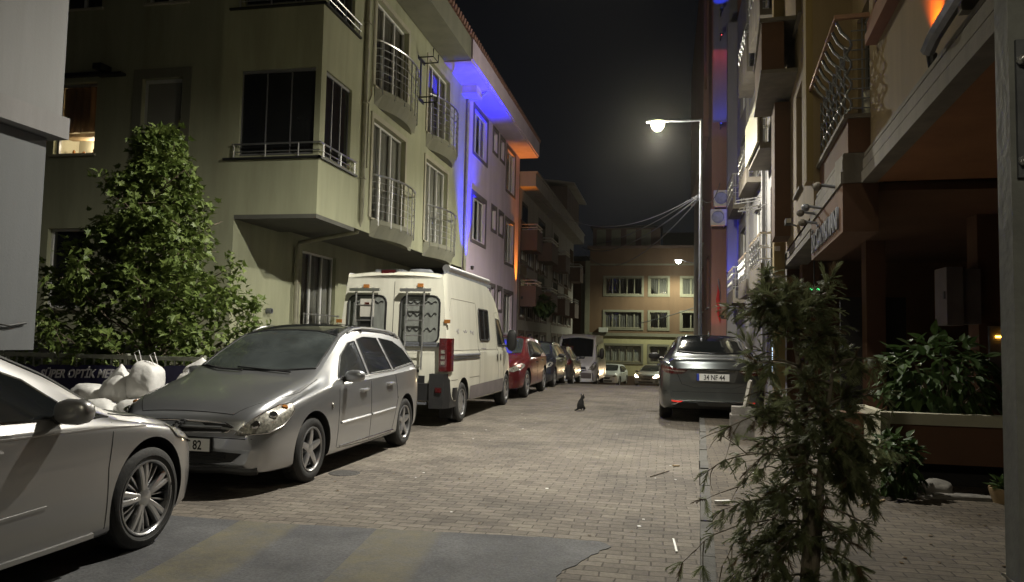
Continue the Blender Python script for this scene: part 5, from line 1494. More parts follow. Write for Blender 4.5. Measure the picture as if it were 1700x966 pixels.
for sg in (1, -1):
    c.patch('side_window', [c.side(s, z, sg) for s, z in ((1.40, .915), (2.32, .955), (2.32, 1.33), (2.1, 1.295), (1.72, 1.15))], 'glass', .004, 'chrome', .006)
    c.patch('side_window', [c.side(s, z, sg) for s, z in ((2.40, .955), (3.1, .985), (3.0, 1.31), (2.6, 1.34), (2.40, 1.335))], 'glass', .004, 'black', .007)
    c.patch('quarter_window', [c.side(s, z, sg) for s, z in ((1.15, .895), (1.36, .905), (1.50, .98), (1.38, .965))], 'glass', .005, 'black', .007)
    c.seam([(1.22, .23), (1.23, .6), (1.18, .87)], sg); c.seam([(2.36, .23), (2.37, .6), (2.37, .97)], sg)
    c.seam([(1.3, .225), (2.2, .225), (3.0, .25), (3.08, .5), (3.2, .9)], sg)
    c.line('body_crease', [c.side(s, z, sg) for s, z in ((1.7, .46), (2.4, .44), (3.0, .43))], 'silver_beige', .012, eps=-.004)
    c.line('body_crease', [c.side(s, z, sg) for s, z in ((.85, .815), (1.3, .845), (2.2, .865), (3.4, .90))], 'silver_beige', .009, eps=-.005)
    c.line('sill', [c.side(s, z, sg) for s, z in ((1.32, .215), (2.2, .21), (3.05, .215))], 'silver_beige', .022, eps=.0)
    c.handle(2.02, .80, sg, 'silver_beige'); c.handle(2.85, .83, sg, 'silver_beige')
    c.mirror(1.60, .925, sg, 'silver_beige', dy=.07, sx=.15, sz=.12, low=.05)
    hl = [c.snap(Vector((c.X(s), sg * y, z)), .006) for s, y, z in ((.06, .46, .60), (.12, .60, .58), (.30, .74, .64), (.50, .80, .70), (.62, .80, .775), (.50, .76, .79), (.28, .66, .74), (.12, .55, .67))]
    c.patch('headlight', hl, 'lamp_clear', .008, 'chrome', .004, size=.05)
    c.patch('mudguard', [c.side(s, z, sg, .004) for s, z in ((.52, .23), (.58, .23), (.60, .34), (.565, .40))], 'black', .003)
c.patch('windscreen', [c.top(s, y) for s, y in ((1.04, 0), (1.06, .35), (1.16, .68), (1.5, .65), (1.95, .58), (2.0, 0), (1.95, -.58), (1.5, -.65), (1.16, -.68), (1.06, -.35))], 'glass_w', .005, 'black', .010)
for sg in (1, -1): c.line('panel_gap', [c.snap((c.X(s), sg * y, z), 0) for s, y, z in ((.10, .40, .70), (.3, .62, .79), (.7, .76, .86), (1.1, .77, .92))], 'ink', .005, eps=-.0015)
c.patch('grille', [c.front(y, z) for y, z in ((-.45, .56), (-.5, .42), (.5, .42), (.45, .56))], 'black', .006, 'chrome', .006)
c.plate('34 AK 51', 0, .36, 1)
place(c, -3.33 - .895, 4.52 - (4.2 / 2 - .80), 'away')

# ---- camper van
def cl(z): return .0 if z < 1.0 else .07 * (z - 1.0)
CMP = dict(L=5.6, paint='white_paint', wheels=(1.02, 4.72), wr=.345, rr=.225, ww=.22, spokes=0, gap=.07, bow=.05, tail_lean=cl,
    curves=dict(
        W=[(0, .74), (.15, .86), (.5, .97), (1, 1.04), (5.3, 1.04), (5.5, 1.03), (5.6, 1.005)],
        BT=[(0, .34), (.2, .30), (5.2, .34), (5.6, .50)],
        BL=[(0, .60), (.06, .78), (.3, .98), (.7, 1.13), (1.1, 1.22), (1.8, 1.27), (5.6, 1.27)],
        RE=[(0, .64), (.06, .84), (.3, 1.05), (.62, 1.22), (.75, 1.32), (1.2, 1.80), (1.6, 2.15), (2.0, 2.32), (2.6, 2.45), (5.3, 2.47), (5.55, 2.45), (5.6, 2.40)],
        RW=[(0, .66), (.3, .80), (.7, .90), (1.2, .89), (1.7, .87), (2.2, .87), (5.4, .87), (5.6, .84)],
        T=[(0, .68), (.06, .9), (.3, 1.12), (.62, 1.30), (.75, 1.42), (1.2, 1.93), (1.6, 2.28), (2.0, 2.44), (2.6, 2.56), (5.3, 2.57), (5.55, 2.54), (5.6, 2.49)]))
c = Car(CMP, 'camper_van', 'cream white high roof camper van with two ladders on its rear doors', 'camper van', None)
c2 = c
for (y0, y1) in ((-.84, -.10), (.10, .84)):
    pts = rect_round(y0 + .03, y1 - .03, 1.36, 2.14, .12)
    w = c.patch('rear_window', [c.front(y, z, -1) for y, z in pts], 'van_curtain', .006, 'black', .016, size=.1)
    mb = MB()
    xw = c.front((y0 + y1) / 2, 1.8, -1).x - .012
    for (zc, am) in ((2.03, .02), (1.83, .03), (1.58, .03)) if y0 < 0 else ((2.03, .02), (1.55, .02)):
        n_ = 24; pts_ = [(c.front(y0 + .08 + (y1 - y0 - .16) * k / n_, zc + am * math.sin(k * 1.25), -1, .012)) for k in range(n_ + 1)]
        mb.tube([tuple(p) for p in pts_], .008, 5)
    mb.build('curtain_hem', 'black', w)
def ladder(yc, z0, z1, w_=.30, extra=None, label=None):
    t = c.root
    mb = MB()
    xo = -.07
    def P(y, z):
        p = c.front(y, min(max(z, .75), 2.3), -1, 0); return (p.x + xo, y, z)
    for y in (yc - w_ / 2, yc + w_ / 2):
        mb.tube([P(y, z0 + (z1 - z0) * k / 8) for k in range(9)], .016, 8)
    n_ = int((z1 - z0) / .27)
    for k in range(n_ + 1):
        z = z0 + .06 + (z1 - z0 - .1) * k / n_
        mb.tube([P(yc - w_ / 2, z), P(yc + w_ / 2, z)], .011, 6)
    mb.box(P(0, 2.2)[0] - .03, P(0, 2.2)[0] + .03, yc - w_ / 2 - .12, yc + w_ / 2 + .12, z1 - .06, z1 - .01)
    mb.tube([P(yc - w_ / 2, z1 - .03), (P(0, z1)[0] + .09, yc - w_ / 2, z1 - .03)], .014, 6); mb.tube([P(yc + w_ / 2, z1 - .03), (P(0, z1)[0] + .09, yc + w_ / 2, z1 - .03)], .014, 6)
    return mb.build('ladder', 'steel', t, smooth=True, angle=35)
ladder(-.40, .92, 2.27); ladder(.50, 1.40, 2.27)
mb = MB(); xb = c.front(-.4, 1.3, -1).x
mb.box(xb - .035, xb - .005, -.88, -.12, 1.30, 1.33); mb.box(xb - .035, xb - .005, -.88, -.12, 1.34, 1.37); mb.build('rear_rack', 'galv', c.root)
mb = MB(); x_ = c.front(.44, 1.8, -1).x - .05; mb.box(x_ - .005, x_, .32, .57, 1.78, 2.08); mb.build('ladder_board', 'ac_white', c.root)
mb = MB(); mb.box(x_ - .009, x_ - .0055, .41, .49, 1.96, 2.02); mb.build('sticker', 'red_lens', c.root)
mb = MB(); mb.box(x_ - .004, x_ + .001, .33, .56, 1.62, 1.775); mb.build('ladder_net', 'black', c.root)
for (y, z) in ((-.46, 2.32), (.5, 2.30), (-.95, 1.72), (.96, 1.70)):
    p = c.front(y, z, -1) if abs(y) < .9 else c.snap((-c.L / 2, y, z))
    mb = MB(); mb.box(p.x - .02, p.x + .01, y - .05, y + .05, z - .03, z + .03); mb.build('marker_lamp', 'amber', c.root)
c.seam_r = c.line('panel_gap', [c.front(0, z, -1) for z in (.62, 1.2, 1.8, 2.38)], 'ink', .006, eps=-.002)
c.line('panel_gap', [c.front(y, .66, -1) for y in (-.85, 0, .85)], 'ink', .006, eps=-.002)
c.line('panel_gap', [c.front(y, 1.28, -1) for y in (-.98, -.5, 0, .5, .98)], 'grey_ledge', .004, eps=-.0015)
mb = MB(); x_ = c.front(-.42, .74, -1).x; mb.box(x_ - .02, x_, -.60, -.36, .70, .82); mb.build('handle_recess', 'black', c.root)
mb = MB(); mb.box(x_ - .015, x_, -.50, -.40, .87, .92); mb.build('badge', 'rim_dark', c.root)
mb = MB(); p = c.front(.35, .95, -1).x; mb.box(p - .03, p, -.25, .0, 1.09, 1.12); mb.build('door_latch', 'black', c.root)
# roof items: brake light, vent, awning
mb = MB(); x_ = -c.L / 2; mb.box(x_ + .14, x_ + .26, -.02, .26, 2.50, 2.59); mb.build('brake_light_pod', 'black', c.root)
mb = MB(); mb.box(x_ + .132, x_ + .139, 0, .24, 2.515, 2.575); mb.build('brake_light', 'red_lens', c.root)
mb = MB(); mb.lathe([(.22, 0), (.22, .05), (.18, .09), (0, .1)], (x_ + .75, -.25, 2.55), 'z', 24); mb.box(x_ + .5, x_ + 1.1, .0, .5, 2.55, 2.62); mb.build('roof_vent', 'galv', c.root, smooth=True, angle=30)
mb = MB(); mb.tube([(x_ + .35, -.83, 2.63), (x_ + 3.35, -.83, 2.63)], .065, 16); mb.build('rolled_awning', 'steel', c.root, smooth=True, angle=40)
mb = MB(); mb.box(x_ + .3, x_ + 3.5, -.87, -.80, 2.51, 2.575); mb.build('awning_rail', 'galv', c.root)
for sg in (1, -1):
    mb = MB(); xb_ = -c.L / 2
    ys_ = sorted((sg * .86, sg * 1.045))
    mb.prism([(xb_ - .035, sg * .86), (xb_ - .03, sg * .99), (xb_ + .03, sg * 1.05), (xb_ + .14, sg * 1.06), (xb_ + .14, sg * .86)], 'z', .90, 1.44)
    t_ = mb.build('tail_light', 'red_lens', c.root)
    for k, zz in enumerate((1.22, 1.13, 1.04)):
        mb = MB(); mb.box(xb_ - .040, xb_ - .032, min(sg * .89, sg * .96), max(sg * .89, sg * .96), zz - .03, zz + .03); mb.build('clear_lens', 'lamp_clear', t_)
    c.patch('side_window', [c.side(s, z, sg) for s, z in rect_round(2.62, 3.40, 1.42, 2.02, .06)], 'glass', .008, 'black', .018, size=.1)
    c.line('window_bar', [c.side(3.0, z, sg) for z in (1.44, 1.72, 2.0)], 'black', .010, eps=.012)
    c.patch('cab_window', [c.side(s, z, sg) for s, z in ((1.02, 1.30), (1.85, 1.32), (1.85, 1.88), (1.52, 1.86), (1.2, 1.55))], 'glass', .006, 'black', .014, size=.1)
    c.seam([(1.95, .45), (1.95, 1.2), (1.95, 2.0), (1.6, 2.02), (1.1, 1.5), (.95, 1.28), (1.4, .9), (1.42, .6), (1.42, .42)], sg)
    c.seam([(3.55, .42), (3.55, 1.2), (3.55, 2.1)], sg); c.seam([(1.98, 1.24), (3.5, 1.24), (5.45, 1.24)], sg, 'grey_ledge', .006); c.seam([(3.6, .75), (4.3, .75)], sg, 'grey_ledge', .006); c.seam([(5.1, .75), (5.45, .75)], sg, 'grey_ledge', .006)
    c.seam([(3.6, 2.12), (5.2, 2.12), (5.35, 1.9)], sg, 'grey_ledge', .006)
    c.line('slide_rail', [c.side(s, 1.16, sg) for s in (3.58, 4.5, 5.4)], 'galv', .022, eps=.006)
    c.line('slide_rail', [c.side(s, 1.10, sg) for s in (3.58, 4.5, 5.4)], 'rim_dark', .012, eps=.008)
    c.patch('lower_cladding', [c.side(s, z, sg) for s, z in ((1.46, .36), (4.28, .36), (4.28, .60), (1.46, .62))], 'trim_dark', .012, size=.15)
    c.patch('lower_cladding', [c.side(s, z, sg) for s, z in ((5.16, .40), (5.56, .50), (5.56, .64), (5.16, .62))], 'black', .02, size=.12)
    for s in (2.02, 1.72):
        c.patch('handle_recess', [c.side(a, z, sg) for a, z in ((s, 1.0), (s + .08, 1.0), (s + .08, 1.14), (s, 1.14))], 'black', .012)
    c.mirror(1.12, 1.33, sg, 'black', dy=.12, sx=.14, sz=.38, low=.10)
    mb = MB(); mb.box(c.X(5.15) - .01, c.X(5.15) + .01, sg * .97 - .16, sg * .97 + .0, .10, .52) if sg > 0 else mb.box(c.X(5.15) - .01, c.X(5.15) + .01, -.97, -.74, .10, .52)
    mb.build('mud_flap', 'black', c.root)
# rear bumper
mb = MB()
pts = [(-c.L / 2 - .06, y) for y in (-.86, 0, .86)]
mb.box(-c.L / 2 - .07, -c.L / 2 + .25, -.72, .72, .42, .70)
mb.build('rear_bumper', 'black', c.root)
for sg in (1, -1):
    mb = MB(); mb.prism([(-c.L / 2 - .10, sg * .721), (-c.L / 2 - .08, sg * .96), (-c.L / 2 + .1, sg * 1.02), (-c.L / 2 + .5, sg * 1.02), (-c.L / 2 + .5, sg * .721)], 'z', .30, .86)
    mb.build('bumper_corner', 'black', c.root)
mb = MB(); mb.box(-c.L / 2 - .115, -c.L / 2 - .085, -.93, -.83, .56, .64); mb.build('rear_reflector', 'red_lens', c.root)
mb = MB(); mb.box(-c.L / 2 - .12, -c.L / 2 - .02, -.68, .3, .36, .395); mb.build('step', 'galv', c.root)
M['decal'] = mat('faded_script_decal', (0.16, 0.15, 0.17), 0.6)
# faded script lettering on the flank
rr_ = random.Random(5)
def scrib(s0, z0, n_, h_):
    pts = []
    for k in range(n_):
        pts.append(c.side(s0 - k * .035, z0 + h_ * math.sin(k * 1.9) * rr_.uniform(.4, 1), -1, .004))
    c.line('script_decal', pts, 'decal', .006, eps=.002, step=.03)
scrib(5.0, 1.56, 5, .06); scrib(4.55, 1.57, 8, .04); scrib(4.1, 1.56, 8, .05)
scrib(3.3, 1.26, 12, .012)
c.patch('windscreen', [c.top(s, y) for s, y in ((.74, -.7), (.70, 0), (.74, .7), (1.2, .72), (1.62, .68), (1.64, 0), (1.62, -.68), (1.2, -.72))], 'glass_w', .006, 'black', .012, size=.12)
place(c, -3.45 - 1.04, 12.78 + (4.72 - 5.6 / 2), 'away')
CAMPER = c

# ---- generic shapes for the cars further off
def hatch_spec(L, H, paint, Wd=.88, suv=0.0, spokes=5, rear=False):
    k = H / 1.5
    return dict(L=L, paint=paint, wheels=(.84, L - .80), wr=.31 + suv * .04, rr=.21 + suv * .03, ww=.2, spokes=spokes, rot=.2, gap=.05, bow=.16,
        curves=dict(
            W=[(0, Wd - .24), (.1, Wd - .12), (.3, Wd - .06), (.7, Wd - .01), (1.4, Wd), (L - .7, Wd), (L - .1, Wd - .07), (L, Wd - .13)],
            BT=[(0, .26), (.1, .21 + suv * .05), (L - .4, .22 + suv * .05), (L, .34)],
            BL=[(0, .54), (.05, .66 * k), (.25, .78 * k), (.6, .87 * k), (1.1, .93 * k), (2, .96 * k), (L - .4, 1.0 * k), (L - .1, .97 * k), (L, .84 * k)],
            RE=[(0, .58), (.05, .71 * k), (.25, .83 * k), (.6, .92 * k), (.95, .98 * k), (1.4, 1.20 * k), (1.9, 1.40 * k), (2.4, 1.44 * k), (L - .7, 1.40 * k), (L - .35, 1.27 * k), (L - .08, 1.0 * k), (L, .88 * k)],
            RW=[(0, Wd - .28), (.3, Wd - .18), (.95, Wd - .14), (1.4, Wd - .20), (1.9, Wd - .27), (L - .8, Wd - .29), (L - .2, Wd - .22), (L, Wd - .22)],
            T=[(0, .62), (.05, .76 * k), (.25, .88 * k), (.6, .96 * k), (.95, 1.02 * k), (1.4, 1.26 * k), (1.9, 1.46 * k), (2.4, 1.50 * k), (L - .7, 1.47 * k), (L - .35, 1.34 * k), (L - .08, 1.03 * k), (L, .90 * k)]))
def dress_hatch(c, k, mirror='black', lights_on=False, tail='red_lens', plate=None):
    L = c.L
    for sg in (1, -1):
        c.patch('side_window', [c.side(s, z * k, sg) for s, z in ((1.34, .985), (2.15, .995), (2.15, 1.36), (1.9, 1.33), (1.6, 1.17))], 'glass', .004, 'black', .008)
        c.patch('side_window', [c.side(s, z * k, sg) for s, z in ((2.24, 1.0), (L - 1.05, 1.03), (L - 1.1, 1.34), (2.24, 1.37))], 'glass', .004, 'black', .008)
        c.patch('side_window', [c.side(s, z * k, sg) for s, z in ((L - .97, 1.04), (L - .5, 1.08), (L - .68, 1.28), (L - 1.0, 1.33))], 'glass', .004, 'black', .008)
        c.seam([(1.3, .28), (1.3, .9 * k)], sg); c.seam([(2.2, .26), (2.2, .97 * k)], sg); c.seam([(1.3, .27), (L - 1.25, .28)], sg)
        c.handle(1.95, .84 * k, sg, 'chrome'); c.handle(L - 1.35, .87 * k, sg, 'chrome')
        c.mirror(1.38, .98 * k, sg, mirror)
        hl = [c.snap(Vector((c.X(s), sg * y, z * k)), .006) for s, y, z in ((.06, .48, .66), (.10, .62, .63), (.30, .76, .70), (.5, .81, .78), (.42, .76, .82), (.22, .66, .78), (.1, .55, .73))]
        c.patch('headlight', hl, 'headlight_on' if lights_on else 'lamp_clear', .010, 'chrome', .004, size=.06)
        c.patch('tail_light', [c.snap((c.X(L - a), sg * y, z * k)) for a, y, z in ((.03, .60, .84), (.02, .70, .80), (.12, .80, .80), (.30, .84, .90), (.26, .80, 1.0), (.08, .70, .96))], tail, .01, size=.06)
    c.patch('windscreen', [c.top(s, y) for s, y in ((1.02, 0), (1.04, .35), (1.12, .62), (1.45, .60), (1.82, .54), (1.86, 0), (1.82, -.54), (1.45, -.60), (1.12, -.62), (1.04, -.35))], 'glass_w', .005, 'black', .010)
    c.patch('rear_window', [c.front(y, z * k, -1) for y, z in ((-.5, 1.32), (-.62, 1.04), (.62, 1.04), (.5, 1.32), (0, 1.35))], 'glass', .006, 'black', .01)
    g = c.patch('grille', [c.front(y, z * k) for y, z in ((-.36, .62), (-.30, .50), (.30, .50), (.36, .62))], 'black', .006, 'chrome', .007)
    c.patch('lower_intake', [c.front(y, z * k) for y, z in ((-.5, .40), (-.46, .30), (.46, .30), (.5, .40))], 'ink', .006)
    if plate: c.plate(plate, 0, .45, 1)
c = Car(hatch_spec(4.25, 1.56, 'red_paint', suv=1.0), 'suv_car', 'dark red car parked behind the camper with lit reflections on its side', 'car')
dress_hatch(c, 1.04); place(c, -3.40 - .88, 18.05 + 4.25 / 2, 'cam')
c = Car(hatch_spec(4.1, 1.47, 'black_paint'), 'hatchback_car', 'blue black car parked behind the dark red one', 'car')
dress_hatch(c, .98, lights_on=False); place(c, -3.45 - .88, 23.2 + 2.05, 'cam')
c = Car(hatch_spec(4.0, 1.50, 'dark_paint'), 'hatchback_car', 'dark car with red tail light glowing between the blue black car and the white van', 'car')
dress_hatch(c, 1.0); place(c, -3.45 - .88, 28.2 + 2.0, 'away')
c = Car(hatch_spec(4.1, 1.45, 'white_paint2'), 'hatchback_car', 'small white car parked beyond the white van', 'car')
dress_hatch(c, .97); place(c, -2.9 - .88, 52 + 2, 'cam', yaw=-8)
c = Car(hatch_spec(4.3, 1.47, 'silver_beige'), 'hatchback_car', 'oncoming pale car with headlights on at the end of the street', 'car')
dress_hatch(c, .98, lights_on=True); place(c, -.8, 51 + 2, 'cam', yaw=-14)
hy = 51 - .1
for xh in (-1.75,):
    add_light('SPOT', 'headlight_beam', (xh, hy - .3, zr(50) + .75), 260, (1, .72, .42), (xh - .6, hy - 14, zr(38) + .35), .06, 50, .9)

# ---- white panel van
VAN = dict(L=5.5, paint='white_paint2', wheels=(.95, 4.4), wr=.345, rr=.23, ww=.22, spokes=0, gap=.06, bow=.06,
    curves=dict(
        W=[(0, .80), (.15, .90), (.5, .98), (1, 1.03), (5.3, 1.03), (5.5, 1.0)],
        BT=[(0, .24), (.2, .22), (5.2, .30), (5.5, .42)],
        BL=[(0, .70), (.06, .90), (.3, 1.08), (.7, 1.20), (1.1, 1.28), (1.8, 1.32), (5.5, 1.32)],
        RE=[(0, .74), (.06, .96), (.3, 1.14), (.58, 1.28), (.7, 1.38), (1.15, 1.95), (1.4, 2.18), (1.9, 2.33), (5.3, 2.36), (5.5, 2.30)],
        RW=[(0, .70), (.3, .84), (.7, .92), (1.2, .87), (1.6, .85), (5.4, .86), (5.5, .84)],
        T=[(0, .78), (.06, 1.0), (.3, 1.20), (.58, 1.35), (.7, 1.46), (1.15, 2.05), (1.4, 2.30), (1.9, 2.46), (5.3, 2.48), (5.5, 2.40)]))
c = Car(VAN, 'panel_van', 'white panel van facing the viewer on the left at the far end of the row', 'van')
for sg in (1, -1):
    c.patch('cab_window', [c.side(s, z, sg) for s, z in ((.95, 1.36), (1.75, 1.36), (1.75, 1.95), (1.4, 1.92), (1.15, 1.65))], 'glass', .006, 'black', .014, size=.12)
    c.seam([(1.85, .4), (1.85, 2.05)], sg); c.seam([(3.3, .4), (3.3, 2.1)], sg)
    c.mirror(1.0, 1.42, sg, 'black', dy=.16, sx=.14, sz=.42, low=.12)
    c.patch('headlight', [c.snap((c.X(s), sg * y, z)) for s, y, z in ((.10, .62, .78), (.16, .80, .76), (.42, .93, .95), (.5, .93, 1.13), (.34, .86, 1.10), (.16, .70, .93))], 'lamp_clear', .012, 'black', .006, size=.08)
c.patch('windscreen', [c.top(s, y) for s, y in ((.62, 0), (.66, .76), (1.1, .76), (1.32, .74), (1.36, 0), (1.32, -.74), (1.1, -.76), (.66, -.76))], 'glass', .006, 'black', .012, size=.12)
c.patch('grille', [c.front(y, z) for y, z in ((-.5, .92), (-.55, .76), (-.3, .70), (.3, .70), (.55, .76), (.5, .92))], 'black', .008, 'chrome', .01)
c.patch('front_bumper', [c.front(y, z) for y, z in ((-.84, .64), (-.86, .30), (.86, .30), (.84, .64), (.3, .66), (-.3, .66))], 'trim_dark', .02, size=.12)
c.plate('34 VZ 66', 0, .46, 1)
place(c, -3.12 - 1.03, 35.0 + 2.75, 'cam')

# ---- grey saloon on the right, seen from behind
SAL = dict(L=4.63, paint='grey_paint', wheels=(.93, 3.63), wr=.325, rr=.225, ww=.21, spokes=5, gap=.05, bow=.20,
    curves=dict(
        W=[(0, .64), (.1, .74), (.4, .84), (1.0, .885), (3.8, .885), (4.3, .84), (4.55, .77), (4.63, .70)],
        BT=[(0, .25), (.2, .19), (4.2, .20), (4.5, .25), (4.63, .34)],
        BL=[(0, .52), (.1, .66), (.5, .80), (1.2, .90), (2.4, .95), (3.8, .985), (4.3, .98), (4.5, .95), (4.6, .90), (4.63, .80)],
        RE=[(0, .56), (.1, .70), (.5, .84), (1.15, .95), (1.7, 1.18), (2.2, 1.34), (2.7, 1.375), (3.2, 1.33), (3.7, 1.16), (4.05, 1.03), (4.4, 1.01), (4.55, .98), (4.63, .86)],
        RW=[(0, .56), (.4, .70), (1.15, .77), (1.7, .70), (2.2, .60), (3.0, .575), (3.6, .61), (4.05, .70), (4.4, .70), (4.63, .62)],
        T=[(0, .60), (.1, .74), (.5, .89), (1.15, .99), (1.7, 1.24), (2.2, 1.41), (2.7, 1.44), (3.2, 1.40), (3.7, 1.23), (4.05, 1.08), (4.4, 1.055), (4.55, 1.02), (4.63, .88)]))
c = Car(SAL, 'saloon_car', 'graphite grey saloon parked on the right half behind the juniper, seen from the back', 'car')
c.patch('rear_window', [c.top(s, y) for s, y in ((3.95, 0), (3.92, .3), (3.84, .57), (3.4, .52), (3.1, .48), (3.06, 0), (3.1, -.48), (3.4, -.52), (3.84, -.57), (3.92, -.3))], 'glass', .006, 'black', .010)
c.patch('windscreen', [c.top(s, y) for s, y in ((1.2, 0), (1.3, .64), (1.7, .62), (2.1, .54), (2.12, 0), (2.1, -.54), (1.7, -.62), (1.3, -.64))], 'glass_w', .005, 'black', .010)
for sg in (1, -1):
    c.patch('side_window', [c.side(s, z, sg) for s, z in ((1.5, .97), (2.45, .99), (2.45, 1.28), (2.2, 1.27), (1.85, 1.15))], 'glass', .004, 'chrome', .006)
    c.patch('side_window', [c.side(s, z, sg) for s, z in ((2.54, .99), (3.5, 1.03), (3.3, 1.20), (2.95, 1.29), (2.54, 1.30))], 'glass', .004, 'chrome', .006)
    c.seam([(1.4, .25), (1.42, .9)], sg); c.seam([(2.5, .25), (2.5, .97)], sg); c.seam([(1.4, .24), (3.1, .25)], sg)
    c.handle(2.2, .86, sg, 'grey_paint'); c.handle(3.1, .89, sg, 'grey_paint')
    c.mirror(1.62, .97, sg, 'black', dy=.13)
    tl = c.patch('tail_light', [c.snap((c.X(4.63 - a), sg * y, z)) for a, y, z in ((.0, .34, .80), (.01, .50, .775), (.05, .66, .78), (.14, .79, .80), (.36, .855, .88), (.30, .83, .93), (.10, .74, .90), (.02, .58, .88), (.0, .42, .84))], 'red_lens', .012, size=.05)
    c.line('light_bar', [c.snap((c.X(4.63 - a), sg * y, z)) for a, y, z in ((.02, .45, .82), (.04, .62, .825), (.14, .77, .85))], 'lamp_clear', .008, eps=.016, parent=tl)
    c.patch('bumper_reflector', [c.snap((c.X(4.63 - a), sg * y, z)) for a, y, z in ((.02, .48, .33), (.06, .68, .33), (.06, .68, .355), (.02, .48, .35))], 'red_reflector', .012, size=.05)
c.line('boot_chrome', [c.front(y, .845, -1) for y in (-.36, -.18, 0, .18, .36)], 'chrome', .012, eps=.008)
c.line('panel_gap', [c.front(y, z, -1) for y, z in ((-.58, .80), (-.50, .62), (-.3, .57), (.3, .57), (.50, .62), (.58, .80))], 'ink', .006, eps=-.002)
c.line('panel_gap', [c.front(y, .50, -1) for y in (-.78, -.4, 0, .4, .78)], 'ink', .005, eps=-.002)
c.patch('plate_recess', [c.front(y, z, -1) for y, z in ((-.40, .82), (-.34, .66), (.34, .66), (.40, .82))], 'grey_paint', .002)
c.patch('rear_diffuser', [c.front(y, z, -1) for y, z in ((-.66, .29), (-.42, .335), (.42, .335), (.66, .29), (.58, .24), (-.58, .24))], 'black', .012)
c.line('diffuser_trim', [c.front(y, z, -1) for y, z in ((-.66, .30), (-.44, .35), (0, .352), (.44, .35), (.66, .30))], 'chrome', .008, eps=.014)
c.plate('34 NF 44', 0, .74, -1, dx=.012)
mb = MB(); p = c.top(2.9, 0, 0); mb.prism([(p.x + .06, p.z - .01), (p.x - .06, p.z - .01), (p.x - .05, p.z + .06)], 'y', -.012, .012); mb.build('aerial_fin', 'grey_paint', c.root)
place(c, -.13 + .97, 14.10 + 4.63 / 2, 'away', z=.0); c.root.scale = (1, 1.10, 1.13)
SALOON = c
# ------------------------------------------------------------------ tree behind the fence
def leaf_shape(kind='plane'):
    if kind == 'plane':
        return [(0, 0), (.10, .10), (.34, .06), (.26, .22), (.48, .38), (.24, .42), (.20, .58), (.10, .60), (0, .92), (-.10, .60), (-.20, .58), (-.24, .42), (-.48, .38), (-.26, .22), (-.34, .06), (-.10, .10)]
    return [(0, 0), (.18, .12), (.30, .36), (.24, .62), (0, 1.0), (-.24, .62), (-.30, .36), (-.18, .12)]
def add_leaf(mb, p, d, up, size, shape, fold=.18, rr=random):
    d = d.normalized(); s_ = d.cross(up)
    if s_.length < 1e-4: s_ = d.orthogonal()
    s_.normalize(); n_ = s_.cross(d)
    idx = []
    for (a, b2) in shape:
        q = p + s_ * (a * size) + d * (b2 * size) + n_ * (fold * abs(a) * size - .25 * size * b2 * b2)
        mb.v.append(tuple(q)); idx.append(len(mb.v) - 1)
    k = len(shape) // 2
    mb.f.append(idx[0:k + 1]); mb.f.append([idx[0]] + idx[k:])
def rnd_dir(rr):
    while True:
        v = Vector((rr.uniform(-1, 1), rr.uniform(-1, 1), rr.uniform(-1, 1)))
        if .05 < v.length < 1: return v.normalized()
rt = random.Random(21)
T = thing('tree', 'young plane tree with broad lobed leaves behind the fence in front of the greenish block', 'tree', (-7.05, 9.3, 0))
mb = MB(); base = Vector((-7.05, 9.3, 0))
trunk = [base + Vector((.02 * math.sin(k), .02 * math.cos(k * 1.7), k * .42)) for k in range(11)]
mb.tube([tuple(p) for p in trunk], [.085 - .0073 * k for k in range(11)], 10)
env = curve([(0.3, 1.5), (.7, 1.75), (1.3, 1.80), (1.9, 1.62), (2.5, 1.22), (3.1, .88), (3.6, .58), (4.0, .34), (4.35, .08)])
tips = []
for k in range(95):
    h = .45 + 3.75 * (k / 95) ** .95
    a = k * 2.399 + rt.uniform(-.3, .3)
    r_ = env(h + .35) * rt.uniform(.72, 1.0)
    st = base + Vector((0, 0, max(.2, h - .25 * r_)))
    en = base + Vector((math.cos(a) * r_, math.sin(a) * r_ * .8, h + .28 * r_ + rt.uniform(-.1, .15)))
    mid = st.lerp(en, .5) + Vector((0, 0, -.05)) + rnd_dir(rt) * .08
    mb.tube([tuple(st), tuple(mid), tuple(en)], [.022 * (1 - h / 6), .013, .004], 5)
    for j in range(7):
        t = .35 + .65 * j / 6
        q = st.lerp(mid, t * 2) if t < .5 else mid.lerp(en, t * 2 - 1)
        tips.append((q, (en - st).normalized(), .13 + .10 * (1 - abs(t - .7))))
        if j % 2 == 0:
            q2 = q + (rnd_dir(rt) + Vector((0, 0, .2))) * .22
            mb.tube([tuple(q), tuple(q2)], [.007, .003], 4); tips.append((q2, (q2 - q).normalized(), .12))
mb.build('trunk', 'bark', T, smooth=True)
mb = MB(); shp = leaf_shape()
for (q, d, sp) in tips:
    for k in range(18):
        o_ = rnd_dir(rt) * sp * rt.uniform(.3, 1.3); o_.z *= .8
        p = q + o_
        if noise.noise(p * 2.2) < -.30: continue
        dd = (d * .6 + rnd_dir(rt) * .8 + Vector((0, 0, -.35))).normalized()
        up = (Vector((0, 0, 1)) + rnd_dir(rt) * .7).normalized()
        add_leaf(mb, p, dd, up, rt.uniform(.065, .155), shp)
mb.build('crown', 'leaf', T, norm=False)

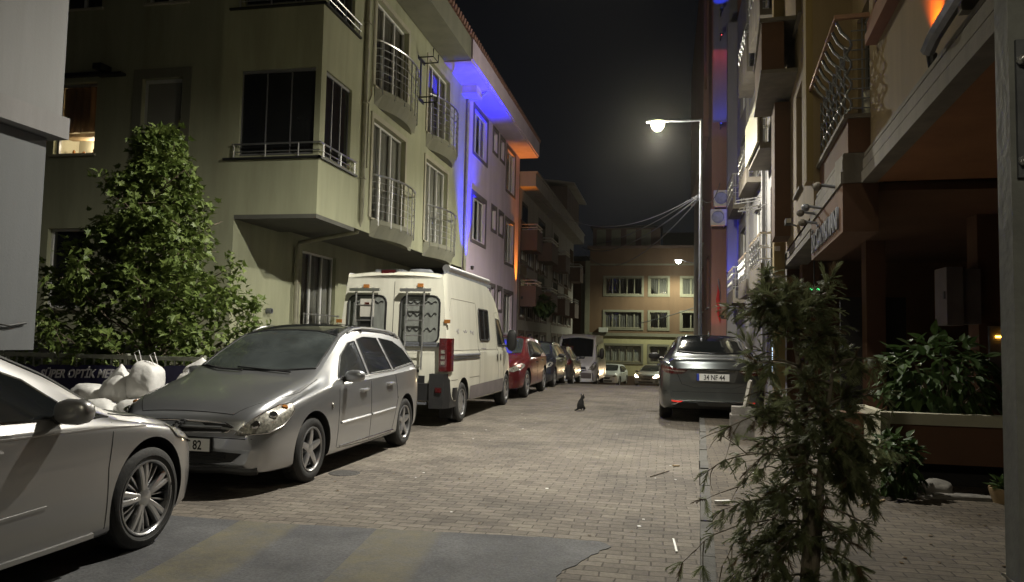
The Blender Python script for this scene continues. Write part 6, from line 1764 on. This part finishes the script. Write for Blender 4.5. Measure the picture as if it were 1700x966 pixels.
# fence with banner
FY = 8.15
FE = thing('metal_fence', 'low faded metal fence with thin bars behind the white sacks', 'fence', (-6.6, FY, 0))
mb = MB(); mb.box(-8.3, -5.42, FY - .02, FY + .02, 1.10, 1.15); mb.box(-8.3, -5.42, FY - .015, FY + .015, .22, .26)
for x in (-8.3, -7.55, -6.5, -5.46): mb.box(x, x + .05, FY - .026, FY + .026, .0, 1.17)
mb.build('rails', 'railpaint', FE)
x = -8.2
mb = MB()
while x < -5.5:
    mb.box(x, x + .018, FY - .009, FY + .009, .26, 1.099); x += .125
mb.build('bars', 'railpaint', FE)
BN = thing('banner', 'navy banner with white slanted letters tied to the fence behind the sacks', 'banner', (-6.4, FY - .05, .5))
mb = MB(); N = 30
for k in range(N):
    for j in range(4):
        def P_(a, b2): return (-8.0 + 2.55 * a / N, FY - .05 - .012 * math.sin(a * .9) - .008 * math.sin(b2 * 2 + a), (.40 + .60 * b2 / 4) + (.05 * (a / N)) - (.03 if b2 == 4 and a % 7 == 3 else 0))
        mb.poly([P_(k, j), P_(k + 1, j), P_(k + 1, j + 1), P_(k, j + 1)])
mb.build('cloth', 'navy', BN, smooth=True)
place_text('banner_letters', 'SÜPER OPTİK MERTER', .15, (-7.0, FY - .078, .865), (1, 0, .03), (.25, 0, 1), 'banner_white', BN, bold=.004, sx=.86, extrude=.002)
t = thing('tarpaulin', 'dark blue tarpaulin lump behind the sacks near the estate car', 'tarpaulin', (-5.6, 8.6, 0))
def blob(name, m, parent, c0, rad, seed, sub=4, amp=.07, flat=0.0, tie=False, crumple=.02):
    bm = bmesh.new(); bmesh.ops.create_icosphere(bm, subdivisions=sub, radius=1)
    for v in bm.verts:
        p = v.co.copy()
        n1 = noise.noise(p * 1.3 + Vector((seed, 0, 0))) * amp * 2
        n2 = (1 - abs(noise.noise(p * 3.2 + Vector((0, seed * 3, 0))))) ** 3 * crumple * 2
        n3 = abs(noise.noise(Vector((p.x * 6, p.y * 6, p.z * 2.5)) + Vector((seed, seed, 0)))) * crumple * 1.6
        s_ = 1 + n1 - n2 + n3
        q = Vector((math.copysign(abs(p.x) ** .8, p.x), math.copysign(abs(p.y) ** .8, p.y), math.copysign(abs(p.z) ** .85, p.z))) * s_
        if tie and q.z > .55:
            k = 1 - min(1, (q.z - .55) / .45) * .75
            q.x *= k; q.y *= k; q.z += (1 - k) * .25
        v.co = Vector((c0[0] + q.x * rad[0], c0[1] + q.y * rad[1], max(c0[2] + q.z * rad[2], .005)))
    me = bpy.data.meshes.new(name); bm.to_mesh(me); bm.free(); me.materials.append(M[m])
    me.polygons.foreach_set('use_smooth', [True] * len(me.polygons))
    return link(name, me, parent)
blob('sheet', 'navy', t, (-5.55, 8.75, .5), (.42, .3, .62), 5.1)
SG = 'white rubble sacks piled against the fence'
def sack(label, c0, rad, seed, **k):
    o = blob('sack', k.pop('m', 'sack'), None, c0, rad, seed, **k); return tag(o, label, 'sack', SG)
sack('round full white sack with tied loops, tallest of the pile', (-5.80, 7.62, .87), (.19, .18, .24), 1.3, tie=False)
sack('slumped white sack under the tallest round one', (-5.76, 7.5, .36), (.32, .28, .36), 2.7)
sack('creased white sack left of the tallest round one', (-6.13, 7.62, .68), (.20, .18, .32), 4.1, tie=True, crumple=.035)
sack('lower creased white sack in front of the middle of the pile', (-6.15, 7.35, .34), (.34, .26, .34), 5.5, crumple=.035)
sack('flat white sack at the left end of the pile', (-6.55, 7.7, .66), (.26, .2, .17), 6.2, crumple=.03)
sack('bottom white sack at the left end of the pile', (-6.62, 7.55, .30), (.36, .3, .30), 7.9, crumple=.03)
sack('white sack with dark print next to the estate car bonnet', (-5.44, 7.9, .80), (.15, .15, .18), 8.4, m='sack_print')
sack('open topped pale sack behind the printed one', (-5.36, 8.02, .93), (.2, .14, .19), 9.9, tie=True, crumple=.03)
mb = MB(); 
for (a, b2) in ((-5.95, 1.2), (-5.75, 1.18)):
    mb.tube([(a + .06, 7.6, 1.07), (a + .0, 7.6, b2), (a + .06, 7.6, b2 + .03), (a + .11, 7.6, 1.08)], .005, 5)
o = mb.build('sack_loop', 'sack', None, smooth=True); tag(o, 'white carrying loops standing up from the tallest sack', 'sack loop')

# ------------------------------------------------------------------ juniper in the foreground
rj = random.Random(77)
J = thing('juniper', 'scraggly juniper with bare drooping twigs in the right foreground', 'juniper', (.80, 4.45, .09))
jb = Vector((.76, 4.45, .09))
tr = MB(); fo = MB(); dry = MB()
def spray(mbx, p, d, L_, rr):
    """feathery flat frond: a thin axis with short scale-leaf blades on both sides"""
    d = d.normalized(); n_ = int(L_ / .014)
    side = d.cross(Vector((0, 0, 1)) + rnd_dir(rr) * .4)
    if side.length < 1e-3: side = d.orthogonal()
    side.normalize(); up = side.cross(d)
    q = Vector(p)
    for k in range(n_):
        t = k / n_
        dd = (d + Vector((0, 0, -.7 * t)) + up * .15).normalized()
        q2 = q + dd * .014
        w_ = (.027 * math.sin(math.pi * min(1, .2 + t * .85)) + .010) * rr.uniform(.6, 1.2)
        for sg_ in (-1, 1):
            tip = q2 + (side * sg_ + dd * .9).normalized() * w_ + up * rr.uniform(-.008, .008)
            th = (dd * .0066)
            a = len(mbx.v)
            mbx.v += [tuple(q - th), tuple(q + th * 1.2), tuple(tip + up * .001)]
            mbx.f.append([a, a + 1, a + 2])
        a = len(mbx.v)
        s3 = up * .0022
        mbx.v += [tuple(q - s3), tuple(q2 - s3), tuple(q2 + s3), tuple(q + s3)]; mbx.f.append([a, a + 1, a + 2, a + 3])
        q = q2
def bough(p, d, L_, r_, droop, leafy, rr, m='f', depth=0):
    n_ = max(4, int(L_ / .06)); pts = [Vector(p)]; dd = d.normalized()
    for k in range(n_):
        dd = (dd + Vector((0, 0, -droop * .16)) + rnd_dir(rr) * .16).normalized()
        pts.append(pts[-1] + dd * (L_ / n_))
    tr.tube([tuple(q) for q in pts], [r_ * (1 - .75 * k / n_) for k in range(n_ + 1)], 5)
    for k in range(1, n_ + 1):
        if depth < 1 and rr.random() < .55:
            sd = (pts[k] - pts[k - 1]).normalized() + rnd_dir(rr) * .9
            bough(pts[k], sd, L_ * rr.uniform(.25, .5), r_ * .5, droop * 1.2, leafy, rr, m, depth + 1)
        if rr.random() < leafy:
            for _ in range(4):
                sd = (pts[k] - pts[k - 1]).normalized() * .8 + rnd_dir(rr) * .8 + Vector((0, 0, -.2))
                spray(dry if rr.random() < .10 else fo, pts[k], sd, rr.uniform(.06, .14), rr)
# stems
stem = [jb, jb + Vector((.02, .0, .35)), jb + Vector((-.01, .02, .7)), jb + Vector((.0, .03, 1.05)), jb + Vector((-.05, .02, 1.35)), jb + Vector((-.10, .0, 1.62))]
tr.tube([tuple(q) for q in stem], [.038, .034, .026, .018, .011, .004], 8)
stem2 = [jb + Vector((.03, 0, 0)), jb + Vector((.06, -.02, .4)), jb + Vector((.09, .03, .75)), jb + Vector((.14, .05, 1.1)), jb + Vector((.17, .05, 1.34))]
tr.tube([tuple(q) for q in stem2], [.03, .026, .018, .01, .004], 8)
def stem_at(t, which=0):
    S_ = stem if which == 0 else stem2
    x = t * (len(S_) - 1); k = min(int(x), len(S_) - 2); return S_[k].lerp(S_[k + 1], x - k)
for k in range(60):
    t = (.02 + .95 * (k / 60) ** .8)
    w_ = rj.random() < .45
    p = stem_at(t, 1 if w_ else 0); a = k * 2.4 + rj.uniform(-.4, .4)
    h = p.z
    up = .15 + .5 * t
    reach = (.25 + .13 * math.sin(math.pi * t)) * rj.uniform(.6, 1.1) * (1 - .45 * max(0, t - .8) / .2)
    bough(p, Vector((math.cos(a), math.sin(a) * .9, up)), reach, .009, .5 + .8 * (1 - t), .62, rj)
for k in range(10):
    bough(stem_at(.80 + .015 * k), Vector((math.cos(k * 2.4), math.sin(k * 2.4), .9)), .26, .006, .2, .95, rj)
# long nearly bare boughs reaching over the kerb on the left
for (z, a, L_, lf) in ((.95, 178, .60, .18), (.72, 190, .62, .30), (.52, 172, .66, .42), (.38, 200, .64, .5), (.80, 205, .55, .15), (.25, 185, .6, .6), (.6, 225, .5, .5), (.3, 240, .45, .7)):
    bough(jb + Vector((0, 0, z)), Vector((math.cos(R(a)), math.sin(R(a)), .15)), L_, .008, .55, lf, rj)
for k in range(9):
    a = rj.uniform(-60, 60); z = rj.uniform(.15, .95)
    bough(jb + Vector((.04, 0, z)), Vector((math.cos(R(a)), math.sin(R(a)), .1)), rj.uniform(.25, .38), .007, .9, .6, rj)
tr.build('stem', 'bark_pale', J, smooth=True)
fo.build('foliage', 'juniper', J, norm=False); dry.build('dry_foliage', 'juniper_dry', J, norm=False)

# ------------------------------------------------------------------ shrubs by the planter
def shrub(name, label, c0, rad, n, size, seed, shp='oval', group=None, stems=14):
    rs = random.Random(seed)
    t = thing(name, label, 'shrub', (c0[0], c0[1], c0[2] - rad[2]))
    mb = MB(); root = Vector((c0[0], c0[1], c0[2] - rad[2]))
    tips = []
    for k in range(stems):
        a = k * 2.4; e = rs.uniform(.2, 1)
        en = Vector((c0[0] + math.cos(a) * rad[0] * e, c0[1] + math.sin(a) * rad[1] * e, c0[2] + rad[2] * (1 - e * .8) * rs.uniform(.5, 1)))
        md = root.lerp(en, .5) + Vector((0, 0, .05)); mb.tube([tuple(root), tuple(md), tuple(en)], [.01, .007, .003], 5)
    mb.build('stems', 'bark', t, smooth=True)
    mb = MB(); sh_ = leaf_shape(shp)
    for k in range(n):
        v = rnd_dir(rs) * rs.uniform(.45, 1.0) ** .6
        p = Vector((c0[0] + v.x * rad[0], c0[1] + v.y * rad[1], c0[2] + v.z * rad[2]))
        if noise.noise(p * 4) < -.3: continue
        add_leaf(mb, p, (v + Vector((0, 0, -.5)) + rnd_dir(rs) * .5), (Vector((0, 0, 1)) + v * .6 + rnd_dir(rs) * .4), size * rs.uniform(.7, 1.3), sh_)
    mb.build('foliage', 'shrub', t, norm=False)
    return t
shrub('shrub', 'broad leafed shrub growing in the brown planter', (2.75, 8.5, 1.10), (.60, .4, .48), 700, .14, 3)
shrub('shrub', 'low leafy shrub at the foot of the planter end behind the juniper', (2.05, 7.55, .36), (.26, .24, .30), 420, .09, 5)
shrub('shrub', 'dark loose shrub at the back end of the planter by the meter cabinet', (3.9, 8.55, .95), (.4, .3, .28), 160, .12, 15)
t = thing('potted_plant', 'small plant in a woven basket pot on the paving under the planter', 'potted plant', (2.95, 7.5, .09))
mb = MB(); mb.lathe([(.10, 0), (.13, .10), (.135, .13), (.12, .13), (.1, .05), (0, .05)], (2.95, 7.5, .09), 'z', 20); mb.build('pot', 'wood', t, smooth=True, angle=30)
rs = random.Random(9); mb = MB()
for k in range(70):
    v = rnd_dir(rs); v.z = abs(v.z); add_leaf(mb, Vector((2.95, 7.5, .2)) + v * .12 * rs.random(), v + Vector((0, 0, .3)), Vector((0, 0, 1)), .08, leaf_shape('oval'))
mb.build('foliage', 'shrub', t, norm=False)
o = blob('rock', 'concrete', None, (2.45, 7.72, .15), (.16, .12, .075), 3.3, sub=3, amp=.2); tag(o, 'rough grey stone on the ground before the planter plinth', 'stone')
o = blob('stone_edge', 'concrete', None, (2.6, 7.6, .10), (.55, .10, .03), 6.3, sub=3, amp=.2); tag(o, 'low strip of broken paving stone before the planter', 'stone')
mb = MB(); mb.lathe([(0, 0)] + [(.06 * math.sin(math.pi * k / 12), .06 - .06 * math.cos(math.pi * k / 12)) for k in range(1, 12)] + [(0, .12)], (3.02, 7.1, .09), 'z', 20)
tag(mb.build('ball', 'ac_white', None, smooth=True), 'white ball lying near the grey pole', 'ball')

# hedge plant and balcony greenery on the far left facade
t = thing('balcony_plant', 'bushy plant hanging from the first balcony of the shaded beige block', 'plant', (-6.0, 34.5, 3.2))
mb = MB(); rs = random.Random(4)
for k in range(420):
    v = rnd_dir(rs) * rs.random() ** .4; add_leaf(mb, Vector((-5.7 + v.x * .45, 35.3 + v.y * 1.3, 3.1 + v.z * .45)), v + Vector((0, 0, -.4)), Vector((0, 0, 1)), .22, leaf_shape('oval'))
mb.build('foliage', 'shrub', t, norm=False)

# ------------------------------------------------------------------ cat
def cat():
    me = bpy.data.meshes.new('cat')
    V = [(0, 0, .085), (0, .02, .15), (.0, .035, .205), (.010, .045, .245), (.02, .055, .295),    # spine, neck, head
         (.032, .10, .285),                                                                  # muzzle
         (.045, .05, .09), (.06, .09, .03), (-.045, .05, .09), (-.06, .09, .03),              # haunches and hind paws
         (.025, .075, .14), (.026, .085, .06), (.028, .10, .012), (-.025, .075, .14), (-.026, .085, .06), (-.028, .10, .012),
         (-.02, -.04, .045), (-.05, -.07, .018), (-.09, -.05, .014), (-.12, -.01, .014)]     # tail
    E = [(0, 1), (1, 2), (2, 3), (3, 4), (4, 5), (0, 6), (6, 7), (0, 8), (8, 9), (2, 10), (10, 11), (11, 12), (2, 13), (13, 14), (14, 15), (0, 16), (16, 17), (17, 18), (18, 19)]
    rad = [.078, .066, .05, .026, .056, .022, .04, .018, .04, .018, .022, .015, .014, .022, .015, .014, .022, .014, .012, .008]
    me.from_pydata(V, E, [])
    o = bpy.data.objects.new('cat', me); COL.objects.link(o)
    md = o.modifiers.new('skin', 'SKIN'); o.modifiers.new('sub', 'SUBSURF').levels = 2
    sv = me.skin_vertices[0].data
    for k, r_ in enumerate(rad): sv[k].radius = (r_, r_)
    sv[0].use_root = True
    dg = bpy.context.evaluated_depsgraph_get(); dg.update()
    m2 = bpy.data.meshes.new_from_object(o.evaluated_get(dg)); bpy.data.objects.remove(o)
    bm = bmesh.new(); bm.from_mesh(m2)
    for sx in (-1, 1):      # ears
        b0 = Vector((.02 + sx * .024, .05, .322))
        vs = [bm.verts.new(b0 + Vector(q)) for q in ((-.018, -.004, -.008), (.018, -.004, -.008), (0, .014, -.004), (sx * .006, .002, .040))]
        for f in ((0, 1, 3), (1, 2, 3), (2, 0, 3), (0, 2, 1)): bm.faces.new([vs[k] for k in f])
    bm.to_mesh(m2); bm.free()
    m2.materials.clear(); m2.materials.append(M['fur'])
    for p in m2.polygons: p.material_index = 0; p.use_smooth = True
    c_ = link('cat', m2)
    c_.location = (-1.74, 15.75, zr(15.75)); c_.rotation_euler = (0, 0, R(-30)); c_.scale = (1.05, 1.05, 1.0)
    return tag(c_, 'small black cat sitting alone in the middle of the street', 'cat')
cat()

# ------------------------------------------------------------------ odds and ends on the ground
t = thing('concrete_block', 'pale broken concrete block on the kerb behind the juniper', 'concrete block', (1.0, 11.4, .09))
mb = MB(); mb.prism([(.90, 11.2), (1.24, 11.25), (1.21, 11.55), (.92, 11.53)], 'z', .09, .44); mb.prism([(.93, 11.26), (1.2, 11.28), (1.18, 11.52), (.94, 11.5)], 'z', .441, .55); mb.build('block', 'concrete', t)
mb = MB(); mb.tube([(1.12, 11.38, .53), (1.19, 11.3, .93)], .035, 4); mb.build('stub', 'ac_white', t)
def litter(label, x, y, z, dx, dy, w_, h, m, name='litter'):
    a = math.atan2(dy, dx); L_ = math.hypot(dx, dy); nx, ny = -math.sin(a) * w_, math.cos(a) * w_
    mb = MB(); mb.prism([(x, y), (x + dx, y + dy), (x + dx + nx, y + dy + ny), (x + nx, y + ny)], 'z', z, z + h)
    return tag(mb.build(name, m), label, 'litter')
litter('white plastic stick lying on the pavers by the kerb', .09, 5.4, .004, -.02, .34, .014, .008, 'plate_white', 'plastic_stick')
litter('crumpled pale paper beside the kerb under the juniper', .42, 6.6, .1, .12, .06, .03, .03, 'plate_white')
litter('small white wrapper on the sidewalk behind the juniper', .9, 8.3, .095, .06, .05, .03, .015, 'plate_white')
litter('brown leaf near the kerb by the saloon', .1, 9.1, .004, .07, .03, .04, .012, 'wood')
litter('thin twig lying across the pavers near the kerb', -.15, 8.3, .004, .2, .45, .008, .008, 'bark', 'twig')
litter('pale stick on the sidewalk in front of the low shrub', 1.62, 6.9, .095, .28, .35, .015, .012, 'wood', 'stick')
mb = MB(); rs = random.Random(12)
for k in range(260):
    if rs.random() < .75: x = rs.uniform(-3.2, .6); y = rs.uniform(5.6, 15)
    else: x = rs.uniform(.7, 3.2); y = rs.uniform(5.2, 7.6)
    z = .002 if x < kerb_x(y) else KH + .003
    s_ = rs.uniform(.006, .022); a = rs.uniform(0, 6.28)
    mb.poly([(x + s_ * math.cos(a + q) * rs.uniform(.6, 1), y + s_ * math.sin(a + q) * rs.uniform(.6, 1.4), z + rs.uniform(.001, .006)) for q in (0, 1.3, 2.6, 3.9, 5.1)])
tag(mb.build('leaf_litter', 'juniper_dry', None, norm=False), 'scattered dry leaf crumbs over the paving', 'leaf litter', kind='stuff')
mb = MB()
for k in range(26):
    x = rs.uniform(-3.0, .4); y = rs.uniform(5.8, 16); s_ = rs.uniform(.008, .02); a = rs.uniform(0, 6.28)
    mb.poly([(x + s_ * math.cos(a + q), y + s_ * math.sin(a + q), .004) for q in (0, 1.3, 2.6, 3.9, 5.1)])
tag(mb.build('paper_scraps', 'plate_white', None, norm=False), 'tiny pale scraps scattered over the street', 'litter', kind='stuff')

# ------------------------------------------------------------------ thin haze volume added to give the street lamp its halo
def haze():
    mb = MB(); mb.box(-40, 40, -20, 90, -6, 30)
    m = bpy.data.materials.new('halo_haze'); m.use_nodes = True
    n = m.node_tree; n.nodes.clear()
    out = n.nodes.new('ShaderNodeOutputMaterial'); pv = n.nodes.new('ShaderNodeVolumePrincipled')
    pv.inputs['Color'].default_value = (1, .98, .9, 1); pv.inputs['Density'].default_value = .0003; pv.inputs['Anisotropy'].default_value = .9
    n.links.new(pv.outputs[0], out.inputs['Volume'])
    o = mb.build('haze', m); o['kind'] = 'stuff'; return o
haze()
